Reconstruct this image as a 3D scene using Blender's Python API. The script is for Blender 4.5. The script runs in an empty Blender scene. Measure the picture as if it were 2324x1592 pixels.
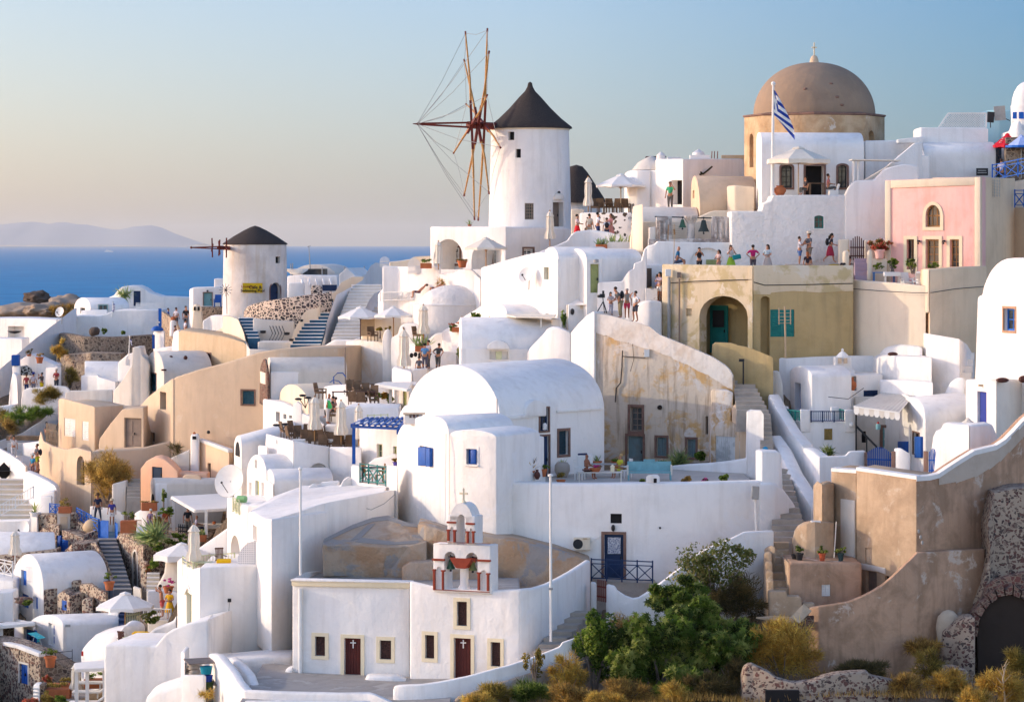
import bpy,bmesh,math,random
from mathutils import Vector,Matrix,noise as mnoise
random.seed(7)
SC=bpy.context.scene
COL=SC.collection
F=7000.0
CU,CV=1162.0,552.0
cd=bpy.data.cameras.new('camera');cam=bpy.data.objects.new('camera',cd);COL.objects.link(cam)
cd.sensor_width=36;cd.lens=F/2324*36;cd.shift_y=-(796-552)/2324.0
cd.clip_start=1;cd.clip_end=300000
cam.location=(0,0,0);cam.rotation_euler=(math.pi/2,0,0)
SC.camera=cam
SUN_EL=math.radians(15.0)
SUN_AZ=math.radians(10.0)
world=bpy.data.worlds.new('World');SC.world=world;world.use_nodes=True
wn=world.node_tree
bg=wn.nodes['Background']
sky=wn.nodes.new('ShaderNodeTexSky');sky.sky_type='NISHITA';sky.sun_disc=False
sky.sun_elevation=SUN_EL;sky.sun_rotation=math.radians(-90)+SUN_AZ
sky.altitude=100;sky.air_density=1.0;sky.dust_density=.85;sky.ozone_density=4.0
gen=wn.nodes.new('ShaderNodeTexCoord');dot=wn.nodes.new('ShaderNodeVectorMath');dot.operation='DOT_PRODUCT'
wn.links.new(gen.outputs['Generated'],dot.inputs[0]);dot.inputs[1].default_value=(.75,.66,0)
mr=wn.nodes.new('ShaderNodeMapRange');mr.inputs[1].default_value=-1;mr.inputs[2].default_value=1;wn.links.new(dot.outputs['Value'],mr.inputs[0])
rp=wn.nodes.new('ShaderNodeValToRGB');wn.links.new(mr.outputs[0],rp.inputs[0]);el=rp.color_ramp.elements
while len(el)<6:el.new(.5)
for e_,(p_,c_)in zip(el,((0.,(3.36,2.44,2.12)),(.66,(3.36,2.44,2.12)),(.763,(1.40,1.15,1.16)),(.83,(1.12,1.05,1.2)),(.8875,(.46,.67,.95)),(1.,(.42,.65,.95)))):e_.position=p_;e_.color=(*c_,1)  # added boost: sky outside the view brightened and warmed to fill shaded walls
sky_fill=wn.nodes.new('ShaderNodeMix');sky_fill.data_type='RGBA';sky_fill.blend_type='MULTIPLY';sky_fill.inputs[0].default_value=1
wn.links.new(sky.outputs[0],sky_fill.inputs[6]);wn.links.new(rp.outputs[0],sky_fill.inputs[7]);wn.links.new(sky_fill.outputs[2],bg.inputs[0])
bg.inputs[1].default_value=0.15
sd=bpy.data.lights.new('sun','SUN');sd.energy=2.0;sd.angle=math.radians(0.5);sd.color=(1.0,0.84,0.60)
sun=bpy.data.objects.new('sun',sd);COL.objects.link(sun)
sdir=Vector((-math.cos(SUN_AZ)*math.cos(SUN_EL),math.sin(SUN_AZ)*math.cos(SUN_EL),math.sin(SUN_EL)))
sun.rotation_euler=sdir.to_track_quat('Z','Y').to_euler()
SC.view_settings.view_transform='Standard';SC.view_settings.look='None'
SC.view_settings.gamma=1.0;SC.view_settings.exposure=0.3;SC.view_settings.use_curve_mapping=False
SC.render.engine='CYCLES'
SC.cycles.use_denoising=True
SC.cycles.max_bounces=7;SC.cycles.diffuse_bounces=5;SC.cycles.transparent_max_bounces=8
SC.cycles.volume_bounces=0
def X(u,Y):return(u-CU)*Y/F
def Z(v,Y):return(CV-v)*Y/F
def P(u,v,Y):return Vector((X(u,Y),Y,Z(v,Y)))
def lerp(a,b,t):return a+(b-a)*t
LOC={}
def thing(name,label,cat,loc,group=None,rz=0,kind=None):
 o=bpy.data.objects.new(name,None);COL.objects.link(o)
 o.empty_display_size=.2
 o.location=loc;o.rotation_euler=(0,0,rz);LOC[o]=Vector(loc)
 tag(o,label,cat,group,kind)
 return o
def tag(o,label=None,cat=None,group=None,kind=None):
 if label:o['label']=label
 if cat:o['category']=cat
 if group:o['group']=group
 if kind:o['kind']=kind
def dup(o,loc=None,rz=None,label=None,group=None,parent=None,scale=None):
 c=o.copy();COL.objects.link(c)
 if parent is not None:c.parent=parent
 for ch in list(o.children):dup(ch,parent=c)
 if loc is not None:c.location=loc
 if rz is not None:c.rotation_euler=(0,0,rz)
 if scale is not None:c.scale=(scale,)*3
 if label:c['label']=label
 if group:c['group']=group
 return c
class G:
 """collects shapes into one mesh"""
 def __init__(s,M=None):
  s.v=[];s.f=[];s.mi=[];s.M=M
 def add(s,vs,fs,mi=0):
  n=len(s.v)
  s.v+=[s.M@Vector(p)if s.M else Vector(p)for p in vs]
  s.f+=[tuple(n+i for i in f)for f in fs];s.mi+=[mi]*len(fs)
  return s
 def box(s,c,d,rz=0,mi=0,rx=0,ry=0):
  c=Vector(c);R=Matrix.Rotation(rz,3,'Z')@Matrix.Rotation(ry,3,'Y')@Matrix.Rotation(rx,3,'X')
  vs=[c+R@Vector((sx*d[0]/2,sy*d[1]/2,sz*d[2]/2))for sx,sy,sz in((-1,-1,-1),(1,-1,-1),(1,1,-1),(-1,1,-1),(-1,-1,1),(1,-1,1),(1,1,1),(-1,1,1))]
  return s.add(vs,[(3,2,1,0),(4,5,6,7),(0,1,5,4),(1,2,6,5),(2,3,7,6),(3,0,4,7)],mi)
 def bar(s,a,b,w,h=None,mi=0):
  a=Vector(a);b=Vector(b);h=h or w;d=b-a
  if d.length<1e-6:return s
  t=d.normalized();up=Vector((0,0,1))if abs(t.z)<.95 else Vector((0,1,0))
  n=t.cross(up).normalized()*(w/2);q=n.cross(t).normalized()*(h/2)
  vs=[a-n-q,a+n-q,a+n+q,a-n+q,b-n-q,b+n-q,b+n+q,b-n+q]
  return s.add(vs,[(0,1,2,3),(7,6,5,4),(0,4,5,1),(1,5,6,2),(2,6,7,3),(3,7,4,0)],mi)
 def tube(s,pts,r,n=6,mi=0):
  pts=[Vector(p)for p in pts];rs=r if isinstance(r,(list,tuple))else[r]*len(pts)
  vs=[];fs=[]
  for i,p in enumerate(pts):
   t=(pts[min(i+1,len(pts)-1)]-pts[max(i-1,0)]).normalized()
   up=Vector((0,0,1))if abs(t.z)<.9 else Vector((1,0,0))
   a=t.cross(up).normalized();b=a.cross(t)
   for k in range(n):
    q=2*math.pi*k/n
    vs.append(p+(a*math.cos(q)+b*math.sin(q))*rs[i])
  for i in range(len(pts)-1):
   for k in range(n):
    k2=(k+1)%n
    fs.append((i*n+k,i*n+k2,(i+1)*n+k2,(i+1)*n+k))
  fs.append(tuple(range(n-1,-1,-1)));fs.append(tuple((len(pts)-1)*n+k for k in range(n)))
  return s.add(vs,fs,mi)
 def lathe(s,c,prof,n=24,mi=0,flute=0,ph=0,sx=1,sy=1):
  c=Vector(c);vs=[];fs=[]
  for r,z in prof:
   for k in range(n):
    q=ph+2*math.pi*k/n
    rr=r*(1+(flute if k%2 else-flute))
    vs.append(c+Vector((rr*math.cos(q)*sx,rr*math.sin(q)*sy,z)))
  for i in range(len(prof)-1):
   for k in range(n):
    k2=(k+1)%n
    fs.append((i*n+k,i*n+k2,(i+1)*n+k2,(i+1)*n+k))
  fs.append(tuple(range(n-1,-1,-1)));fs.append(tuple((len(prof)-1)*n+k for k in range(n)))
  return s.add(vs,fs,mi)
 def ball(s,c,r,n=8,m=5,mi=0):
  c=Vector(c);r=Vector(r)if not isinstance(r,(int,float))else Vector((r,r,r))
  vs=[c+Vector((0,0,-r.z))];fs=[]
  for i in range(1,m):
   a=math.pi*i/m-math.pi/2
   for k in range(n):
    q=2*math.pi*k/n
    vs.append(c+Vector((r.x*math.cos(a)*math.cos(q),r.y*math.cos(a)*math.sin(q),r.z*math.sin(a))))
  vs.append(c+Vector((0,0,r.z)));e=len(vs)-1
  for k in range(n):
   k2=(k+1)%n
   fs.append((0,1+k2,1+k))
   for i in range(m-2):
    fs.append((1+i*n+k,1+i*n+k2,1+(i+1)*n+k2,1+(i+1)*n+k))
   fs.append((e,1+(m-2)*n+k,1+(m-2)*n+k2))
  return s.add(vs,fs,mi)
 def extrude(s,poly,off,mi=0):
  """closed outline of 3-D points swept by a vector"""
  n=len(poly);a=[Vector(p)for p in poly];b=[p+Vector(off)for p in a]
  fs=[tuple(range(n-1,-1,-1)),tuple(range(n,2*n))]
  fs+=[(i,(i+1)%n,n+(i+1)%n,n+i)for i in range(n)]
  return s.add(a+b,fs,mi)
 def to(s,name,mat,parent=None,bevel=0,smooth=None,label=None,seg=2):
  me=bpy.data.meshes.new(name)
  off=Vector((0,0,0));r=parent
  while r is not None:
   if r in LOC:off=LOC[r]
   r=r.parent
  me.from_pydata([v-off for v in s.v],[],s.f)
  me.update()
  bm=bmesh.new();bm.from_mesh(me)
  bmesh.ops.recalc_face_normals(bm,faces=bm.faces)
  if bevel:
   es=[e for e in bm.edges if len(e.link_faces)==2 and e.calc_face_angle(0)>.5]
   bmesh.ops.bevel(bm,geom=es,offset=bevel,segments=seg,affect='EDGES',profile=.5,clamp_overlap=True)
  bm.to_mesh(me);bm.free()
  mats=mat if isinstance(mat,(list,tuple))else[mat]
  for m in mats:me.materials.append(m)
  if len(mats)>1:
   for p,i in zip(me.polygons,s.mi):p.material_index=i
  if smooth is not None:
   me.polygons.foreach_set('use_smooth',[True]*len(me.polygons))
   me.set_sharp_from_angle(angle=math.radians(smooth))
  o=bpy.data.objects.new(name,me);COL.objects.link(o)
  if parent is not None:o.parent=parent
  if label:o['label']=label
  return o
def new_mat(name,rough=.85):
 m=bpy.data.materials.new(name);m.use_nodes=True
 b=m.node_tree.nodes['Principled BSDF'];b.inputs['Roughness'].default_value=rough
 b.inputs['Specular IOR Level'].default_value=.25
 return m,m.node_tree,b
def N(nt,t,**kw):
 n=nt.nodes.new(t)
 for k,v in kw.items():
  if k.startswith('i_'):n.inputs[k[2:].replace('_',' ')].default_value=v
  else:setattr(n,k,v)
 return n
def ramp(nt,src,stops):
 r=nt.nodes.new('ShaderNodeValToRGB');e=r.color_ramp.elements
 while len(e)<len(stops):e.new(.5)
 for el,(p,c)in zip(e,stops):
  el.position=p;el.color=(c,c,c,1)if isinstance(c,(int,float))else(*c,1)
 nt.links.new(src,r.inputs[0]);return r.outputs[0]
def mixc(nt,fac,a,b):
 m=nt.nodes.new('ShaderNodeMix');m.data_type='RGBA'
 for s,k in((fac,0),(a,6),(b,7)):
  if isinstance(s,bpy.types.NodeSocket):nt.links.new(s,m.inputs[k])
  else:m.inputs[k].default_value=s if k==0 else(*s,1)
 return m.outputs[2]
def coords(nt,scale=(1,1,1)):
 t=nt.nodes.new('ShaderNodeTexCoord');mp=nt.nodes.new('ShaderNodeMapping')
 mp.inputs['Scale'].default_value=scale;nt.links.new(t.outputs['Object'],mp.inputs[0]);return mp.outputs[0]
def noise(nt,co,sc,det=6,ro=.6,dist=0):
 n=N(nt,'ShaderNodeTexNoise');n.inputs['Scale'].default_value=sc;n.inputs['Detail'].default_value=det
 n.inputs['Roughness'].default_value=ro;n.inputs['Distortion'].default_value=dist
 nt.links.new(co,n.inputs['Vector']);return n.outputs[0]
def bump(nt,b,h,st=.3,d=.05,prev=None):
 k=N(nt,'ShaderNodeBump');k.inputs['Strength'].default_value=st;k.inputs['Distance'].default_value=d
 nt.links.new(h,k.inputs['Height'])
 if prev:nt.links.new(prev,k.inputs['Normal'])
 nt.links.new(k.outputs[0],b.inputs['Normal']);return k.outputs[0]
def plaster(name,base,dirt,amt=.5,sc=.5,lo=.45,hi=.75,streak=None,samt=.4,bst=.35,bd=.05,patch=None,plo=.55,phi=.6,psc=.7):
 m,nt,b=new_mat(name,.9);co=coords(nt)
 c=mixc(nt,ramp(nt,noise(nt,co,sc,8,.65,.3),[(lo,0.),(hi,amt)]),base,dirt)
 if streak:
  c=mixc(nt,ramp(nt,noise(nt,coords(nt,(2.2,2.2,.22)),1.0,6,.6),[(.5,0.),(.72,samt)]),c,streak)
 if patch:
  c=mixc(nt,ramp(nt,noise(nt,co,psc,9,.7,.4),[(plo,0.),(phi,1.)]),c,patch)
 nt.links.new(c,b.inputs['Base Color'])
 k=bump(nt,b,noise(nt,co,1.3,5,.55),bst,bd*3)
 bump(nt,b,noise(nt,co,9,6,.7),bst,bd*.6,k)
 return m
def paint(name,col,rough=.55,var=.12):
 m,nt,b=new_mat(name,rough)
 d=tuple(max(0,c*(1-var*2))for c in col)
 nt.links.new(mixc(nt,ramp(nt,noise(nt,coords(nt),3,6,.7),[(.35,0.),(.7,1.)]),col,d),b.inputs['Base Color'])
 return m
CM={}
def C(r,g,b,rough=.75):
 k=(round(r,3),round(g,3),round(b,3))
 if k not in CM:CM[k]=paint('colour',k,rough)
 return CM[k]
def stone(name,mortar,cols,sc=2.6,gap=.06,drop=0.,bst=.8,warp=.12,stretch=(1,1,1.25),blob=0):
 m,nt,b=new_mat(name,.92);co=coords(nt,stretch)
 nz=N(nt,'ShaderNodeTexNoise');nz.inputs['Scale'].default_value=2.5;nt.links.new(co,nz.inputs['Vector'])
 add=N(nt,'ShaderNodeVectorMath',operation='MULTIPLY_ADD');nt.links.new(nz.outputs[1],add.inputs[0])
 add.inputs[1].default_value=(warp*3,)*3;nt.links.new(co,add.inputs[2])
 v1=N(nt,'ShaderNodeTexVoronoi',feature='DISTANCE_TO_EDGE');v2=N(nt,'ShaderNodeTexVoronoi',feature='F1')
 for v in(v1,v2):v.inputs['Scale'].default_value=sc;nt.links.new(add.outputs[0],v.inputs['Vector'])
 sp=N(nt,'ShaderNodeSeparateColor');nt.links.new(v2.outputs['Color'],sp.inputs[0])
 stc=ramp(nt,sp.outputs[0],[(i/max(1,len(cols)-1),c)for i,c in enumerate(cols)])
 mask=ramp(nt,v1.outputs[0],[(gap,0.),(gap+.05,1.)])
 if blob:
  th=N(nt,'ShaderNodeMath',operation='MULTIPLY_ADD');nt.links.new(sp.outputs[2],th.inputs[0]);th.inputs[1].default_value=blob*.7;th.inputs[2].default_value=blob*.5
  df=N(nt,'ShaderNodeMath',operation='SUBTRACT');nt.links.new(th.outputs[0],df.inputs[0]);nt.links.new(v2.outputs['Distance'],df.inputs[1])
  mask=ramp(nt,df.outputs[0],[(0.,0.),(.07,1.)])
 if drop:
  mu=N(nt,'ShaderNodeMath',operation='MULTIPLY');nt.links.new(mask,mu.inputs[0])
  nt.links.new(ramp(nt,sp.outputs[1],[(drop,0.),(drop+.02,1.)]),mu.inputs[1]);mask=mu.outputs[0]
 fine=noise(nt,co,14,5,.7)
 mo=mixc(nt,ramp(nt,fine,[(.3,0.),(.8,.5)]),mortar,tuple(c*.7 for c in mortar))
 c=mixc(nt,mask,mo,stc)
 nt.links.new(c,b.inputs['Base Color'])
 k=bump(nt,b,mask,bst*.6,.06)
 bump(nt,b,fine,bst*.5,.05,k)
 return m
WHITE=plaster('whitewash',(.83,.795,.75),(.66,.62,.58),.75,.35,streak=(.62,.57,.51),samt=.45,bst=.5,patch=(.77,.745,.72),plo=.58,phi=.61,psc=.3)
WHITE2=plaster('whitewash_rough',(.81,.77,.72),(.63,.60,.56),.55,1.2,streak=(.62,.58,.53),samt=.3,bst=.8,bd=.09)
CREAM=plaster('cream_plaster',(.74,.63,.48),(.60,.50,.38),.5,.5,streak=(.55,.44,.32),samt=.35)
PALE=plaster('pale_plaster',(.70,.64,.56),(.55,.49,.42),.6,.5,streak=(.48,.42,.35),samt=.4)
BEIGE=plaster('beige_plaster',(.64,.48,.33),(.50,.37,.25),.6,.4,streak=(.50,.37,.25),samt=.5,patch=(.66,.53,.40),plo=.60,phi=.70)
WARMTAN=plaster('warm_tan_plaster',(.80,.59,.39),(.62,.44,.28),.7,.5,streak=(.6,.42,.26),samt=.4)
TAN=plaster('tan_plaster',(.56,.42,.27),(.42,.30,.18),.7,.5,streak=(.38,.27,.16),samt=.55)
PEACH=plaster('peach_plaster',(.78,.46,.30),(.62,.40,.29),.6,.8,streak=(.55,.36,.26),samt=.3)
APRICOT=plaster('apricot_plaster',(.80,.56,.36),(.66,.45,.30),.5,.6,streak=(.6,.42,.3),samt=.3)
PINK=plaster('pink_plaster',(.84,.50,.44),(.76,.38,.31),.7,.8,lo=.5,hi=.7,streak=(.70,.33,.24),samt=.4)
OCHRE=plaster('weathered_ochre_plaster',(.62,.52,.41),(.58,.36,.15),.95,.45,lo=.5,hi=.58,streak=(.24,.16,.10),samt=.9,patch=(.62,.56,.50),plo=.55,phi=.60,psc=.5,bst=.7)
OLIVE=plaster('olive_plaster',(.47,.345,.165),(.34,.25,.11),.8,.6,streak=(.28,.22,.12),samt=.5,bst=.5)
OLIVE2=plaster('flaking_olive_plaster',(.64,.53,.37),(.48,.38,.20),.9,.6,lo=.48,hi=.56,streak=(.5,.4,.25),samt=.4,patch=(.66,.58,.46),plo=.56,phi=.6)
CEMENT=plaster('grey_brown_cement',(.47,.34,.225),(.34,.24,.155),.9,.6,lo=.42,hi=.6,streak=(.34,.24,.15),samt=.65,patch=(.50,.40,.30),plo=.58,phi=.66,bst=.6)
CEMENT2=plaster('stained_cement',(.50,.31,.20),(.34,.21,.13),.95,.6,lo=.42,hi=.56,streak=(.28,.17,.10),samt=.75,patch=(.54,.42,.33),plo=.57,phi=.62,bst=.8)
ROCK=plaster('ochre_rock',(.45,.35,.25),(.30,.22,.15),.9,.6,streak=(.4,.27,.15),samt=.6,patch=(.36,.33,.30),plo=.56,phi=.62,bst=1.,bd=.12)
FLOOR=plaster('terrace_floor',(.50,.45,.39),(.36,.32,.28),.7,.7)
GREYFLOOR=plaster('grey_cement_floor',(.34,.31,.28),(.22,.20,.18),.8,.8,patch=(.40,.37,.34))
STEPSTONE=plaster('worn_step_stone',(.42,.36,.30),(.28,.24,.20),.8,1.2,bst=.6)
EARTH=plaster('dry_earth',(.24,.17,.11),(.15,.11,.07),.8,.5,patch=(.33,.25,.17),bst=1.,bd=.15)
LAVASTONE=stone('lava_rubble',(.50,.39,.28),[(.05,.04,.04),(.13,.09,.07),(.22,.10,.07),(.10,.08,.07)],5.2,.075,blob=.62)
DARKSTONE=stone('dark_field_stone',(.34,.27,.20),[(.06,.045,.04),(.15,.11,.08),(.26,.19,.14),(.09,.07,.06)],3.6,.05)
ROUGHSTONE=stone('brown_field_stone',(.52,.40,.28),[(.20,.13,.09),(.38,.27,.18),(.10,.07,.06),(.46,.35,.25)],3.8,.04)
PEBBLEWALL=stone('black_stones_in_mortar',(.66,.53,.42),[(.03,.03,.03),(.08,.06,.06),(.05,.04,.05)],3.4,.085,bst=.7)
SPOTWALL=stone('white_wall_with_black_stones',(.78,.74,.69),[(.04,.035,.03),(.12,.08,.05),(.05,.05,.05)],2.6,.10,.45,blob=.55)
RUINSTONE=stone('ruin_rubble',(.40,.31,.23),[(.045,.035,.035),(.16,.075,.06),(.09,.07,.06),(.28,.20,.15)],5.0,.07,blob=.58,warp=.2)
BRICKSTONE=stone('red_lava_blocks',(.26,.19,.14),[(.12,.05,.04),(.15,.06,.05),(.07,.05,.045),(.22,.13,.10)],4.2,.05)
BLUE=paint('blue_paint',(.01,.09,.38));COBALT=paint('cobalt_paint',(.015,.14,.55));NAVY=paint('navy_paint',(.012,.035,.10))
STEPBLUE=paint('blue_step_paint',(.02,.10,.19));TEAL=paint('teal_paint',(.015,.20,.18));TURQ=paint('pale_turquoise_paint',(.20,.42,.46))
GREEN=paint('sage_paint',(.34,.37,.14));SAGE=paint('pale_sage_paint',(.62,.64,.40));BROWN=paint('brown_wood',(.09,.03,.022))
REDBROWN=paint('red_brown_paint',(.17,.03,.02));BRICKRED=paint('brick_red_paint',(.30,.045,.02));WOOD=paint('wood',(.36,.19,.07));PALEWOOD=paint('pale_wood',(.52,.38,.24))
GREYWOOD=paint('grey_wood',(.22,.17,.14));OLDBLUE=plaster('peeling_blue_paint',(.16,.24,.26),(.14,.10,.08),.9,1.2,streak=(.10,.14,.15),samt=.7)
WPAINT=paint('white_paint',(.80,.78,.74),.5,.05);YELLOWP=paint('pale_yellow_trim',(.80,.69,.48),.8,.05)
TERRA=paint('terracotta',(.48,.15,.06),.85);CANVAS=paint('cream_canvas',(.78,.70,.58),.9,.06);CANVASW=paint('white_canvas',(.82,.79,.74),.9,.05)
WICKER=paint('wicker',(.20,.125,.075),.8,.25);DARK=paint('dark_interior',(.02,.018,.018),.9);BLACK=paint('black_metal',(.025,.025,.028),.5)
STEEL=paint('grey_metal',(.35,.35,.34),.4);BRONZE=paint('green_bronze',(.05,.13,.08),.5);DKBRONZE=paint('dark_bronze',(.04,.055,.05),.45)
STONETRIM=plaster('brown_stone_trim',(.22,.13,.10),(.12,.07,.055),.8,2.5,bst=.8)
YELLOW=paint('yellow_towel',(.85,.48,.01),.9,.1);POLE=paint('varnished_pole',(.50,.25,.07),.5,.2);DARKRED=paint('dark_red_timber',(.16,.025,.015),.6)
THATCH,nt_,b_=new_mat('thatch',.95)
def _thatch(nt,b):
 co=coords(nt,(6,6,.8));n=noise(nt,co,3,8,.75)
 nt.links.new(ramp(nt,n,[(.3,(.025,.02,.02)),(.55,(.07,.055,.048)),(.8,(.16,.12,.09))]),b.inputs['Base Color']);bump(nt,b,n,1.,.12)
_thatch(nt_,b_)
GLASS,nt_,b_=new_mat('window_glass',.08)
b_.inputs['Base Color'].default_value=(.03,.04,.05,1);b_.inputs['Specular IOR Level'].default_value=.6
nt_.links.new(ramp(nt_,noise(nt_,coords(nt_),1.5,3),[(.4,(.015,.02,.025)),(.65,(.07,.085,.09))]),b_.inputs['Base Color'])
CUTS=[];SKINS=[];CON=[]
class Solid:pass
def vec(p):return P(*p)
class House:
 def __init__(s,name,label,cat,at,group=None):
  s.e=thing(name,label,cat,P(*at),group);s.mats={}
 def mass(s,pts,d,vb,mat=None,name='wall',back=(0,1),bev=.09,wob=.035,label=None,deep=3):
  mat=mat or WHITE
  front=[vec(p)for p in pts]
  S=Solid();S.planes=[(front[i],front[i+1])for i in range(len(front)-1)];S.mat=mat
  zb=min(Z(vb,p.y)for p in front)-.25-deep
  for a,b in zip(pts,pts[1:]):CON.append((a[0],b[0],max(max(a[1],b[1])+3,vb-25),max(a[2],b[2])))
  fr=[front[0]]
  for a,b in zip(front,front[1:]):
   n=max(1,int((b-a).length/1.6))
   for i in range(1,n+1):
    q=a.lerp(b,i/n)
    if i<n:q.z+=random.uniform(-wob,wob);q.y+=random.uniform(-.015,.015)
    fr.append(q)
  bk=Vector((back[0],back[1],0))*d
  n=len(fr);g=G()
  vs=fr+[p+bk for p in fr]+[Vector((p.x,p.y,zb))for p in fr]+[Vector((p.x+bk.x,p.y+bk.y,zb))for p in fr]
  fs=[]
  for i in range(n-1):
   j=i+1
   fs+=[(i,j,n+j,n+i),(2*n+i,3*n+i,3*n+j,2*n+j),(i,2*n+i,2*n+j,j),(n+i,n+j,3*n+j,3*n+i)]
  fs+=[(0,n,3*n,2*n),(n-1,3*n-1,4*n-1,2*n-1)]
  fs[-1]=(n-1,2*n+n-1,3*n+n-1,n+n-1)
  g.add(vs,fs)
  S.obj=g.to(name,mat,s.e,bevel=bev,smooth=50,label=label);S.e=s.e;S.cuts=[]
  return S
 def vault(s,A,B,rise,L,vb,mat=None,name='wall',sweep=None,e=1.0,n=18,bev=.06,label=None):
  mat=mat or WHITE
  A=vec(A);B=vec(B);t=B-A;h=Vector((t.x,t.y,0));w=h.length
  sw=Vector(sweep)if sweep else Vector((-h.y,h.x,0)).normalized()*L
  zb=min(Z(vb,A.y),Z(vb,B.y))-3.25
  prof=[Vector((A.x,A.y,zb)),A.copy()]
  for i in range(1,n):
   q=math.pi*i/n
   c=math.cos(q);k=(1-math.copysign(abs(c)**e,c))/2
   p=A.lerp(B,k);p.z+=rise*math.sin(q)**e;prof.append(p)
  prof+=[B.copy(),Vector((B.x,B.y,zb))]
  S=Solid();S.planes=[(A,B),(B,B+sw),(A+sw,A)];S.mat=mat;S.sw=sw
  S.obj=G().extrude(prof,sw).to(name,mat,s.e,bevel=bev,smooth=40,label=label);S.e=s.e;S.cuts=[]
  return S
 def tower(s,u,Y,rb,rt,vb,vt,mat=None,n=48,name='wall'):
  mat=mat or WHITE
  c=P(u,vb,Y);S=Solid();S.mat=mat;S.e=s.e;S.c=c;S.rb=rb;S.rt=rt;S.h=Z(vt,Y)-c.z;S.planes=[];S.cuts=[]
  S.obj=G().lathe(c,[(rb*1.02,-1),(rb,0),(lerp(rb,rt,.5),S.h*.5),(rt,S.h)],n).to(name,mat,s.e,smooth=35)
  return S
 def slab(s,plane,poly,t0,t1,mat,name,bev=.02,label=None):
  """outline on a wall plane given in picture points, standing t1 proud and t0 deep"""
  F_=Frame(*plane);g=G()
  g.extrude([F_.at(u,v,-t0)for u,v in poly],F_.n*(t1+t0))
  return g.to(name,mat,s.e,bevel=bev,smooth=40,label=label)
 def add(s,g,name,mat,bevel=0,smooth=None,label=None,parent=None):
  return g.to(name,mat,parent or s.e,bevel,smooth,label)
class Frame:
 def __init__(s,a,b):
  s.a=Vector(a);d=Vector(b)-s.a;d.z=0;s.t=d.normalized();s.n=Vector((s.t.y,-s.t.x,0))
 def s_of(s,u):
  k=(u-CU)/F
  return(k*s.a.y-s.a.x)/(s.t.x-k*s.t.y)
 def at(s,u,v,off=0):
  p=s.a+s.t*s.s_of(u);return Vector((p.x,p.y,Z(v,p.y)))+s.n*off
 def mat(s,u0,u1,v1):
  s0,s1=s.s_of(u0),s.s_of(u1);c=s.a+s.t*(s0+s1)/2
  M=Matrix(((s.t.x,-s.n.x,0,c.x),(s.t.y,-s.n.y,0,c.y),(0,0,1,Z(v1,c.y)),(0,0,0,1)))
  return M,abs(s1-s0),c.y
def round_plane(S,u0,u1,v):
 z=Z(v,S.c.y);k=(z-S.c.z)/S.h;r=lerp(S.rb,S.rt,k)
 def pt(u):
  x=X(u,S.c.y-r*.8);dx=max(-r,min(r,x-S.c.x))
  return Vector((x,S.c.y-math.sqrt(max(0,r*r-dx*dx)),z))
 return pt(u0),pt(u1)
def outline(w,h,arch,y,ins=0,n=10):
 w2=w/2-ins
 if not arch:return[(-w2,y,ins),(w2,y,ins),(w2,y,h-ins),(-w2,y,h-ins)]
 r=min(h-ins,w2*arch);zs=h-ins-r
 return[(-w2,y,ins),(w2,y,ins)]+[(w2*math.cos(math.pi*i/n),y,zs+r*math.sin(math.pi*i/n))for i in range(n+1)]
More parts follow.
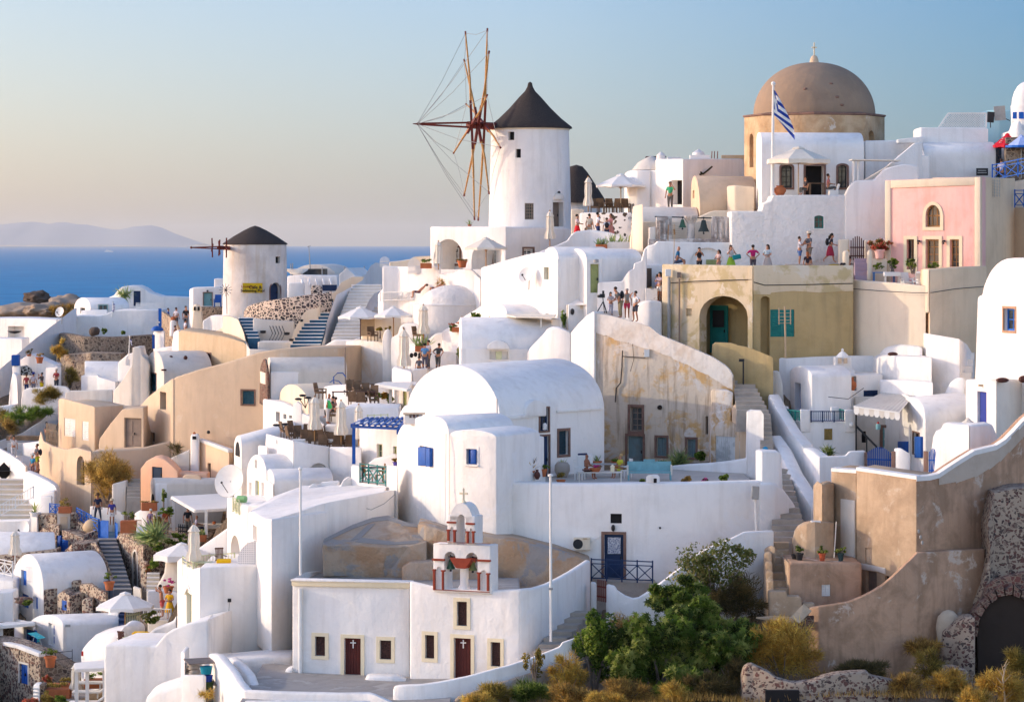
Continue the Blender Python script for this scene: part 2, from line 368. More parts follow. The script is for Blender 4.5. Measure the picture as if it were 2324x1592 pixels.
def opening(S,seg,u0,v0,u1,v1,kind='win',mat=None,depth=.2,arch=0,sur=None,sw=.14,mun=(1,2),sill=False,plane=None,cut=True,name=None,label=None,pane=None,leaf=None,shift=0):
 pl=plane or S.planes[seg];fr=Frame(*pl)
 M,w,y=fr.mat(u0,u1,v1);h=(v1-v0)*y/F
 CON.append((u0-6,u1+6,v1,y))
 if shift:M=M@Matrix.Translation((0,shift,0))
 e=S.e
 if cut:
  g=G(M).extrude(outline(w,h,arch,-.6),Vector((0,.6+depth,0)))
  o=g.to('cutter',S.mat,None);CUTS.append((S,o))
 if sur:
  g=G(M);t0,t1=-.035,.05
  if arch:
   ro=outline(w+sw*2,h+sw,arch,t0)[1:];ri=outline(w,h,arch,t0)[1:]
   ro=ro+[(-w/2-sw,t0,0)];ri=ri+[(-w/2,t0,0)]
   dy=Vector((0,t1-t0,0))
   for i in range(len(ro)-1):
    q=[Vector(ro[i]),Vector(ro[i+1]),Vector(ri[i+1]),Vector(ri[i])]
    g.add(q+[p+dy for p in q],[(0,1,2,3),(7,6,5,4),(0,4,5,1),(1,5,6,2),(2,6,7,3),(3,7,4,0)])
  else:
   g.box((-w/2-sw/2,(t0+t1)/2,h/2),(sw,t1-t0,h));g.box((w/2+sw/2,(t0+t1)/2,h/2),(sw,t1-t0,h))
   g.box((0,(t0+t1)/2,h+sw/2),(w+2*sw,t1-t0,sw))
  if kind!='door':g.box((0,(t0+t1)/2-.003,-sw/2),(w+2*sw,t1-t0,sw))
  g.to(('door' if kind=='door' else 'window')+'_surround',sur,e)
 if kind in('hole','blank'):return None
 yp=depth-.05;mat=mat or BLUE
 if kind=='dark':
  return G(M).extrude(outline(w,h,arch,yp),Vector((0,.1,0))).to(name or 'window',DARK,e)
 if kind=='door':
  o=G(M).extrude(outline(w,h,arch,yp),Vector((0,.1,0)))
  nl=leaf or(2 if w>1.25 else 1);lw=w/nl
  for k in range(nl):
   cx=-w/2+lw*(k+.5)
   for(z0,z1)in((.08,.42),(.47,.92)):
    hh=h*(1 if not arch else.8)
    o.box((cx,yp-.01,hh*(z0+z1)/2),(lw*.66,.03,hh*(z1-z0)*.9))
  d=o.to(name or 'door',mat,e,label=label)
  G(M).box((w*.36 if nl==1 else.06,yp-.06,h*.47),(.05,.07,.16)).to('handle',BLACK,d)
  return d
 if kind=='shut':
  o=G(M)
  for k in(-1,1):
   o.box((k*w/4,yp+.02,h/2),(w/2-.02,.07,h-.02))
   for i in range(int(h/.12)):o.box((k*w/4,yp-.02,.1+i*.12),(w/2-.16,.03,.07),rx=.5)
  return o.to(name or 'shutter',mat,e,label=label)
 if kind=='plank':
  o=G(M);n=max(3,int(w/.14))
  for i in range(n):o.box((-w/2+w*(i+.5)/n,yp+.02,h/2),(w/n-.015,.06,h-.01))
  o.box((0,yp+.06,h/2),(w,.03,h))
  return o.to(name or 'door',mat,e,label=label)
 fw=min(.09,w*.12)
 o=G(M)
 for sx in(-1,1):o.box((sx*(w/2-fw/2),yp,h/2),(fw,.07,h))
 if not arch:
  for zz in(fw/2,h-fw/2):o.box((0,yp,zz),(w-2*fw,.07,fw))
 else:
  o.box((0,yp,fw/2),(w-2*fw,.07,fw))
  zs=h-min(h,w/2*arch)
  ro=outline(w,h,arch,yp-.035)[2:]
  for a,b in zip(ro,ro[1:]):o.bar(a,b,fw*1.2)
  o.box((0,yp,zs),(w-2*fw,.06,fw*.7))
 mx,mz=mun
 for i in range(mx):o.box((-w/2+w*(i+1)/(mx+1),yp,h/2),(fw*.6,.05,h-fw))
 for i in range(mz):o.box((0,yp+.005,h*(i+1)/(mz+1)),(w-fw,.04,fw*.5))
 d=o.to(name or 'window',mat,e,label=label)
 G(M).extrude(outline(w,h,arch,yp+.02,.01),Vector((0,.04,0))).to('pane',pane or GLASS,d)
 if sill:G(M).box((0,-.04,-.05),(w+.2,.16,.07)).to('sill',sur or S.mat,d)
 return d
def flush():
 """cut the openings and grow the bodies, all in one evaluation"""
 by={}
 for S,o in CUTS:by.setdefault(S,[]).append(o)
 for S,cs in by.items():
  for o in cs:
   m=S.obj.modifiers.new('cut','BOOLEAN');m.operation='DIFFERENCE';m.solver='EXACT';m.object=o
 bpy.context.view_layer.update()
 dg=bpy.context.evaluated_depsgraph_get();res=[]
 for o in[S.obj for S in by]+SKINS:
  me=bpy.data.meshes.new_from_object(o.evaluated_get(dg));me.name=o.name;res.append((o,me))
 for o,me in res:
  old=o.data;mt=list(old.materials);o.modifiers.clear();o.data=me
  if not len(me.materials):
   for m in mt:me.materials.append(m)
  if o in SKINS:me.polygons.foreach_set('use_smooth',[True]*len(me.polygons))
  else:me.set_sharp_from_angle(angle=math.radians(50))
 for S,o in CUTS:bpy.data.objects.remove(o)
 CUTS.clear();SKINS.clear()
def rail(name,label,a,b,h,mat,n=3,style='x',cat='railing',group=None,vert=False):
 a=Vector(a);b=Vector(b);e=thing(name,label,cat,a,group);up=Vector((0,0,h));w=.055
 G().bar(a+up,b+up,.07,.05).to('top_rail',mat,e)
 G().bar(a+up*.12,b+up*.12,.05).to('bottom_rail',mat,e)
 if style=='x':G().bar(a+up*.8,b+up*.8,.045).to('middle_rail',mat,e)
 top=.8 if style=='x' else 1
 for i in range(n+1):
  p=a.lerp(b,i/n);G().bar(p-up*.02,p+up*1.06,.07).to('post',mat,e)
 for i in range(n):
  p,q=a.lerp(b,i/n),a.lerp(b,(i+1)/n);g=G()
  if style=='x':
   g.bar(p+up*.12,q+up*top,w*.8);g.bar(q+up*.12,p+up*top,w*.8)
  else:
   for k in range(1,6):r=p.lerp(q,k/6);g.bar(r+up*.12,r+up,.03)
  g.to('brace' if style=='x' else 'baluster',mat,e)
 return e
def stairs(name,label,low,high,n,tread,riser=None,drop=1.0,group=None,th=.05):
 uL0,uR0,v0,Y0=low;uL1,uR1,v1,Y1=high
 CON.append((uL0,uR0,v0,Y0));CON.append((uL1,uR1,v1+8,Y1))
 L0,R0,L1,R1=P(uL0,v0,Y0),P(uR0,v0,Y0),P(uL1,v1,Y1),P(uR1,v1,Y1)
 e=thing(name,label,'stairs',(L0+R0)/2,group)
 g=G();t=G()
 for i in range(n):
  a,b=i/n,(i+1)/n
  l0,r0,l1,r1=L0.lerp(L1,a),R0.lerp(R1,a),L0.lerp(L1,b),R0.lerp(R1,b)
  z1=lerp(L0.z,L1.z,b);z0=lerp(L0.z,L1.z,a)-drop
  def q(p,z,dy=0):return Vector((p.x,p.y+dy,z))
  k=th if riser else 0
  vs=[q(l0,z0),q(r0,z0),q(r1,z0,.05),q(l1,z0,.05),q(l0,z1-k),q(r0,z1-k),q(r1,z1-k,.05),q(l1,z1-k,.05)]
  fs=[(3,2,1,0),(4,5,6,7),(0,1,5,4),(1,2,6,5),(2,3,7,6),(3,0,4,7)]
  g.add(vs,fs)
  if riser:
   vs=[q(l0,z1-k,-.04),q(r0,z1-k,-.04),q(r1,z1-k),q(l1,z1-k),q(l0,z1,-.04),q(r0,z1,-.04),q(r1,z1),q(l1,z1)]
   t.add(vs,fs)
 g.to('riser' if riser else 'steps',riser or tread,e)
 if riser:t.to('tread',tread,e)
 return e
def umbrella(label,u,va,ve,vb,hw,Y,canvas=None,pole=None,group=None,n=8,squash=1,name='umbrella',val=.16):
 b=P(u,vb,Y);r=hw*Y/F;za,ze=Z(va,Y)-b.z,Z(ve,Y)-b.z
 e=thing(name,label,'umbrella',b,group);canvas=canvas or CANVAS;pole=pole or WOOD
 G().tube([b,b+Vector((0,0,za-.05))],.035,8).to('pole',pole,e)
 ph=math.pi/n
 prof=[(.02,za),(r*.14,lerp(za,ze,.09)),(r*.5,lerp(za,ze,.46)),(r,ze),(r*1.0,ze-val),(r*.985,ze-val),(r*.98,ze-.02),(r*.5,lerp(za,ze,.46)-.03),(.02,za-.04)]
 g=G();vs=[];fs=[]
 for i,(rr,z)in enumerate(prof):
  for k in range(n*2):
   q=ph+math.pi*k/n;kk=rr*(1 if k%2==0 else math.cos(math.pi/n)*(.99 if i in(0,8)else.975))
   vs.append(b+Vector((kk*math.cos(q),kk*math.sin(q),z+(.05 if(k%2 and i in(4,5))else 0))))
 m=n*2
 for i in range(len(prof)-1):
  for k in range(m):fs.append((i*m+k,i*m+(k+1)%m,(i+1)*m+(k+1)%m,(i+1)*m+k))
 g.add(vs,fs);g.to('canopy',canvas,e,smooth=12)
 G().lathe(b,[(r*.2,za-.1),(r*.19,za-.04),(r*.08,za+.03),(.02,za+.07)],12,flute=.06).to('vent_cap',canvas,e)
 for k in range(n):
  q=ph+2*math.pi*k/n;d=Vector((math.cos(q),math.sin(q),0))
  G().bar(b+Vector((0,0,ze-(za-ze)*.35)),b+d*r*.55+Vector((0,0,lerp(za,ze,.52)-.05)),.022).to('rib',pole,e)
 return e
def closed_umbrella(label,u,va,vb,vc,Y,canvas=None,pole=None,group=None,r=.24,name='closed_umbrella'):
 b=P(u,vb,Y);h=Z(va,Y)-b.z;hc=Z(vc,Y)-b.z
 e=thing(name,label,'umbrella',b,group);canvas=canvas or CANVAS;pole=pole or WOOD
 G().tube([b,b+Vector((0,0,h*.9))],.035,8).to('pole',pole,e)
 L=h-hc
 G().lathe(b,[(r*1.05,hc),(r*1.1,hc+L*.12),(r*.72,hc+L*.32),(r*.8,hc+L*.5),(r*.72,hc+L*.72),(r*.62,hc+L*.78),(r*.85,hc+L*.8),(r*.4,hc+L*.93),(.03,h-.03)],16,flute=.14).to('folded_canopy',canvas,e,smooth=40)
 G().ball(b+Vector((0,0,h)),.055).to('finial',pole,e)
 return e
def mk_chair(name,label,mat,loc,kind='wicker',group=None,rz=0,cat='chair'):
 e=thing(name,label,cat,(0,0,0),group)
 if kind=='wicker':
  G().box((0,0,.40),(.56,.54,.12)).to('seat',mat,e,bevel=.02)
  G().add([(-.28,.22,.4),(.28,.22,.4),(.28,.30,.4),(-.28,.30,.4),(-.25,.36,.98),(.25,.36,.98),(.25,.42,.98),(-.25,.42,.98)],[(3,2,1,0),(4,5,6,7),(0,1,5,4),(1,2,6,5),(2,3,7,6),(3,0,4,7)]).to('backrest',mat,e,bevel=.015)
  for s in(-1,1):
   G().box((s*.27,0,.60),(.06,.50,.06)).box((s*.27,-.22,.5),(.06,.06,.2)).to('armrest',mat,e)
   for t in(-1,1):G().box((s*.25,t*.24,.18),(.05,.05,.36)).to('leg',mat,e)
 else:
  G().box((0,0,.45),(.44,.44,.05)).to('seat',mat,e)
  g=G()
  for i in range(6):g.box((-.18+i*.072,.24,.78),(.045,.03,.6),rx=-.16)
  g.box((0,.28,1.03),(.46,.04,.07));g.to('backrest',mat,e)
  for s in(-1,1):
   G().box((s*.24,.02,.66),(.05,.48,.04)).to('armrest',mat,e)
   for t in(-1,1):G().box((s*.21,t*.2,.22),(.045,.045,.45)).to('leg',mat,e)
 e.location=loc;e.rotation_euler=(0,0,rz);return e
def mk_table(name,label,mat,loc,w=.8,d=.8,h=.74,group=None,rz=0,cloth=None):
 e=thing(name,label,'table',(0,0,0),group)
 G().box((0,0,h-.02),(w,d,.04)).to('table_top',mat,e)
 if cloth:G().box((0,0,h-.09),(w+.04,d+.04,.24)).to('tablecloth',cloth,e,bevel=.02)
 for s in(-1,1):
  for t in(-1,1):G().box((s*(w/2-.06),t*(d/2-.06),(h-.04)/2),(.05,.05,h-.04)).to('leg',mat,e)
 e.location=loc;e.rotation_euler=(0,0,rz);return e
def leaf_mats(name,cols):
 r=[]
 for i,c in enumerate(cols):
  m,nt,b=new_mat(name,.6);b.inputs['Base Color'].default_value=(*c,1);b.inputs['Specular IOR Level'].default_value=.2
  tr=nt.nodes.new('ShaderNodeBsdfTranslucent');tr.inputs[0].default_value=(*[min(1,q*2.4)for q in c],1)
  mx=nt.nodes.new('ShaderNodeMixShader');mx.inputs[0].default_value=.45;out=nt.nodes['Material Output']
  nt.links.new(b.outputs[0],mx.inputs[1]);nt.links.new(tr.outputs[0],mx.inputs[2]);nt.links.new(mx.outputs[0],out.inputs['Surface'])
  r.append(m)
 return r
L_GREEN=leaf_mats('green_leaf',[(.07,.12,.015),(.12,.18,.025),(.04,.075,.012),(.18,.22,.04)])
L_CASTOR=leaf_mats('castor_leaf',[(.07,.115,.015),(.12,.165,.028),(.03,.05,.009),(.24,.26,.07)])
L_WISP=leaf_mats('wispy_leaf',[(.10,.12,.03),(.15,.17,.05),(.07,.08,.02),(.20,.17,.06)])
L_DRY=leaf_mats('dry_twig',[(.30,.19,.05),(.20,.12,.035),(.38,.25,.07),(.13,.085,.03)])
L_YEL=leaf_mats('yellow_broom',[(.42,.26,.05),(.32,.20,.045),(.50,.34,.08),(.22,.15,.04)])
L_OLV=leaf_mats('olive_broom',[(.17,.13,.03),(.24,.18,.045),(.10,.085,.025),(.30,.22,.05)])
L_DRK=leaf_mats('dark_brush',[(.07,.06,.025),(.10,.08,.03),(.05,.045,.02),(.14,.10,.035)])
L_AGAVE=leaf_mats('agave_leaf',[(.16,.22,.09),(.22,.27,.10),(.10,.15,.06),(.30,.32,.12)])
L_GOLD=leaf_mats('golden_broom',[(.26,.17,.04),(.36,.24,.06),(.15,.10,.03),(.44,.30,.09)])
L_FLOWR=leaf_mats('red_blossom',[(.32,.07,.05),(.20,.10,.04),(.10,.14,.03),(.42,.12,.07)])
L_PINKF=leaf_mats('pink_blossom',[(.55,.05,.25),(.40,.03,.20),(.10,.14,.03),(.60,.12,.3)])
def rnd_dir():
 z=random.uniform(-1,1);q=random.uniform(0,2*math.pi);r=math.sqrt(1-z*z)
 return Vector((r*math.cos(q),r*math.sin(q),z))
def leaves(g,c,rad,n,size,kind='leaf',clumps=9,flat=.3,nm=4,fill=.55):
 c=Vector(c);cl=[]
 for i in range(clumps):
  d=rnd_dir();k=random.uniform(.25,.88)
  cl.append((c+Vector((d.x*rad[0],d.y*rad[1],d.z*rad[2]))*k,random.uniform(.14,.42),random.randrange(nm)))
 for i in range(n):
  cc,cr,cm=random.choice(cl)
  d=rnd_dir()*(random.random()**.4)*cr
  p=cc+Vector((d.x*rad[0],d.y*rad[1],d.z*rad[2]))
  if p.z<c.z-rad[2]:continue
  out=(p-c);out=Vector((out.x/rad[0],out.y/rad[1],out.z/rad[2]))
  nrm=(out.normalized()if out.length>1e-4 else rnd_dir())*.45+rnd_dir()+Vector((0,0,flat));nrm.normalize()
  t=nrm.cross(rnd_dir()).normalized();b=nrm.cross(t);s=size*random.uniform(.6,1.3)
  mi=cm if random.random()<.5 else random.randrange(nm)
  if kind=='leaf':
   g.add([p-t*s*.5,p-b*s*.25,p+t*s*.5,p+b*s*.25],[(0,1,2,3)],mi)
  elif kind=='star':
   vs=[p];m=7
   for k in range(m*2):
    q=math.pi*k/m;rr=s*(.5 if k%2==0 else.2)
    if k==m:rr=s*.12
    vs.append(p+t*math.cos(q)*rr+b*math.sin(q)*rr-nrm*(s*.10 if k%2==0 else 0))
   g.add(vs,[(0,1+k,1+(k+1)%(2*m))for k in range(2*m)],mi)
  else:
   dd=(out*.9+rnd_dir()*1.0+Vector((0,0,.3))).normalized()*s;w=dd.cross(rnd_dir()).normalized()*s*.05
   g.add([p-w,p+w,p+dd],[(0,1,2)],mi)
 return g
def bush(name,label,u,v,Y,hw,hh,mats,n,size,kind='twig',group=None,clumps=12,dy=.8,cat='bush',stems=True,extra=None):
 """picture centre and half extents"""
 c=P(u,v,Y);rx=hw*Y/F;rz_=hh*Y/F
 base=c-Vector((0,0,rz_));e=thing(name,label,cat,base,group)
 g=leaves(G(),c,(rx,rx*dy,rz_),n,size,kind,clumps)
 if extra:extra(g)
 g.to('foliage',mats,e)
 if stems:
  s=G()
  for i in range(9):
   q=random.uniform(0,6.28);k=random.uniform(.3,.8)
   p1=c+Vector((rx*k*math.cos(q),rx*dy*k*math.sin(q),rz_*random.uniform(-.1,.5)))
   s.tube([base+Vector((random.uniform(-.1,.1),random.uniform(-.1,.1),-.15)),base.lerp(p1,.5)+rnd_dir()*.08,p1],[.04,.025,.01],5)
  s.to('stem',GREYWOOD,e)
 return e
def pot_plant(label,u,v,Y,h=.35,r=.16,plant='bush',ph=.4,mats=None,pot=None,group=None,name='potted_plant',long=0,cat='potted plant'):
 CON.append((u-6,u+6,v,Y));b=P(u,v,Y);e=thing(name,label,cat,b,group);pot=pot or TERRA
 if long:
  G().box(b+Vector((0,0,h/2)),(long,r*2,h)).to('pot',pot,e,bevel=.02)
 else:
  G().lathe(b,[(r*.7,0),(r*.95,h*.8),(r*1.1,h*.82),(r*1.1,h),(r*.9,h),(r*.85,h*.9)],14).to('pot',pot,e,smooth=40)
 g=G();top=b+Vector((0,0,h))
 rx=long/2 if long else r
 if plant=='agave':
  for i in range(16 if not long else 40):
   q=random.uniform(0,6.28);c=top+Vector((random.uniform(-rx,rx)*(.9 if long else.2),0,-.03));el=random.uniform(.35,1.4)
   d=Vector((math.cos(q)*math.cos(el),math.sin(q)*math.cos(el),math.sin(el)))*ph*random.uniform(.7,1.1);w=d.cross(Vector((0,0,1))).normalized()*ph*.07
   g.add([c-w,c+w,c+d*.6+w*.8,c+d,c+d*.6-w*.8],[(0,1,2,3,4)],random.randrange(4))
  mats=mats or L_AGAVE
 else:
  leaves(g,top+Vector((0,0,ph*.45)),(rx*1.3+.08,r*1.4+.05,ph*.55),int(160*(1+rx)),.13,'leaf',6)
  mats=mats or L_GREEN
 g.to('foliage',mats,e)
 return e
def skin_obj(name,verts,edges,mat,parent,root=0,sub=1):
 me=bpy.data.meshes.new(name);bm=bmesh.new();L=bm.verts.layers.skin.verify()
 bv=[]
 for i,(p,r)in enumerate(verts):
  v=bm.verts.new(p);v[L].radius=(r,r);v[L].use_root=(i==root);bv.append(v)
 for a,b in edges:bm.edges.new((bv[a],bv[b]))
 bm.to_mesh(me);bm.free();me.materials.append(mat)
 o=bpy.data.objects.new(name,me);COL.objects.link(o);o.parent=parent
 m=o.modifiers.new('skin','SKIN');m.use_smooth_shade=True;m.branch_smoothing=.3
 if sub:o.modifiers.new('sub','SUBSURF').levels=sub
 SKINS.append(o);return o
SKIN=[paint('tanned_skin',(.46,.22,.13),.6,.08),paint('fair_skin',(.58,.32,.22),.6,.08),paint('dark_tan_skin',(.33,.13,.07),.6,.08)]
HAIRS={'black':C(.02,.015,.012),'brown':C(.06,.03,.018),'blond':C(.50,.33,.14),'grey':C(.38,.35,.32),'red':C(.30,.09,.03),'white':C(.62,.58,.52)}
ARMS={'down':((.25,.03,-.27),(.27,-.06,-.52)),'photo':((.27,-.17,-.20),(.07,-.30,.10)),'hips':((.40,.06,-.20),(.22,-.06,-.36)),'front':((.26,-.06,-.25),(.08,-.30,-.28)),'ear':((.33,-.12,-.16),(.13,-.10,.16)),'brow':((.36,-.16,.02),(.07,-.20,.20)),'out':((.36,-.10,-.16),(.52,-.30,-.20)),'lap':((.25,-.05,-.27),(.12,-.32,-.36)),'cross':((.26,-.10,-.22),(.02,-.26,-.18)),'up':((.34,-.08,.10),(.20,-.14,.34))}
def person(label,u,v,Y,pose='stand',rz=0,h=1.7,top=None,bottom=(.05,.06,.1),bl='long',hair='brown',long=False,skin=0,hat=None,arms='down',arms2=None,lean=0,bag=None,group=None,turn=0,twist=0):
 CON.append((u-8,u+8,v-12,Y));k=h/1.72;b=P(u,v,Y);e=thing('person',label,'person',(0,0,0),group)
 sit=pose=='sit';hipz=.47 if sit else(.90 if pose!='walk' else.88)
 Rl=Matrix.Rotation(math.radians(lean),3,'X')
 hip=Vector((0,0,hipz))
 def U(p):return hip+Rl@(Vector(p)-Vector((0,0,.90)))
 V=[];E=[]
 def v_(p,r):V.append((Vector(p)*k,r*k));return len(V)-1
 def e_(*ids):
  for a,c in zip(ids,ids[1:]):E.append((a,c))
 pel=v_(hip+Vector((0,0,.03)),.125);sp=v_(U((0,0,1.10)),.115);ch=v_(U((0,0,1.30)),.135);nk=v_(U((0,-.005,1.46)),.055)
 hd=v_(U((0,-.02,1.555)),.082);hc=v_(U((0,-.005,1.63)),.088);ht=v_(U((0,.0,1.70)),.05);nose=v_(U((0,-.105,1.575)),.014)
 e_(pel,sp,ch,nk,hd,hc,ht);e_(hd,nose)
 arm_ids={};leg_ids={}
 for sgn,ar in((1,arms),(-1,arms2 or arms)):
  el,wr=ARMS[ar]
  sh=v_(U((sgn*.165,0,1.39)),.062);ep=v_(U((sgn*el[0],el[1],1.39+el[2])),.043);w=v_(U((sgn*wr[0],wr[1],1.39+wr[2])),.028)
  d=(V[w][0]-V[ep][0]).normalized();palm=v_(V[w][0]/k+d*.06,.034);e_(ch,sh,ep,w,palm)
  sd_=d.cross(Vector((0,1,.3))).normalized();fw=d.cross(sd_)
  for f_,(off,ln)in enumerate(((-.03,.065),(-.01,.08),(.01,.075),(.03,.06))):
   q0=V[palm][0]/k+d*.045+sd_*off;a=v_(q0,.009);c=v_(q0+d*ln*.6+fw*.015,.008);e_(palm,a,c)
  q0=V[palm][0]/k+sd_*-.045+d*.01;a=v_(q0,.010);e_(palm,a)
  arm_ids[sgn]=(sh,ep,w)
  if sit:kn,an,to=(sgn*.11,-.43,.50),(sgn*.11,-.42,.09),(sgn*.11,-.56,.04)
  elif pose=='walk':kn,an,to=((sgn*.09,-.16,.50),(sgn*.09,-.22,.09),(sgn*.09,-.36,.05))if sgn>0 else((sgn*.09,.06,.47),(sgn*.09,.38,.18),(sgn*.09,.34,.05))
  elif pose=='wide':kn,an,to=(sgn*.16,-.04,.48),(sgn*.2,.02,.08),(sgn*.22,-.13,.04)
  else:kn,an,to=(sgn*.095,-.02,.48),(sgn*.10,.02,.08),(sgn*.11,-.13,.04)
  hp=v_(hip+Vector((sgn*.095,0,-.05)),.095);kk=v_(kn,.060);cf=v_(Vector(kn).lerp(Vector(an),.35)+Vector((0,.02,0)),.056);aa=v_(an,.038);tt=v_(to,.034);e_(pel,hp,kk,cf,aa,tt)
  leg_ids[sgn]=(hp,kk,aa)
 skin_obj('body',V,E,SKIN[skin],e,pel)
 W=lambda i:V[i][0];R=lambda i:V[i][1]
 if top is not None:
  vs=[(W(pel)+Vector((0,0,.05))*k,.142*k),(W(sp),.138*k),(W(ch),.152*k),(W(nk)-Vector((0,0,.05))*k,.075*k)];es=[(0,1),(1,2),(2,3)]
  for sgn in(1,-1):
   sh,ep,w=arm_ids[sgn];n=len(vs)
   vs+=[(W(sh),.078*k),(W(sh).lerp(W(ep),.75),.064*k)];es+=[(2,n),(n,n+1)]
  skin_obj('shirt',vs,es,C(*top),e)
 if bottom is not None:
  if bl=='skirt':
   g=G()
   hp0=hip*k;prof=[(.30,-.48),(.27,-.3),(.19,-.02),(.15,.10)]
   if sit:prof=[(.2,-.1),(.22,.0),(.19,.06),(.15,.12)]
   g.lathe(hp0,[(r_*k,z_*k)for r_,z_ in prof],14,flute=.05,sy=.8);g.to('skirt',C(*bottom),e,smooth=60)
  else:
   f_=1.0 if bl=='long' else.0
   vs=[(W(pel)+Vector((0,0,.05))*k,.145*k)];es=[]
   for sgn in(1,-1):
    hp,kk,aa=leg_ids[sgn];n=len(vs)
    vs+=[(W(hp),.115*k),(W(kk)if bl=='long' else W(hp).lerp(W(kk),.85),.078*k)];es+=[(0,n),(n,n+1)]
    if bl=='long':vs+=[(W(aa).lerp(W(kk),.12),.058*k)];es+=[(n+1,n+2)]
   skin_obj('trousers' if bl=='long' else 'shorts',vs,es,C(*bottom),e)
 if hair:
  g=G();c=W(hc)+Rl@Vector((0,.035,.035))*k
  g.ball(c,(.102*k,.097*k,.095*k),10,7)
  if long:
   pts=[c+Rl@Vector((0,.05,0))*k,c+Rl@Vector((0,.10,-.14))*k,c+Rl@Vector((0,.13,-.34))*k];g.tube(pts,[.09*k,.095*k,.04*k],8)
  g.to('hair',HAIRS[hair],e,smooth=60)
 g=G()
 for s in(-1,1):g.ball(U((s*.035,-.092,1.60))*k,.012*k,6,4)
 g.to('eyes',HAIRS['black'],e)
 if hat:
  c=W(hc)+Rl@Vector((0,.01,.07))*k
  G().lathe(c,[(.21*k,-.03*k),(.22*k,-.02*k),(.115*k,0),(.11*k,.09*k),(.06*k,.12*k)],14).to('hat',C(*hat),e,smooth=40)
 if bag:
  G().ball(W(ch)+Rl@Vector((0,.23,-.10))*k,(.16*k,.11*k,.22*k),10,6).to('backpack',C(*bag),e,smooth=60)
 e.location=b;e.rotation_euler=(0,0,math.radians(rz));LOC[e]=Vector((0,0,0))
 return e
SEA=-95.0
m,nt,b=new_mat('sea_water',.9);SEAM=m
b.inputs['Base Color'].default_value=(.012,.085,.24,1);b.inputs['Specular IOR Level'].default_value=.05
co=coords(nt,(.012,.03,1));bump(nt,b,noise(nt,co,1,8,.65),.5,6.0)
nt.links.new(mixc(nt,ramp(nt,noise(nt,coords(nt,(.004,.016,1)),1,9,.75),[(.38,0.),(.62,1.)]),(.003,.165,.36),(.016,.265,.50)),b.inputs['Base Color'])
g=G();xs=[-50000,-8000,-1500,0,1500,8000,50000];ys=[420,1500,6000,20000,60000,100000]
g.add([(x,y,SEA)for y in ys for x in xs],[(j*7+i,j*7+i+1,(j+1)*7+i+1,(j+1)*7+i)for j in range(5)for i in range(6)])
tag(g.to('sea',SEAM),kind='structure')
HILL=plaster('far_hill',(.40,.40,.40),(.34,.35,.34),.8,.0008)
g=G();prof=[(-220,513),(-120,508),(-40,505),(0,502),(18,503),(50,508),(85,501),(110,504),(140,509),(200,520),(235,518),(262,512),(295,510),(320,516),(350,529),(385,541),(405,549),(420,553)]
vs=[]
for u,v in prof:
 for j in range(6):
  Y=74000+j*1500;k=math.sin(math.pi*(j+.15)/5.6);w=random.uniform(.85,1.1)if j!=2 else 1
  vs.append((X(u,74000),Y,SEA-5+(Z(v,77000)-SEA+5)*min(1,max(0,k*w))))
n=6;g.add(vs,[(i*n+j,(i+1)*n+j,(i+1)*n+j+1,i*n+j+1)for i in range(len(prof)-1)for j in range(5)])
tag(g.to('hills',HILL,smooth=180),kind='structure')
ANCH=[(0,1600,165),(250,1600,158),(600,1590,146),(900,1600,137),(1100,1600,138),(1400,1565,141),(1700,1560,141),(2000,1530,142),(2324,1560,141),(2324,1750,125),(1162,1760,118),(0,1800,140),(1162,1900,105),(2324,1900,105),(-50,1950,120),(1310,1530,142.5),(1450,1480,144),(1600,1420,146),(1735,1400,147.5),(1900,1500,145),(2150,1500,146),(2324,1490,149),(100,1380,185),(250,1370,190),(600,1530,152),(800,1300,158),(1000,1215,160),(1335,1330,155),(1600,1330,152),(1760,1235,155),(100,1180,202),(200,1165,207),(400,1210,192),(560,1150,180),(850,1120,172),(1250,1110,165),(1500,1100,170),(1800,1120,163),(2000,1090,166),(2200,1050,168),(60,910,242),(200,900,238),(400,1010,210),(600,980,197),(720,1020,187),(900,880,194),(1100,840,192),(1350,770,182),(1650,870,175),(1900,840,178),(2150,830,180),(60,740,300),(250,780,264),(450,770,247),(700,790,232),(850,710,217),(1000,700,210),(1200,650,197),(1400,640,190),(1700,640,187),(2100,650,186),(0,720,330),(100,705,345),(300,710,300),(580,716,252),(750,660,252),(1000,630,214),(1250,550,218),(1450,500,210),(1700,470,204),(2000,440,198),(2324,430,195)]
AP=[P(*a)for a in ANCH]
for x in range(-120,141,20):AP+=[Vector((x,440,SEA-12)),Vector((x,380,-70 if x>-45 else-60))]
for x in range(-30,141,15):AP.append(Vector((x,265,-4-max(0,-x)*.35)))
for x in range(-60,61,20):AP+=[Vector((x,95,-30)),Vector((x,60,-34))]
AP+=[Vector((60,y,z))for y,z in((140,-19),(170,-10),(200,2))]+[Vector((-60,y,z))for y,z in((150,-24),(190,-22),(240,-15))]
def rockmass(name,label,pts,cat,mat=None,sub=4,amp=.34,at=None):
 """lump of rock: picture centre (u, v, Y) and radii in metres"""
 at=at or pts[0][0];e=thing(name,label,cat,P(*at))
 for c,r in pts:
  bm=bmesh.new();bmesh.ops.create_icosphere(bm,subdivisions=sub,radius=1)
  c=P(*c);vs=[]
  for v in bm.verts:
   n=v.co.copy();k=1+amp*mnoise.noise(n*1.7+c)+amp*.6*mnoise.noise(n*4.1+c)
   vs.append(c+Vector((n.x*r[0],n.y*r[1],n.z*r[2]))*k)
  g=G().add(vs,[[v.index for v in f.verts]for f in bm.faces]);bm.free()
  g.to('boulder',mat or ROCK,e,smooth=60)
 return e
DKROCK=plaster('dark_rock',(.13,.095,.075),(.07,.05,.04),.9,.8,bst=1.,bd=.12)
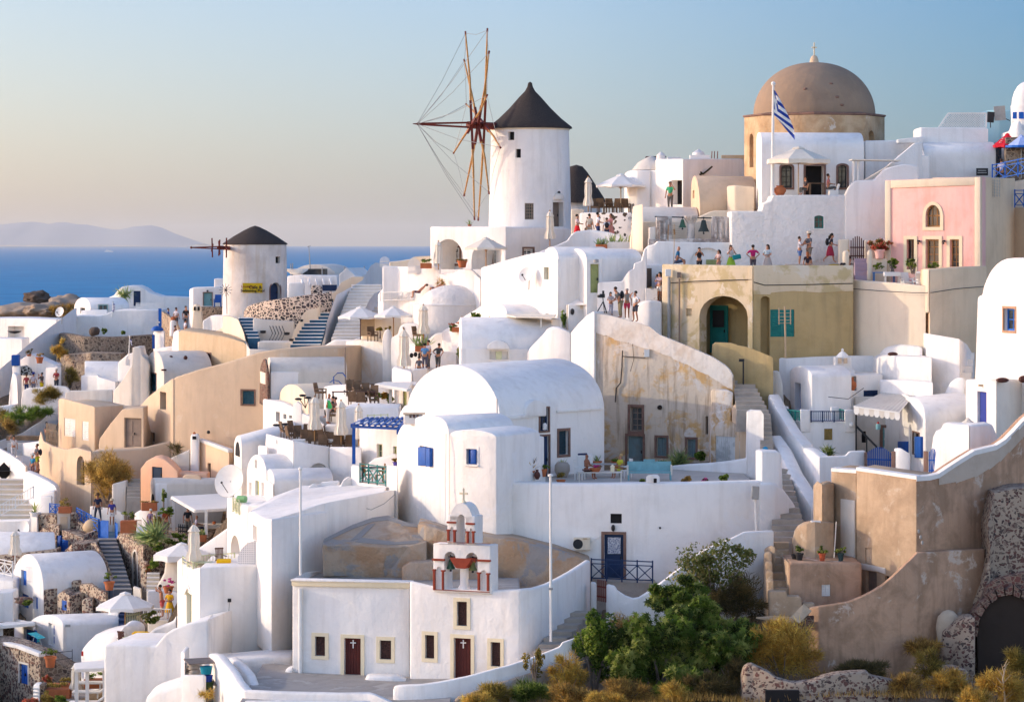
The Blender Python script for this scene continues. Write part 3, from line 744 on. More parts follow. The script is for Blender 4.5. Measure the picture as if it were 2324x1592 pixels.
rockmass('boulder','big dark brown boulder perched above the sea at far left',[((82,676,338),(1.5,1.3,.78))],'boulder',DKROCK)
rockmass('rocky_headland','low pale rocky rise under the dark boulder by the sea',[((60,712,335),(3.6,3,1.1)),((150,700,345),(2.6,2,1.4)),((105,705,330),(2.2,2,.8)),((0,722,340),(3,2,.7)),((200,715,340),(2.4,2,1.2))],'rock',plaster('pale_rock',(.36,.28,.21),(.20,.15,.12),.9,.4,bst=1.))
for q in((117,705,328,12,11),(142,705,326,16,14),(165,698,327,14,13),(172,712,324,12,12)):
 bush('dry_shrub','brown dry shrub on the rocky rise below the boulder',*q[:3],q[3],q[4],L_DRY,700,.55,group='brown dry shrubs on the headland',stems=False,clumps=6)
B0=P(247,0,34000);B0.z=SEA;e=thing('ferry','tiny white ferry far out on the sea trailing a wake','ferry',B0)
G().extrude([B0+Vector(p)for p in((-45,0,0),(40,0,0),(52,0,9),(-48,0,9))],(0,14,0)).to('hull',WPAINT,e)
G().box(B0+Vector((-5,7,13)),(62,11,8)).box(B0+Vector((-18,7,20)),(30,9,7)).to('superstructure',WPAINT,e)
G().add([B0+Vector(p)for p in((-50,0,.6),(50,7,.6),(430,-35,.6),(430,130,.6))],[(0,2,3,1)]).to('wake',CANVASW,e)
hz=bpy.data.materials.new('sea_air');hz.use_nodes=True;nt=hz.node_tree;nt.nodes.clear()
out=nt.nodes.new('ShaderNodeOutputMaterial');vol=nt.nodes.new('ShaderNodeVolumePrincipled')
vol.inputs['Color'].default_value=(.95,.95,.93,1);vol.inputs['Density'].default_value=1/80000.;vol.inputs['Anisotropy'].default_value=.2
nt.links.new(vol.outputs[0],out.inputs['Volume'])
g=G().box((0,52000,246),(104000,105000,706));tag(g.to('haze',hz),kind='stuff',label='pale sea haze over the water and far island')
H=House('windmill','tall white windmill with dark thatched cone roof and twelve bare sail poles','windmill',(1203,515,215))
WY=215
T=H.tower(1203,WY,94*WY/F,88*WY/F,522,290)
ez=Z(290,WY);cx=T.c.x
prof=[(2.62,-.12),(2.95,-.05),(2.9,.06),(2.2,.62),(1.45,1.35),(.75,2.15),(.36,2.55),(.2,2.85),(.14,3.12),(.02,3.2)]
H.add(G().lathe((cx,WY,ez),prof,40,flute=.006),'roof',THATCH,smooth=40)
H.add(G().lathe((cx,WY,ez-.2),[(2.74,0),(2.78,.1),(2.7,.2)],40),'cornice',CREAM,smooth=40)
for(a,b,c,d)in((1153,299,1167,318),(1170,338,1182,358)):opening(T,0,a,b,c,d,'dark',depth=.35,plane=round_plane(T,a-3,c+3,d))
opening(T,0,1191,461,1211,498,'win',GREYWOOD,plane=round_plane(T,1189,1213,480),mun=(3,4),depth=.18)
pl=round_plane(T,1252,1279,486)
opening(T,0,1254,459,1278,514,'door',GREYWOOD,plane=pl,depth=.5,sur=WHITE,sw=.14)
c=Frame(*pl).at(1266,452,.05);H.add(G().lathe(c,[(.42,0),(.40,.2),(.25,.38),(.02,.44)],16),'door_hood',PALE,smooth=50)
H.add(G().ball(Frame(*pl).at(1266,437,.12),.11),'lamp',BLACK)
hc=P(1085,284,212.6);ax=Vector((-math.cos(math.radians(11)),-math.sin(math.radians(11)),.012)).normalized()
hub_in=Vector((cx-2.4,WY-.45,hc.z-.05));tip=hc+ax*4.25
sail=H.add(G().tube([hub_in+Vector((1.2,.2,0)),hc+ax*.7],.26,10),'sail_axle',DARKRED,smooth=40)
H.add(G().bar(hc+ax*.6+Vector((0,0,.16)),tip+Vector((0,0,.02)),.13).bar(hc+ax*.6-Vector((0,0,.16)),tip-Vector((0,0,.02)),.13).tube([tip-ax*.25,tip+ax*.3],[.1,.03],6),'bowsprit',DARKRED)
e1=Vector((-ax.y,ax.x,0)).normalized();e2=Vector((0,0,1));ends=[]
if e1.y>0:e1=-e1
for i in range(12):
 q=math.radians(15+30*i);d=e1*math.sin(q)+e2*math.cos(q);o=hc+ax*(.45*((i%3)-1))
 R=6.65;pts=[o+d*.3,o+d*R*.5+Vector((.07*random.uniform(-1,1),0,.04)),o+d*R+ax*.12];ends.append(pts[-1])
 H.add(G().tube(pts,[.085,.075,.05],7),'sail_pole',POLE,smooth=60)
 H.add(G().bar(o-d*.1,o+d*1.75,.17,.2),'sail_clamp',DARKRED);H.add(G().tube([pts[-1]-d*.1,pts[-1]+d*.14],.07,6),'sail_tip',DARKRED)
g=G()
for i,p in enumerate(ends):
 q=ends[(i+1)%12];g.tube([p,p.lerp(q,.5)-(p.lerp(q,.5)-hc)*.03,q],.016,4)
 g.tube([tip,tip.lerp(p,.5)-Vector((0,0,.25)),p],.018,4)
H.add(g,'rigging',STEEL)
H=House('arcade_house','white flat roofed house with two arched porches below the tall windmill','house',(1060,610,210))
A=H.mass([(976,514,211.5),(1148,514.5,207)],9,612,back=(.5,.86));B=H.mass([(1148,515,207.05),(1290,517,212),(1318,536,213)],7,600,back=(-.2,1))
for(u0,u1,w0,w1)in((984,1051,1025,1043),(1070,1145,1121,1131)):
 opening(A,0,u0,542,u1,611,'hole',depth=2.2,arch=1.0)
 a,b=A.planes[0];n=Frame(a,b).n;pb=(a-n*2.19,b-n*2.19)
 opening(A,0,w0,562,w1,598,'win',WPAINT,plane=pb,cut=False,sur=STONETRIM,depth=.04,sw=.16,mun=(1,2))
opening(B,0,1188,564,1210,580,'win',WPAINT,sur=STONETRIM,sw=.12)
pot_plant('spiky green plant on the roof edge left of the tall windmill',1066,513,210,.1,.15,'agave',.5)
closed_umbrella('furled cream parasol in the left porch of the arcade house',995,547,612,598,205,r=.28)
umbrella('open cream parasol in front of the right porch of the arcade house',1103,540,562,604,52,202,pole=POLE)
closed_umbrella('furled cream parasol standing against the base of the tall windmill',1248,478,558,542,204,r=.32)
pot_plant('large round terracotta pot with dry plant between the arched porches',1049,607,203,.45,.32,'bush',.12,L_DRY)
pot_plant('square terracotta planter on the wall left of the arcade house',967,609,206,.35,.3,'bush',.35,L_GREEN,long=.75)
H=House('garden_wall','low cream garden wall left of the arcade house by the sea','wall',(925,605,214))
H.mass([(884,594,214),(905,592,214),(931,588,214),(940,582,214),(978,580,215)],.5,612,CREAM)
H.mass([(868,603,209),(903,604,209),(925,605,208),(955,603,207),(1000,604,206)],.5,640,WHITE)
def picket(label,pts,h,mat,arch=0,n=12,group=None,name='picket_gate',cat='gate'):
 a,b=(P(*p)for p in pts);e=thing(name,label,cat,a,group);r=G()
 for k in(.22,.68):r.bar(a+Vector((0,0,h*k)),b+Vector((0,0,h*k)),.04,.07)
 r.to('rail',mat,e);g=G()
 for i in range(n):
  t=(i+.5)/n;p=a.lerp(b,t);hh=h+arch*math.sin(math.pi*t);w=(b-a).length/n*.5
  g.bar(p-Vector((0,.03,0)),p+Vector((0,-.03,hh)),w,.03)
 g.to('pickets',mat,e);return e
picket('white picket gate with arched top beside the cream garden wall',[(925,622,207.5),(954,621,207)],.75,WPAINT,.35,11)
picket('short white picket fence at the sea edge left of the arched gate',[(862,607,214),(884,606,214)],.6,WPAINT,.15,8,name='picket_fence',cat='fence')
H=House('thatched_mill','low white mill with dark thatched dome roof behind the tall windmill','mill',(1308,490,224))
H.tower(1308,224,1.9,1.8,500,459)
H.add(G().lathe(P(1308,459,224),[(2.25,-.05),(2.2,.05),(1.75,.75),(1.2,1.6),(.8,2.2),(.45,2.6),(.02,2.72)],32,flute=.006),'roof',THATCH,smooth=40)
H=House('terrace_wall','white terrace wall studded with black lava stones under parasols','wall',(1370,530,202))
H.mass([(1318,482,203),(1434,482,201)],7,545,SPOTWALL)
H.mass([(1296,474,208),(1325,474,208)],.3,500,CREAM)
picket('white wooden gate at the right end of the spotted terrace wall',[(1424,524,200.6),(1439,524,200.6)],1.1,WPAINT,0,5)
umbrella('open white parasol on the spotted wall terrace by the skyline',1409,396,420,480,60,204,CANVASW,PALEWOOD)
closed_umbrella('furled cream parasol on the spotted wall terrace by the skyline',1335,401,481,467,203.5,r=.3)
D0=mk_chair('dark_chair','dark brown woven chair on the terrace above the spotted wall',WICKER,P(1350,484,203.5),group='dark chairs on the spotted wall terrace')
for u,r_ in((1387,.4),(1400,-.3),(1420,.2),(1446,0),(1366,2.8)):dup(D0,P(u,483.5,203.6+random.random()),r_)
mk_table('terrace_table','dark table among chairs on the spotted wall terrace',WICKER,P(1385,484,203.2),1.,.8)
for a in[('woman in white top and red skirt at the spotted terrace wall',1310,547,197,dict(top=(.75,.6,.6),bottom=(.7,.01,.02),bl='skirt',rz=70,arms='front',hair='black')),('man in beige shirt turned away beside the spotted terrace wall',1338,546,197,dict(top=(.55,.48,.38),bottom=(.4,.35,.28),rz=150,hair='black')),('man in white shirt and dark blue shorts at the spotted wall',1357,546,198,dict(top=(.75,.74,.8),bottom=(.02,.04,.15),bl='short',rz=100,arms='front',hair='black',h=1.8)),('person with a black backpack between others at the spotted wall',1377,548,197,dict(top=(.7,.7,.75),bottom=(.05,.06,.12),rz=180,bag=(.02,.02,.03),hair='brown',h=1.5)),('woman in long pink dress at the spotted terrace wall',1386,547,198,dict(top=(.65,.28,.25),bottom=(.65,.28,.25),bl='skirt',rz=-60,hair='brown',arms='front',h=1.75))]:
 person(*a[:4],group=None,**a[4])
H=House('skyline_house','white cubic house with rounded corner and dark doorway on the skyline','house',(1551,465,203))
H.mass([(1423,389,205.5),(1428,387,204.3),(1445,386,203.6),(1476,386,203.4)],5,485)
A=H.mass([(1474,386,203.6),(1490,386,203.3),(1491,361,203.2),(1551,360,201)],5,480,bev=.06);B=H.mass([(1551,360.5,201.02),(1692,360,205)],4,470)
opening(A,2,1523,409,1548,464,'dark',depth=.6)
H.add(G().lathe(P(1478,386,206),[(1.3,0),(.9,.5),(.3,.85),(.02,.95)],16),'dome',PALE,smooth=40)
H.add(G().lathe(P(1500,362,203.4),[(.3,0),(.28,.3),(.05,.5)],10).box(P(1588,357,204),(1.3,.8,.3)).lathe(P(1585,353,204),[(.42,0),(.38,.2),(.05,.42)],10).box(P(1530,359,204),(.9,.5,.16)),'chimney',WHITE,smooth=40)
H.add(G().box(P(1668,356,205),(1.8,.4,.22)),'roof_box',TAN)
for u in(1615,1621,1628):H.add(G().tube([P(u,360,205),P(u+1,343,205)],.03,4),'antenna_rod',REDBROWN)
g=G()
for i in range(9):g.bar(P(1466+i*5,371,206),P(1470+i*5,356,206),.03).bar(P(1470+i*5,371,206),P(1466+i*5,356,206),.03)
g.bar(P(1466,356,206),P(1512,356,206),.08).bar(P(1466,371,206),P(1466,356,206),.08);tag(g.to('trellis',BROWN),'brown lattice trellis screen on the skyline house roof','trellis')
person('man in bright green shirt on the phone at the skyline doorway',1521,478,199,arms='ear',arms2='down',top=(.05,.42,.20),bottom=(.15,.14,.13),hair='brown',h=1.85,rz=-15)
e=thing('creeper','dark spreading succulent sprawling on the skyline house wall','plant',P(1590,396,200));g=G()
for a,b in(((1595,395),(1583,384)),((1583,384),(1573,378)),((1595,395),(1607,386)),((1607,386),(1616,378)),((1592,396),(1568,394))):g.tube([P(*a,202),P(*b,202.3)],.06,5)
g.to('stem',L_DRK[0],e)
H=House('cream_chapel','cream barrel vaulted chapel below the skyline house','chapel',(1640,480,196))
A=H.vault((1568,440,197.5),(1588,474,192),1.55,0,490,BEIGE,sweep=(3.75,1.3,0),label='cream barrel vault')
opening(A,0,1572,432,1576,450,'blank',depth=.2)
H.vault((1452,490,195),(1459,505,191),.75,0,525,PALE,sweep=(3.5,.8,0))
H.mass([(1652,422,192),(1668,420,191.5),(1712,424,191.5)],.8,480,CREAM)
H.mass([(1570,500,190.5),(1610,481,190.5),(1622,478,190.5),(1712,477,190.5)],1.2,520,CREAM)
H=House('cream_wall','tall cream wall stepping down beside the old bell frame','wall',(1448,610,188))
H.mass([(1431,546,188),(1435,520,188),(1438,468,187.8),(1459,462,187)],1.4,616,CREAM)
H.mass([(1458,503,189.5),(1660,502,189.5)],.8,560,CREAM,bev=.05)
H=House('old_belfry','weathered stone belfry with cracked piers and a short column','belfry',(1570,555,186.5))
OLDST=plaster('cracked_white_stone',(.58,.54,.50),(.30,.25,.22),.95,1.2,lo=.48,hi=.58,streak=(.16,.12,.10),samt=.7,bst=1.)
H.mass([(1490,492,186.3),(1525,491,186.3)],.8,546,OLDST,'pier',bev=.03);H.mass([(1616,491,186.3),(1656,492,186.3)],.8,548,OLDST,'pier',bev=.03)
for i in range(3):H.mass([(1496+i*10,500,186.2),(1501+i*10,500,186.2)],.12,540,OLDST,'pilaster',bev=.02,wob=0);H.mass([(1621+i*12,500,186.2),(1627+i*12,500,186.2)],.12,543,OLDST,'pilaster',bev=.02,wob=0)
H.mass([(1472,541,186),(1480,543,186),(1656,542,186)],1.1,556,OLDST,'base',bev=.03)
H.mass([(1473,516,186.4),(1489,514,186.4)],.6,545,PALE,'pier',bev=.05)
c=P(1568,543,186.6);H.add(G().lathe(c,[(.28,0),(.24,.1),(.22,.95),(.28,1.05),(.42,1.3),(.42,1.42)],8),'column',OLDST)
H.add(G().bar(P(1486,491.5,186.6),P(1622,495,186.6),.07),'beam',BLACK)
def bell(label,u,v,Y,h,r,mat,cat='bell',group=None):
 b=P(u,v,Y);e=thing('bell',label,cat,b,group)
 G().lathe(b,[(r,-h),(r*.93,-h*.9),(r*.66,-h*.65),(r*.5,-h*.3),(r*.38,-h*.08),(.02,0)],18).to('bell_body',mat,e,smooth=50)
 G().tube([b+Vector((0,0,.02)),b+Vector((0,0,.16))],.045,6).tube([b-Vector((0,0,h*.8)),b-Vector((0,0,h*1.18))],.03,5).ball(b-Vector((0,0,h*1.14)),.06,6,4).to('clapper',BLACK,e)
bell('small green bronze bell hanging in the weathered bell frame',1549,497,186.6,.52,.24,BRONZE)
bell('larger dark bronze bell hanging in the weathered bell frame',1597,498,186.6,.74,.34,DKBRONZE)
H=House('curved_wall','white wall with blind arch below the weathered bell frame','wall',(1560,600,185))
A=H.mass([(1463,572,185.3),(1466,562,185.2),(1473,557,185.1),(1486,554,185),(1492,547,185),(1657,550,185)],.9,618)
opening(A,4,1563,562,1647,612,'blank',depth=.18,arch=1.0)
opening(A,4,1603,589,1627,612,'plank',GREEN,cut=False,depth=.12)
e=thing('television_antenna','thin television antenna mast in front of the bell frame','antenna',P(1529,600,183.5));g=G().tube([P(1529,603,183.5),P(1531,508,183.5)],.025,5)
for i in range(8):g.bar(P(1522,512+i*5,183.5),P(1543,514+i*5,183.5),.02)
g.to('mast',PALEWOOD,e);G().bar(P(1517,510,183.5),P(1516,545,183.5),.05).bar(P(1530,520,183.4),P(1531,532,183.4),.1).to('rod',WOOD,e)
H=House('domed_church','old ochre octagonal church with large brown dome','church',(1848,430,199));DY=199;k=DY/F
OCT=plaster('flaking_ochre_wall',(.58,.42,.26),(.40,.26,.14),.9,.8,lo=.42,hi=.62,streak=(.5,.3,.16),samt=.5,patch=(.62,.55,.46),plo=.6,phi=.64,bst=.9)
DOME=plaster('brown_dome_render',(.30,.215,.15),(.22,.155,.11),.8,.35,streak=(.36,.25,.16),samt=.5,bst=.5)
cx=X(1848,DY);z0=Z(266,DY);R=158.5*k;S=Solid();S.e=H.e;S.mat=OCT;S.cuts=[]
S.obj=G().lathe((cx,DY,0),[(R,Z(455,DY)),(R,z0)],8,ph=math.radians(264)).to('drum',OCT,H.e);S.planes=[]
for i in range(8):
 a0=math.radians(264+45*i);a1=math.radians(264+45*(i+1))
 S.planes.append((Vector((cx+R*math.cos(a0),DY+R*math.sin(a0),0)),Vector((cx+R*math.cos(a1),DY+R*math.sin(a1),0))))
H.add(G().lathe((cx,DY,z0),[(R*1.0,-.02),(R*1.02,.03),(R*1.02,.12),(R*.9,.2)],8,ph=math.radians(264)),'cornice',STONETRIM)
r=138*k;hh=(258-138)*k
H.add(G().lathe((cx,DY,z0+.12),[(r*math.cos(q)**.92,hh*math.sin(q))for q in[math.pi/2*i/24 for i in range(24)]]+[(.02,hh)],64),'dome',DOME,smooth=60)
H.add(G().lathe((cx,DY,z0+hh),[(.32,0),(.27,.3),(.18,.52),(.02,.6)],14),'finial',BEIGE,smooth=50)
cz=z0+hh+.6;H.add(G().box((cx,DY,cz+.38),(.09,.09,.85)).box((cx,DY,cz+.48),(.34,.09,.09)),'cross',YELLOWP,bevel=.02)
for(a,b,h2)in((-.9,-.35,.45),(.75,.45,.55),(1.1,.8,.3),(1.4,.9,.15)):
 zz=z0+.12+hh*h2;H.add(G().ball((cx+a,DY-math.sqrt(max(.1,(r*math.sqrt(1-h2*h2))**2-a*a)),zz),(.14,.12,.08)),'stone_stud',STONETRIM)
opening(S,6,1701,303,1710,380,'blank',depth=.35,arch=1.0,plane=S.planes[6]);opening(S,0,1970,296,1985,345,'blank',depth=.35,arch=1.0,plane=S.planes[1])
H=House('vaulted_restaurant','white barrel vaulted house with dark arched windows before the domed church','house',(1840,442,189))
A=H.vault((1716,337,193.5),(1728,341,188.3),1.05,0,450,sweep=(6.35,.7,0),e=.75)
for u0,u1 in((1773,1798),(1902,1922)):opening(A,1,u0,375,u1,426,'win',BLACK,arch=.5,sur=STONETRIM,sw=.12,mun=(1,3))
opening(A,1,1828,376,1870,446,'dark',depth=.8,sur=STONETRIM,sw=.12)
H.mass([(1964,319,191.2),(2044,318,191.8),(2092,319,192)],3,440)
H.mass([(2038,316,190.5),(2096,309.5,190.5)],.8,316,bev=.04,deep=0)
H.mass([(1950,415,186.6),(2012,378,187),(2076,324,187.6),(2094,323,187.8)],.5,425)
opening(A,1,1856,393,1870,408,'win',BROWN,plane=(A.planes[1][0]+Vector((0,.7,0)),A.planes[1][1]+Vector((0,.7,0))),cut=False,mun=(0,0))
H=House('hall_wall','long white wall with stepped top and small dark window under the parasol','wall',(1800,600,184.5))
A=H.mass([(1659,479,184.6),(1729,479,184.5),(1732,462,184.5),(1750,455,184.5),(1754,443,184.5),(1920,442,184.5)],3.4,612,WHITE2,wob=.02)
H.mass([(1918,442,184.4),(1926,426,184.4),(1934,415,184.4),(1946,409,184.4),(1984,408,184.4),(1997,395,184.4),(2006,384,184.4),(2020,379,184.4),(2052,372,184.4),(2085,376,184.4)],.7,612)
opening(A,4,1848,489,1869,518,'win',TEAL,sur=WHITE,sw=.08,arch=.4,mun=(1,1))
H.mass([(2040,352,187.8),(2110,352,187.8)],1,420)
umbrella('large open cream parasol on the white terrace before the domed church',1812,334,362,443,75,185.6,CANVAS,PALEWOOD,val=.28)
H=thing('shade_canopy','light reed shade canopy on white posts beside the cream parasol','canopy',P(1970,440,185.5))
for u in(1938,1948):G().tube([P(u,442,185.6),P(u,366,185.6)],.09,8).to('post',WPAINT,H)
G().box(P(1985,364,186),(2.9,1.8,.07),ry=.02).to('roof',CANVAS,H)
e=thing('clay_jar','round orange clay jar on the white terrace by the flagpole','jar',P(1770,443,185.4));G().lathe(P(1770,443,185.4),[(.22,0),(.38,.25),(.36,.4),(.2,.52),(.24,.58)],18).to('body',TERRA,e,smooth=60)
mk_table('cafe_table','small cafe table under the big cream parasol',WICKER,P(1853,443,185.8),.9,.8)
person('seated woman with curly hair at the cafe table under the parasol',1880,443,186.2,'sit',rz=90,top=(.3,.1,.12),bottom=(.1,.1,.1),arms='front',hair='brown',skin=0)
person('seated figure low behind the cafe table in the dark doorway',1829,443,186.8,'sit',rz=-60,top=(.05,.04,.05),bottom=(.1,.1,.1),hair='black',h=1.5)
e=thing('white_armchair','white draped armchair behind the cafe table','chair',P(1892,443,186));G().box(P(1892,438,186),(.6,.6,.35)).to('seat',WPAINT,e,bevel=.06);G().box(P(1900,428,186.1),(.14,.6,.6),ry=.35).to('backrest',WPAINT,e,bevel=.05)
MFLAG=C(.015,.05,.32);
def flag(label,u,vt,vb,Y,fp,cat='flag',pole=.05):
 """fp: list of (u_hoist, v_hoist, u_fly, v_fly) rows from the top of the cloth down, nine stripes"""
 e=thing('flag',label,cat,P(u,vb,Y));G().tube([P(u-2,vb,Y),P(u,vt,Y)],[pole,pole*.6],8).ball(P(u,vt,Y),pole*1.3,6,4).to('flagpole',WPAINT,e)
 b=G();w=G();n=9;m=8
 def pt(i,j):
  t=i/n;s=j/m;k=t*(len(fp)-1);a=int(min(k,len(fp)-2));f=k-a
  r=[lerp(fp[a][q],fp[a+1][q],f)for q in range(4)]
  return P(lerp(r[0],r[2],s),lerp(r[1],r[3],s),Y-.05+.16*math.sin(s*7+t*3)*s)
 for i in range(n):
  for j in range(m):
   canton=i<5 and j<3;cross=canton and(i==2 or j==1)
   white=(i%2==1)if not canton else cross
   q=[pt(i,j),pt(i,j+1),pt(i+1,j+1),pt(i+1,j)];(w if white else b).add(q,[(0,1,2,3)])
 c=b.to('cloth',MFLAG,e);w.to('stripes',WPAINT,c);return e
flag('large blue and white striped flag drooping from the tall pole by the parasol',1755,190,443,185.2,[(1755,202,1760,207),(1754,222,1778,240),(1754,242,1792,268),(1756,260,1802,292),(1766,272,1804,318)],pole=.11)
H=House('stepped_white_house','white stepped barrel roofed house with trellis on top right of the domed church','house',(2180,400,190.5))
H.vault((2084,352,194.5),(2096,357,189.5),.9,0,415,sweep=(4.5,.3,0),e=.7)
H.mass([(2084,292,191.4),(2090,289,191.2),(2243,291,191.6)],2.5,400)
H.mass([(2085,322,190),(2092,333,189.3),(2098,352,189.1),(2099,400,189)],.3,415,bev=.05)
S=Solid();S.e=H.e;S.mat=WHITE;S.planes=[(P(2040,400,187.78),P(2110,400,187.78))];opening(S,0,2052,374,2071,412,'plank',BLACK,cut=False,arch=1.,depth=.04)
e=thing('trellis','white lattice trellis panel standing on the stepped white roof','trellis',P(2180,290,192));g=G()
TP=[(2130,290),(2152,257),(2238,257),(2238,290)]
for a,b in zip(TP,TP[1:]+TP[:1]):g.bar(P(*a,192),P(*b,192),.09)
for i in range(-12,30):
 for sg in(1,-1):
  u0=2130+i*5.5;a=(u0,290);b=(u0+sg*33,257)
  def inside(u,v):return 2130+(290-v)*.667<=u<=2238
  pts=[(lerp(a[0],b[0],t/6),lerp(a[1],b[1],t/6))for t in range(7)]
  for p,q in zip(pts,pts[1:]):
   if inside(*p)and inside(*q):g.bar(P(*p,192),P(*q,192),.045)
g.to('lattice',WPAINT,e)
H=House('turquoise_shop','turquoise shop front with dark souvenir racks at the right edge','shop',(2290,400,194));TQ=plaster('turquoise_wall',(.36,.58,.62),(.28,.46,.5),.5,.6)
H.mass([(2240,250,195),(2268,250,194.5),(2300,250,194.5),(2340,250,194.5)],3,430,TQ)
H.add(G().box(P(2290,365,193.9),(1.5,.5,2.0)).box(P(2262,360,193.6),(.25,.3,2)),'souvenir_rack',stone('souvenirs',(.05,.05,.06),[(.02,.03,.06),(.10,.10,.12),(.04,.08,.12),(.2,.12,.08)],9,.02))
H=House('domed_chapel','bright white domed chapel with blue windows cut by the right edge','chapel',(2318,300,192));c=P(2330,320,192);kk=192/F
H.add(G().lathe(c,[(35*kk,-1),(35*kk,(320-262)*kk),(36*kk,(320-240)*kk)]+[(34*kk*math.cos(q),(320-240)*kk+55*kk*math.sin(q))for q in(0,.3,.6,.9,1.2,1.45)],32),'dome',WHITE,smooth=50)
H.add(G().box(P(2303,262,190.9),(.25,.1,.42)).box(P(2318,262,190.9),(.3,.1,.42)),'window',COBALT)
H.mass([(2284,300,190),(2300,296,189.6),(2308,276,189.4),(2316,275,189.4),(2322,296,189.4),(2340,296,189.4)],2,330)
H.mass([(2282,325,189.2),(2283,312,189.2),(2340,310,189)],.5,345,DARKSTONE)
for i,(lb,u,cm,w)in enumerate((('red parasol with white lettering marks at the right edge',2288,0,1),('blue and white parasol at the right edge beside the red one',2318,1,0))):
 e=umbrella(lb,u,303 if i==0 else 308,330,405,36 if i==0 else 34,190-i,[C(.62,.01,.03),C(.45,.55,.85)][i],STEEL,name='advertising_umbrella')
 g=G();bb=P(u,405,190-i);rr=36*(190-i)/F;za=Z(303 if i==0 else 308,190-i);ze=Z(330,190-i)
 if i==0:
  for q in(3.6,4.3,5.0,5.6):
   for t in(.45,.62,.78):
    d=Vector((math.cos(q+t*.4),math.sin(q+t*.4),0));p=Vector((bb.x,bb.y,0))+d*rr*t+Vector((0,0,lerp(za,ze,t+.03)+.035));g.box(p,(.2,.1,.02),rz=q+1.4)
  g.to('lettering',WPAINT,e)
 else:G().lathe((bb.x,bb.y,0),[(rr*1.0,ze-.14),(rr*1.01,ze-.12),(rr*1.01,ze-.02),(rr*1.0,ze)],16).to('valance',COBALT,e)
e=thing('loudspeaker','black loudspeaker box on the turquoise corner','loudspeaker',P(2248,277,193));G().box(P(2248,266,193),(.42,.35,.66),ry=.08).to('cabinet',BLACK,e,bevel=.02);G().tube([P(2248,290,193),P(2248,276,193)],.03).to('bracket',BLACK,e)
e=thing('hanging_sign','grey square sign on a bracket near the right edge','sign',P(2270,260,193));G().box(P(2269,257,193),(.7,.08,.9),ry=-.08).to('panel',STEEL,e,bevel=.01);G().bar(P(2279,268,193),P(2292,274,193),.05).to('arm',BLACK,e)
rail('blue_railing','blue crossed railing in front of the turquoise shop',P(2252,412,187),P(2340,394,184.5),1.0,COBALT,3)
person('person seated with back to the blue railing by the souvenir racks',2273,408,188.5,'sit',rz=160,top=(.55,.5,.6),bottom=(.1,.1,.12),hair='brown')
rail('blue_railing','blue crossed railing beside the pink house at the right edge',P(2303,470,184),P(2345,470,182),1.0,COBALT,2)
H=House('beige_corner_wall','cracked beige wall at the right edge behind the pink house','wall',(2315,600,184));H.mass([(2300,470,184.5),(2345,470,183)],2,660,BEIGE)
H.mass([(2296,412,189),(2345,404,188)],2,480,CREAM)
H=thing('road_sign_board','small dark sign board at the end of the stepped house wall','sign',P(2229,400,189));G().box(P(2229,390,189),(.72,.06,.45)).to('board',BLACK,H);G().box(P(2229,387,188.95),(.5,.03,.05)).box(P(2229,392,188.95),(.56,.03,.05)).to('lettering',STEEL,H)
H=House('pink_house','pink house with cream corner trim and arched upper window','house',(2115,612,180))
A=H.mass([(2009,409,182.4),(2226,401,178.8)],0.8,640,PINK,back=(.5,.86),bev=.04,wob=.01);B=H.mass([(2226.5,401,178.8),(2304,404,184.5)],4,655,WARMTAN,back=(-.6,.8),bev=.05)
pl=A.planes[0]
H.slab(pl,[(2009.5,640),(2009.5,410),(2022,409.5),(2022,640)],.1,.07,CREAM,'corner_pilaster');H.slab(pl,[(2213,640),(2213,402),(2226,401.2),(2226,640)],.1,.07,CREAM,'corner_pilaster')
H.slab(pl,[(2022,427),(2022,409.4),(2213,402),(2213,420)],.1,.068,CREAM,'frieze')
opening(A,0,2101,465,2134,515,'win',WOOD,arch=1.3,sur=YELLOWP,sw=.2,mun=(2,1),depth=.3)
for u0,u1,k_ in((2058,2075,'win'),(2101,2131,'win'),(2156,2177,'win')):opening(A,0,u0,543,u1,611,k_,BROWN if u0==2058 else WOOD,sur=YELLOWP,sw=.2,mun=(1,3),depth=.3,name='door' if u0==2101 else 'window')
for u in(2087,2144):H.add(G().box(Frame(*pl).at(u,547,.12),(.16,.2,.12)).box(Frame(*pl).at(u,552,.16),(.1,.1,.1)),'wall_lamp',BLACK)
e=thing('roof_antenna','grid television antenna against the side of the pink house','antenna',P(2258,470,181));g=G().tube([P(2249,520,180.6),P(2250,412,180.6)],.02,5)
for i in range(12):g.bar(P(2248,408+i*3.4,180.6),P(2270,406+i*3.4,180.6),.018)
for i in range(4):g.bar(P(2251+i*6,406,180.6),P(2251+i*6,447,180.6),.02)
g.to('grid',STEEL,e)
H=House('retaining_wall','tall cream retaining wall below the pink house','wall',(2100,800,179))
H.mass([(1930,634,179.4),(2102,648,175.0)],5,822,CREAM,bev=.12);H.mass([(2101,612,174.9),(2109,610,174.7)],1.5,700,CREAM,bev=.1,deep=0)
H.mass([(2109.5,611,174.7),(2180,606,176.6),(2240,603,178.3)],4,822,WARMTAN,bev=.1)
H=House('entrance_steps','mauve steps with rounded cream posts left of the pink house','steps',(1955,632,181));MAUVE=plaster('mauve_step',(.45,.33,.38),(.36,.27,.3),.5,1)
for i in range(5):H.add(G().box(P(1957,632-i*10,181.2+i*.35),(.95,.6,.3)),'step',MAUVE,bevel=.02)
for u,v0,v1,w in((1974,567,636,.16),(1920,568,604,.2)):H.add(G().lathe(P(u,v1,180.9),[(w,0),(w,Z(v0,181)-Z(v1,181)-.15),(w*.6,Z(v0,181)-Z(v1,181)-.03),(.02,Z(v0,181)-Z(v1,181))],14),'post',CREAM,smooth=50)
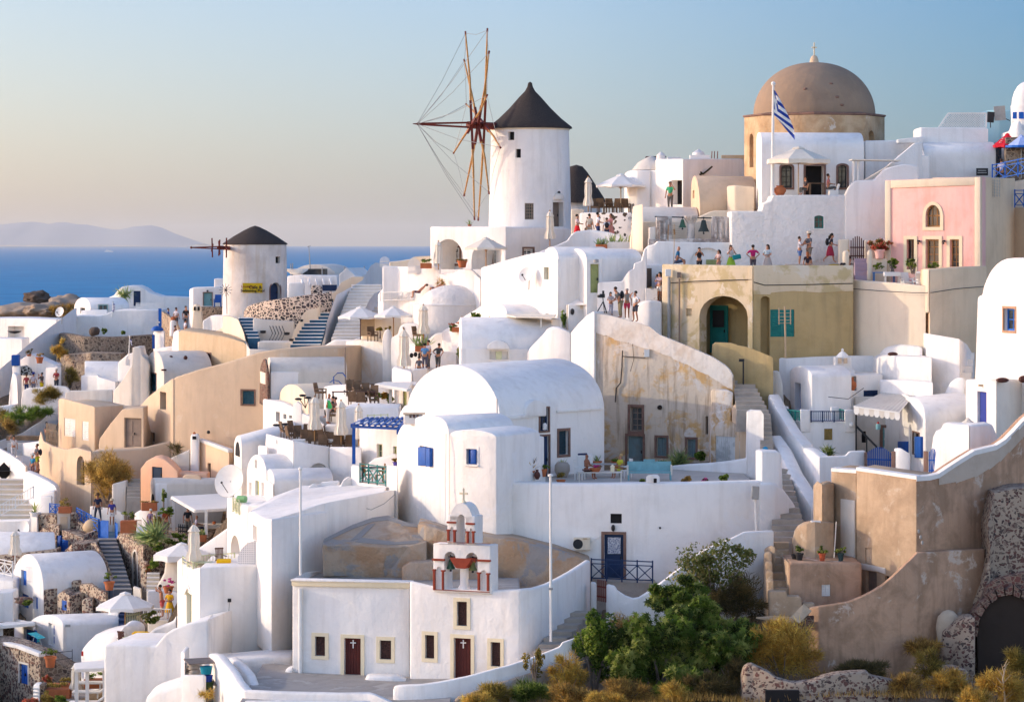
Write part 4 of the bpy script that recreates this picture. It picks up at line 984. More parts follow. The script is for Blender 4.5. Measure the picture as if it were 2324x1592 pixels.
H.mass([(1903,543,182.6),(1928,542,182.6)],.4,612,CREAM);H.mass([(1963,545,183),(2012,545,183.4)],.3,640,CREAM);H.mass([(1968,587,182),(2013,587,182)],.4,612,CREAM,bev=.04)
e=picket('dark brown picket gate with pointed top left of the pink house',[(1929,590,182.5),(1962,590,182.5)],1.1,BROWN,.32,7)
pot_plant('pink pot with red flowering bush beside the pink house',1996,587,182,.55,.3,'bush',.4,L_FLOWR,PINK)
bush('flowering_bush','red bougainvillea bush spilling over the pink pot',1998,553,182,28,20,L_FLOWR,900,.16,'leaf',stems=False)
bush('potted_shrub','bright green shrub before the left window of the pink house',2072,596,178.6,21,19,L_CASTOR,450,.16,'leaf',clumps=8)
bush('potted_shrub','low green shrub before the door of the pink house',2118,604,178,16,12,L_GREEN,350,.13,'leaf')
bush('potted_shrub','dark leafy plant by the blue terrace table',2026,598,180.5,14,13,L_GREEN,260,.2,'leaf')
bush('hedge_plant','dense dark plant under the ledge by the mauve steps',1990,606,181.4,17,12,L_GREEN,400,.1,'leaf',stems=False)
mk_table('terrace_table','long table with blue top behind the pink house parapet',C(.02,.16,.45),P(2006,646,180.2),1.3,.7)
mk_table('terrace_table','white clothed table next to the blue topped table',WPAINT,P(2024,647,179.6),.9,.7,cloth=WPAINT)
c0=mk_chair('plastic_chair','white plastic chair leaning at the terrace parapet of the pink house',WPAINT,P(2058,656,179.4),'wicker','white plastic chairs by the pink house',.3)
dup(c0,P(2085,654,179.2),-.4);dup(c0,P(2092,658,178.8),.2)
H=House('windmill','small squat white windmill with yellow banner and stub sails','windmill',(579,705,243));WY=243
MILLW=plaster('stained_mill_wall',(.74,.69,.64),(.50,.45,.42),.8,.5,lo=.4,hi=.7,streak=(.52,.40,.27),samt=.6,bst=.6)
T=H.tower(579,WY,74*WY/F,71*WY/F,712,555,MILLW);ez=Z(553,WY)
H.add(G().lathe((T.c.x,WY,ez),[(2.3,-.1),(2.56,-.05),(2.5,.05),(1.7,.58),(.9,1.05),(.35,1.32),(.02,1.42)],40,flute=.006),'roof',THATCH,smooth=40)
opening(T,0,625,582,635,597,'dark',depth=.25,plane=round_plane(T,622,638,590))
opening(T,0,613,641,636,682,'door',NAVY,depth=.35,arch=1.0,plane=round_plane(T,610,639,680),sur=STONETRIM,sw=.1,leaf=1)
fr=Frame(*round_plane(T,551,596,660));yb=H.add(G().extrude([fr.at(u,v,.1)for u,v in((551,664),(596,664),(596,642),(551,642))],fr.n*.05),'banner',paint('yellow_banner',(.68,.46,.015)))
def text3d(name,s,at,t,size,mat,parent,bold=0):
 cu=bpy.data.curves.new(name,'FONT');cu.body=s;cu.size=size;cu.extrude=.008;cu.align_x='CENTER';cu.offset=bold
 o=bpy.data.objects.new(name,cu);COL.objects.link(o);bpy.context.view_layer.update()
 me=bpy.data.meshes.new_from_object(o.evaluated_get(bpy.context.evaluated_depsgraph_get()));bpy.data.objects.remove(o)
 n=Vector((t.y,-t.x,0));g=G();M=Matrix(((t.x,0,n.x,at.x),(t.y,0,n.y,at.y),(0,1,n.z,at.z),(0,0,0,1)))
 g.add([M@v.co for v in me.vertices],[tuple(p.vertices)for p in me.polygons]);return g.to(name,mat,parent)
INK=paint('banner_ink',(.03,.02,.015))
text3d('lettering','Cafe &',fr.at(580,655,.16),fr.t,.36,INK,yb,.008);text3d('lettering','Swimming Pool',fr.at(574,662,.16),fr.t,.30,INK,yb,.008)
text3d('lettering','Lioyerma',fr.at(562,652,.16),fr.t,.26,C(.35,.10,.02),yb,.004)
hc=P(505,562,239.6);ax=Vector((-.985,-.17,0)).normalized();tip=P(434,561.5,239.2)
H.add(G().tube([P(523,563,241.6),hc+ax*.3],.16,8),'sail_axle',DARKRED);H.add(G().bar(hc+Vector((0,0,.1)),tip,.09).bar(hc-Vector((0,0,.1)),tip,.09).ball(tip,.1,6,4),'bowsprit',DARKRED)
e1=Vector((-ax.y,ax.x,0))
for i in range(6):
 q=math.radians(10+30*i);d=e1*math.sin(q)+Vector((0,0,math.cos(q)));o=hc+ax*(.55*(i%3)-.3)
 H.add(G().bar(o-d*.78,o+d*.78,.1),'sail_stub',DARKRED)
e=thing('whirligig','black wire windmill ornament on a pole by the small windmill','ornament',P(515,705,240));g=G().tube([P(515,712,240),P(514,650,240)],.03)
for i in range(6):a=i*math.pi/6;d=Vector((math.cos(a),.2,math.sin(a)))*.5;c=P(512,658,239.8);g.bar(c-d,c+d,.03)
g.to('blades',BLACK,e)
H=House('roof_wall','low dark stone wall at the foot of the small windmill','wall',(645,702,240));H.mass([(617,694,239.5),(680,696,238)],.6,705,DARKSTONE)
H=House('white_cottage','white cottage with turquoise door beside the small windmill','cottage',(468,690,252))
A=H.mass([(430,656,253.5),(437,652,251),(507,651,251)],4,700);H.mass([(486,632,252),(520,633,252)],2,660)
opening(A,1,462,664,481,694,'door',TURQ,sur=STONETRIM,sw=.06)
H.add(G().box(P(471,660,250.8),(.14,.14,.14)),'lamp',BLACK)
H=House('stone_terrace','dark stone terrace wall in front of the white cottage','wall',(480,705,248));H.mass([(440,697,248.4),(508,696,247.6)],2.5,725,DARKSTONE)
c0=mk_chair('cane_chair','blue rounded chair outside the white cottage',BLUE,P(494,696,248),'wicker')
H=House('solar_house','low white house with grey barrel roof and rooftop tanks by the sea','house',(710,640,262))
H.vault((664,625,263),(762,625,262),.95,5,640,PALE);H.mass([(652,626,258),(682,624,257.5),(765,625,257)],4,690)
H.mass([(500,700,0.1)],0,0)if False else None
H.add(G().lathe(P(673,622,259),[(.45,0),(.9,.3),(1.0,.45),(.02,.2)],16),'dish',WPAINT,smooth=60)
H.add(G().box(P(715,619,261.5),(2.1,.1,.7)),'window',GLASS)
for u,v in((660,598),(664,597),(731,606),(782,605),(827,604)):H.add(G().tube([P(u,628,259),P(u,v,259)],.05,5),'pipe',STEEL)
for i in range(5):H.add(G().bar(P(684+i*16,634,256.9),P(688+i*16,648,256.2),.09,.3),'fin',WHITE)
H.mass([(653,642,254),(690,641,253.7)],1,690);H.add(G().box(P(748,653,255.2),(1.2,.3,.5)),'shutter',NAVY)
e=thing('radio_mast','tall thin pale radio mast rising over the low sea house','mast',P(703,630,262));G().tube([P(705,628,262),P(701,558,262)],[.07,.03]).bar(P(698,560,262),P(705,558,262),.05).to('mast',STEEL,e)
H=House('gabled_hut','small white hut with pointed gable by the blue step wall','hut',(790,640,250))
g=G().extrude([P(770,660,251),P(769,624,251),P(787,607,251),P(805,624,251),P(805,660,251)],(1.2,4,0));H.add(g,'wall',WHITE,bevel=.05);H.mass([(803,624,250.5),(822,626,251)],3,660)
H=House('pebble_wall','curved wall of black stones in pink mortar below the small windmill','wall',(640,715,232))
H.mass([(553,706,236),(560,696,234.3),(573,690,233),(600,683,231.5),(640,677,230.5),(690,670,230),(735,665,230),(752,659,230.3)],.8,722,PEBBLEWALL,bev=.1)
H.mass([(706,653,231.2),(709,647,231.2),(728,647,231.2),(731,655,231.2)],.5,680,PEBBLEWALL)
stairs('painted_stairs','short flight of dark blue steps below the pebble wall',(563,590,772,226),(541,573,720,231.5),7,WHITE,STEPBLUE)
H=House('stair_wall','cream curving wall on the left of the short blue steps','wall',(545,750,228));H.mass([(506,716,232),(521,717,231),(540,724,229),(552,752,226.5),(558,776,225.5)],.6,800,CREAM);H.mass([(556,774,225),(566,792,222.4),(612,793,222)],.6,815,PALE)
H.mass([(574,722,228),(600,725,228),(668,729,228.5)],.6,778,PALE);H.mass([(585,775,224),(668,776,224)],4,795,PALE)
for u,v in((597,753),(651,757)):H.add(G().lathe(P(u,v,227.7),[(.02,-.1),(.2,-.08),(.22,.1),(.02,.12)],12),'wall_lamp',BLACK)
g=G()
for i in range(5):c=P(615+i*7,756,227.8);g.tube([c+Vector((-.18,0,-.6)),c+Vector((.12,0,0)),c+Vector((-.1,0,.55))],.03,5)
H.add(g,'wrought_iron',BLACK)
stairs('painted_stairs','long flight of dark blue steps with white edges between cream walls',(659,726,788,222),(735,762,664,236),16,WHITE,STEPBLUE)
H=House('stair_wall','cream stepped wall along the left of the long blue steps','wall',(690,740,226))
H.mass([(662,768,222.5),(668,748,223.5),(688,712,227),(697,703,228),(720,700,228.5),(738,672,232),(760,662,234),(775,640,237),(800,628,239),(832,628,240)],.5,800,CREAM,bev=.15)
for u,v in((683,727),(751,681),(661,771)):H.add(G().lathe(P(u,v,222 if v>760 else 226),[(.02,-.1),(.16,-.08),(.18,.08),(.02,.1)],12),'wall_lamp',BLACK)
stairs('white_stairs','wide white stairway of shallow steps right of the blue steps',(752,848,772,218),(800,868,645,234),17,WHITE,PALE)
H=House('stair_wall','wavy white wall dividing the blue steps from the white stairway','wall',(770,700,224))
H.mass([(730,783,218.5),(738,758,219.5),(742,730,221.5),(752,700,224),(764,668,228),(795,652,232),(822,636,235),(842,602,238),(852,596,239),(880,598,240)],.55,810,WHITE,bev=.18)
H.mass([(726,790,217),(760,770,216.4),(800,772,216.2),(818,766,215.6),(888,778,214)],1.5,815,WHITE,bev=.12)
H=House('stair_wall','curved white wall on the right of the white stairway','wall',(860,680,224));H.mass([(826,705,222),(838,680,224.5),(850,665,226.5),(885,650,228),(925,632,230)],.5,740,WHITE,bev=.15)
H=House('barrel_cottage','white barrel roofed cottage with pale blue lit roof at far upper left','cottage',(215,705,276))
A=H.vault((168,700,282),(205,700,275.5),1.0,0,745,sweep=(3.4,.8,0));opening(A,1,223,691,245,705,'win',TURQ,mun=(1,0),sur=PALE,sw=.06);opening(A,0,182,698,193,712,'dark')
H.mass([(184,704,272),(243,702,271.5)],.3,720)
H=House('arched_gable_house','white house with sweeping rounded gable and dark blue door near the sea','house',(310,690,285))
A=H.mass([(236,679,287),(258,670,286),(266,660,285.5),(276,651,285),(290,648,285),(312,648,285),(325,653,285),(340,664,285),(365,672,285),(440,676,285)],4,720)
opening(A,5,303,660,319,694,'door',NAVY,depth=.15)
e=bush('palm','small drooping palm beside the rounded gable house',280,668,281,18,10,L_AGAVE,200,.8,'twig',clumps=5,cat='palm')
H=House('terrace_wall','long lavender white terrace wall under the barrel cottage','wall',(260,760,266))
H.mass([(130,762,269),(138,748,268),(147,746,268),(148,717,267.8),(228,716,267),(250,708,266.8),(262,704,266.8),(362,703,266)],6,775,WHITE)
H.add(G().box(P(363,722,265.8),(.25,.15,1.7)),'door',COBALT)
e=picket('white slatted fence on the terrace by the rounded gable house',[(308,704,268),(370,705,268)],.68,WPAINT,0,22,name='slatted_fence',cat='fence')
flag('small blue and white flag on the lavender terrace wall',257,684,720,265.8,[(257,688,261,690),(257,698,260,702),(254,706,259,708)])
H=House('curved_stone_wall','curved dark field stone wall below the lavender terrace','wall',(240,800,258))
H.mass([(134,756,262),(160,758,259),(190,764,257),(250,765,256.5),(350,759,257)],2,812,DARKSTONE,wob=.08)
H=House('rubble_wall','lower sunlit brown rubble wall under the curved dark wall','wall',(180,850,252))
H.mass([(128,808,255.5),(150,805,253),(205,800,251),(275,802,251)],3,900,ROUGHSTONE,wob=.1)
for a in((133,793,252.5,20,22,'tall yellow green bush before the curved dark wall'),(128,850,249,14,22,'green bush behind the white parapet at far left'),(160,852,248,20,24,'dark green bush against the sunlit rubble wall')):bush('broom_bush',a[5],*a[:5],L_OLV if a[0]<130 or a[0]>140 else L_YEL,1800,.35,clumps=14)
for u,v,w in((237,750,6),(280,754,4),(216,756,6)):bush('wall_plant','small green plant above the curved dark stone wall',u,v,258.5,w,w*1.2,L_GREEN,120,.25,'leaf',group='small plants on the curved dark wall',stems=False)
rockmass('boulder','round brown boulder resting on the curved dark wall',[((214,752,257.5),(.45,.4,.4))],'boulder',DKROCK,2)
H=House('sloping_wall','long white sloping stair wall running down to the left edge','wall',(80,760,258))
H.mass([(-60,885,246),(0,836,251),(85,764,258),(165,702,266),(172,698,267)],.6,905,WHITE,bev=.12)
H=House('white_roof_house','broad white house with triangular niche at the far left edge','house',(60,790,266))
A=H.mass([(-60,722,272),(60,722,268),(128,725,264.5)],6,815);opening(A,0,18,740,55,768,'blank',depth=.8);H.mass([(-60,768,262),(50,768,258)],4,815)
e=thing('satellite_dish','grey satellite dish in the niche at the far left edge','satellite dish',P(35,762,263));G().lathe(P(33,757,263.5),[(.02,0),(.4,.08),(.62,.22),(.6,.24),(.02,.06)],16,sx=1).to('reflector',BLACK,e,smooth=60)
def dish(label,u,v,Y,r,face=(-.5,-.8,.3),mat=None,mast=.5):
 """offset dish: tilted shallow bowl on an arm"""
 c=P(u,v,Y);n=Vector(face).normalized();R=n.to_track_quat('Z','Y').to_matrix().to_4x4();e=thing('satellite_dish',label,'satellite dish',c-Vector((0,0,r+mast)))
 M=Matrix.Translation(c)@R
 G(M).lathe((0,0,0),[(.02,-.18*r),(r*.5,-.12*r),(r*.85,-.02),(r,.06),(r*.98,.08),(r*.5,-.06*r),(.02,-.12*r)],28).to('reflector',mat or WPAINT,e,smooth=60)
 G().tube([c-n*.1,c-n*.3,c-n*.25-Vector((0,0,r+mast))],.04,6).to('mast',STEEL,e)
 G().bar(c-Vector((0,0,r*.85)),c+n*r*.9-Vector((0,0,r*.3)),.03).ball(c+n*r*.9-Vector((0,0,r*.28)),.07,6,4).to('feed_arm',BLACK,e);return e
dish('white satellite dish on the sloping wall at far upper left',136,708,262,.45)
H=House('arched_church','white chapel wall with blue topped post and stone filled arch at far left','chapel',(70,870,246))
H.mass([(36,832,247),(37,822,247),(62,806,246.5),(70,803,246.4),(120,826,246),(127,828,246)],3,900,WHITE);H.mass([(28,830,245.4),(45,830,245.2)],1,950);H.add(G().box(P(36,817,245.6),(.62,.7,.85)),'cap',BLUE,bevel=.06)
S=Solid();S.e=H.e;S.mat=WHITE;S.planes=[(P(36,840,245.8),P(124,840,245.2))]
fr=Frame(*S.planes[0]);H.add(G().extrude([fr.at(u,v,.02)for u,v in((41,851),(42,838),(50,830),(60,828),(70,834),(79,851))],fr.n*.06),'window',stone('dark_pebble_fill',(.5,.5,.48),[(.03,.03,.03),(.06,.06,.05)],3,.06))
H.mass([(18,930,243),(22,880,243),(28,845,243),(38,850,242.6),(40,905,242)],1.5,990,WHITE,bev=.15);H.mass([(103,834,244.8),(131,832,244)],2,890);H.mass([(-20,925,240),(32,918,240)],2,960)
pot_plant('terracotta pot on the far left white chapel wall',90,824,245,.5,.3,'bush',.3,L_DRY);pot_plant('scraggly plant on the far left white chapel wall',66,808,246,.15,.2,'bush',.6,L_DRK)
H=House('parapet','white rounded parapet where visitors stand at far left','wall',(105,900,240));H.mass([(48,905,239.5),(52,886,239.5),(60,881,239.4),(100,878,239),(122,875,239),(148,877,238.8),(156,884,238.6),(158,892,238.5)],.7,925,WHITE,bev=.12)
for a in(('person in red top seen from behind at the far left parapet',60,895,242,dict(top=(.35,.04,.05),bottom=(.02,.05,.15),rz=180,hair='brown',h=1.6)),('woman in blue wide hat at the far left parapet',76,894,242,dict(top=(.5,.45,.5),bottom=(.2,.2,.25),rz=170,hat=(.01,.03,.22),h=1.65)),('photographer in yellow shorts at the far left parapet',95,893,242,dict(top=(.10,.08,.07),bottom=(.7,.55,.02),bl='short',rz=-120,arms='photo',hair='black',h=1.65)),('man in dark red vest by the bushes at the far left parapet',128,888,241,dict(top=(.28,.03,.04),bottom=(.03,.04,.06),rz=-20,arms='front',hair='grey',h=1.75))):person(*a[:4],**a[4])
H=House('hillside_path_wall','thin white path wall curving along the scrubby slope at far left','wall',(80,970,232));H.mass([(-40,1015,226),(0,999,228),(50,982,231),(95,953,233.5),(125,925,235),(133,920,235.4)],.5,1022,WHITE,bev=.12)
for a in((95,900,236,34,20),(120,890,236,22,16),(60,935,234,34,18),(15,965,230,40,20),(95,935,233,26,16),(40,950,231,30,16),(8,940,234,26,16)):bush('scrub_bush','low olive brown scrub bush on the far left slope',*a,random.choice([L_OLV,L_DRY,L_OLV,L_GREEN]),1800,.34,clumps=16,group='scrub bushes on the far left slope',stems=False)
for a in(('boy in blue shirt on the path left of the white cottage',382,742,262,dict(top=(.02,.07,.3),bottom=(.05,.06,.1),h=1.6,rz=90)),('person in white top on the path left of the white cottage',400,744,258,dict(top=(.7,.65,.7),bottom=(.1,.1,.12),bl='short',rz=150,hair='brown')),('tall man in black shirt and grey trousers on the path',422,748,256,dict(top=(.01,.012,.02),bottom=(.28,.27,.28),rz=30,hair='black',h=1.95)),('man in pale shirt lower on the path by the cream chimney',421,772,250,dict(top=(.6,.6,.7),bottom=(.05,.05,.08),rz=120,hair='black')),('sunburnt person crouching by the blue pole on the path',398,775,248,dict(pose='sit',top=None,bottom=(.1,.1,.15),bl='short',rz=60,hair='brown',arms='lap'))):person(*a[:4],**a[4])
H=House('path_walls','rough brown retaining wall under the path beside the cottage','wall',(395,740,252));H.mass([(367,706,256),(382,716,254),(400,735,252),(410,760,250)],1.6,790,ROUGHSTONE,wob=.1)
H=House('blue_top_belfry','small white belfry with blue cap and cross beside the stone wall','belfry',(360,790,245));H.mass([(348,752,246),(372,751,245)],.9,800);H.add(G().lathe(P(357,750,245.6),[(.5,0),(.48,.15),(.3,.32),(.02,.4)],14),'cap',BLUE,smooth=50);H.add(G().box(P(358,733,245.6),(.1,.1,.6)).box(P(358,731,245.6),(.36,.1,.1)),'cross',WPAINT);H.add(G().box(P(348.5,775,245.3),(.2,.2,1.1)),'shutter',BLUE)
H.mass([(345,800,240),(360,790,239),(395,786,238),(402,800,238)],3,815)
H=House('marker_post','white rounded post with orange cap beside the path','post',(393,760,249));H.add(G().lathe(P(393,762,249),[(.3,0),(.26,1.1),(.1,1.35)],12),'post',WHITE,smooth=50);H.add(G().ball(P(393,723,249),.2),'cap',TERRA)
H=House('chimney','tall cream chimney with open arches near the path','chimney',(446,745,245))
H.mass([(434,748,245),(439,705,245),(456,705,245),(462,748,245)],.9,755,CREAM);H.add(G().lathe(P(447,706,245.4),[(.40,0),(.38,.3),(.2,.52),(.02,.6)],12),'cap',CREAM,smooth=50)
for u in(442,451):H.add(G().box(P(u,700,244.9),(.16,.1,.3)),'vent',DARK)
H=House('low_white_huts','cluster of low white walls between the chimney and the mill steps','house',(485,745,240));H.mass([(460,728,241),(478,716,241),(508,716,240)],3,770);H.mass([(436,752,236),(478,758,236),(505,742,235),(508,720,234)],.6,800,CREAM)
H=House('tan_house','tan plastered house with narrow dark door below the cream chimney','house',(480,830,228))
A=H.mass([(402,755,233),(408,748,231.5),(448,753,229.5),(500,760,227),(553,775,224.4),(560,782,224)],7,860,TAN,bev=.2)
opening(A,2,468,802,478,831,'door',BROWN,sur=STONETRIM,sw=.1,leaf=1)
H.mass([(390,780,233.2),(394,752,233),(406,748,232)],2,860,WHITE,bev=.15)
H=House('swooping_wall_house','pale beige house with chimney sweeping down in a long curve','house',(300,890,234))
H.mass([(252,902,230.0),(262,882,229.4),(278,862,229.0),(290,842,228.6),(299,830,228.4),(301,788,228.4),(318,787,228.3),(322,806,228.2),(334,820,228.0),(338,830,228.0)],3,1000,PALE,bev=.15)
flag('small blue and white flag above the pale swooping wall',294,763,815,234,[(294,768,299,772),(295,775,300,786),(298,780,301,792)])
H=House('grey_vault_house','pale grey barrel vaulted house with teal end wall and blue door','house',(390,860,238))
A=H.vault((330,848,231.5),(372,852,224.6),1.75,0,900,PALE,sweep=(3.4,1.6,0));opening(A,0,338,846,355,888,'door',C(.01,.12,.2),sur=STONETRIM,sw=.06)
for u in(388,421):H.add(G().ball(P(u,811,226.2),(.16,.12,.16),6,4),'water_spout',BROWN)
H.add(G().box(P(372,839,224.4),(.35,.3,.12)),'water_spout',BROWN)
H=House('lavender_barrel_house','white barrel roofed house with pale blue roof left of the swooping wall','house',(240,880,243))
A=H.mass([(184,852,244),(222,851,243),(222.5,855,242.8),(262,866,241)],4,905);H.vault((192,842,249),(193,850,244),.95,0,860,sweep=(3.6,-.5,0))
g=G().extrude([P(285,829,241),P(285,816,241),P(289,807,241),P(294,816,241),P(294,829,241)],(0,.4,0));H.add(g,'bell_gable',WHITE);H.mass([(268,822,243),(290,803,242.5),(320,797,242)],2,850)
H=House('long_beige_house','long beige house with sloping roof line and small blue shuttered window','house',(480,1000,208))
A=H.mass([(313,926,214),(322,914,212.8),(338,897,211),(360,880,208.8),(384,862,206.4),(393,857,205.8)],3,1030,BEIGE,back=(.6,.8),bev=.12)
B=H.mass([(392.6,857,205.9),(450,838,205.1),(520,820,204.2),(590,798,203.4),(640,790,202.9),(700,789,203.2),(768,788,203.8)],6,1020,BEIGE,back=(.3,.95),bev=.14)
opening(A,3,363,889,377,929,'dark',depth=.5);opening(A,2,337,980,351,1003,'dark',depth=.4)
opening(B,2,549,886,577,917,'shut',C(.03,.10,.14),sur=STONETRIM,sw=.1)
for u,v in((533,871),(473,980)):H.add(G().ball(P(u,v,204.4),.12,6,4),'vent',BLACK)
H.vault((604,845,204.5),(615,848,200.5),1.05,0,925,PALE,sweep=(4.9,1.0,0),label='pale barrel roof wing')
H.mass([(614,843,200.2),(784,845,202)],2,905,WHITE,bev=.05)
gs=G();fr=Frame(P(596,920,202.2),P(614,920,200.0));
gs.extrude([fr.at(u,v,.1)for u,v in((596,915),(597,850),(599,830),(604,817),(607,814),(610,818),(613,832),(614.6,850),(614.6,924))],fr.n*.12)
gb=H.add(gs,'stone_gable',BRICKSTONE);H.add(G().extrude([fr.at(u,v,.16)for u,v in((599,868),(611,872),(611,846),(599,842))],fr.n*.1),'shutter',CANVAS)
H.vault((633,905,200),(700,921,194),1.15,0,935,CREAM,sweep=(3.0,3.4,0))
g=G().tube([P(758,872,199),P(757,855,199),P(766,846,199),P(778,846,199),P(785,855,199)],.04,6).tube([P(748,868,199),P(756,862,199),P(768,864,199),P(776,872,199)],.03,6);tag(g.to('hose',BLUE,smooth=60),'blue hose coiled against the white wall behind the restaurant','hose')
e=thing('drain_pipe','dark vertical pipe at the corner behind the restaurant','pipe',P(784,872,199.5));G().tube([P(784,872,199.5),P(783,788,199.5)],.05).to('pipe',GREYWOOD,e)
H=House('restaurant_flank','white restaurant flank wall with small deep windows','house',(630,960,196));A=H.mass([(597,905,200),(640,912,197),(672,925,194.8)],3,1010)
for a in((626,934,635,956),(643,939,650,950),(656,942,663,949)):opening(A,0 if a[0]<640 else 1,*a,'dark',depth=.35)
H=House('patched_white_wall','tall white wall with ochre patch behind the restaurant terrace','wall',(830,870,206));PATCHW=plaster('patched_whitewash',(.80,.76,.70),(.72,.56,.36),.8,.35,lo=.5,hi=.6,streak=(.66,.58,.48),samt=.4)
H.mass([(785,775,209),(820,771,208),(886,778,206)],2,885,PATCHW);H.mass([(886.5,779,205.9),(930,783,206.4)],3,885)
H=House('beige_cube_house','beige cube house with two white shuttered windows','house',(215,1030,210))
A=H.mass([(133,906,215),(140,903,214),(175,912,212),(215,922,209.6)],.5,1040,BEIGE,bev=.08);B=H.mass([(215.3,922,209.55),(278,919,212.5)],.5,1040,BEIGE,bev=.08);H.mass([(140,912,214.6),(215,930,210.3),(277,926,213)],6,1030,BEIGE,back=(.25,.97))
H.mass([(148,890,219),(160,886,219),(255,884,218)],.5,930,PALE)
for a in((146,949,171,990),(186,956,201,999)):opening(A,1 if a[0]<175 else 2,*a,'shut',WPAINT,depth=.1)
H=House('door_house','beige wall house with sloping shoulder and grey brown double door','house',(290,1020,207))
A=H.mass([(224,1010,208.6),(226,995,208.5),(250,962,208),(278,928,207.4),(326,924,206.5)],2.5,1025,BEIGE,bev=.1);opening(A,3,282,948,321,1016,'door',GREYWOOD,depth=.2)
H.mass([(326,924,206.6),(330,935,208),(345,1000,210)],.5,1020,BEIGE)
H=House('beige_garden_wall','long beige garden wall with arched doorway below the cube house','wall',(200,1120,203))
A=H.mass([(88,1000,212),(92,978,211),(98,1000,210),(120,1012,208.5),(152,1020,206.5),(160,1018,206),(172,1015,205.2),(207,1024,203)],.6,1150,BEIGE,bev=.14)
B=H.mass([(207,1024,203),(250,1022,204),(325,1017,205),(380,1003,206),(399,994,206.6)],2.5,1120,BEIGE,bev=.12)
opening(A,6,174,1034,192,1100,'dark',depth=.5,arch=1.0)
picket('weathered pale picket gate left of the beige cube house',[(104,1008,213),(128,1012,212.4)],1.5,PALEWOOD,0,8)
bush('broom_bush','large round golden olive broom bush against the beige wall',243,1082,199.5,62,56,L_GOLD,13000,.32,clumps=60)
bush('wall_plant','dark spindly plant on the beige wall near the peach vault',398,1020,204,16,14,L_DRK,250,.45,stems=False)
H=House('flaking_wall','flaking pink white wall and steps under the big golden bush','wall',(300,1110,198));H.mass([(254,1098,198),(286,1090,198)],1,1165,PALE);H.mass([(205,1148,198.6),(260,1155,198),(282,1165,197.6)],.5,1195,WHITE)
stairs('stone_stairs','shaded stone steps between the golden bush and the peach vault',(287,318,1135,196),(289,318,1085,200),6,STEPSTONE)
H=House('peach_vault_house','small peach vaulted house with dark blue door','house',(360,1100,197))
A=H.mass([(319,1062,202.2),(325,1056,202),(332,1046,201.7),(345,1039,201.3),(358,1037,200.9),(373,1041,200.5),(390,1055,200),(403,1070,199.6)],2.5,1130,PEACH,bev=.1);opening(A,4,344,1059,368,1091,'door',C(.02,.045,.09),depth=.15)
H.mass([(388,1072,200.4),(470,1074,199.6)],2,1105,PEACH);H.mass([(414,1082,199.4),(420,1076,199.4),(450,1078,199.2),(456,1084,199.1)],1.2,1105,APRICOT)
H.vault((341,1098,200.6),(353,1100,198.7),.45,0,1150,PALE,sweep=(4.8,.2,0));H.mass([(352,1096,198.6),(520,1091,199.4)],.5,1150,WHITE)
fr=(P(341,1140,200.5),P(353,1140,198.6));S=Solid();S.e=H.e;S.mat=APRICOT;S.planes=[fr];opening(S,0,344,1120,350,1150,'dark',cut=False,arch=1.,depth=.02)
H=House('apricot_house','apricot house with slender white chimney and small dark windows','house',(480,1080,198))
A=H.mass([(451,997,203.5),(520,1022,200.5)],3,1105,APRICOT,bev=.05);H.slab(A.planes[0],[(451,1001),(520,1027),(520,1019),(451,994)],.3,.06,WHITE,'coping')
opening(A,0,471,1050,478,1096,'dark',depth=.2);opening(A,0,501,1062,508,1085,'shut',BROWN,depth=.1)
H.mass([(382,1042,204),(400,1033,203.8),(430,1020,203.4)],1,1080,PALE)
H.mass([(432,992,203.2),(434,985,203.1),(449,985,202.9),(452,992,202.9)],.7,1085,WHITE);H.add(G().box(P(441,993,202.8),(.25,.1,.2)),'vent',DARK);H.add(G().ball(P(441,983,203.2),.1),'finial',TERRA)
def pergola(name,label,top,posts,mat,roofmat=None,th=.09,cat='pergola',slats=0):
 """top: four (u, v, Y) corners; posts: (u, vtop, vbottom, Y)"""
 q=[P(*t)for t in top];e=thing(name,label,cat,P(posts[0][0],posts[0][2],posts[0][3]))
 for u,v0,v1,Y in posts:G().bar(P(u,v1,Y),P(u,v0,Y),.18).to('post',mat,e)
 g=G()
 if slats:
  for i in range(slats):g.bar(q[0].lerp(q[1],i/(slats-1)),q[3].lerp(q[2],i/(slats-1)),.12,.06)
  for i in range(4):g.bar(q[3].lerp(q[0],i/3)-Vector((0,0,.08)),q[2].lerp(q[1],i/3)-Vector((0,0,.08)),.12,.1)
 else:g.extrude(q,(0,0,-th));
 for a,b in zip(q,q[1:]+q[:1]):g.bar(a-Vector((0,0,.1)),b-Vector((0,0,.1)),.12,.14)
 g.to('roof',roofmat or mat,e);return e
pergola('white_pergola','white canopied pergola shading diners left of the large dish',[(390,1125,195),(520,1118,197),(517,1152,189),(443,1156,188.2)],[(394,1132,1205,194.5),(468,1156,1213,188.4),(517,1150,1200,189)],WPAINT,CANVASW)
H=House('pergola_back_wall','shaded beige wall behind the white pergola','wall',(450,1180,199));H.mass([(385,1130,196.8),(520,1128,198)],.4,1210,PALE)
H=House('pergola_terrace','planted stone terrace under the white pergola','terrace',(430,1230,189));H.mass([(268,1206,193),(300,1214,189.6),(330,1226,188),(410,1228,187.6),(470,1222,187.4)],9,1330,LAVASTONE,wob=.08)
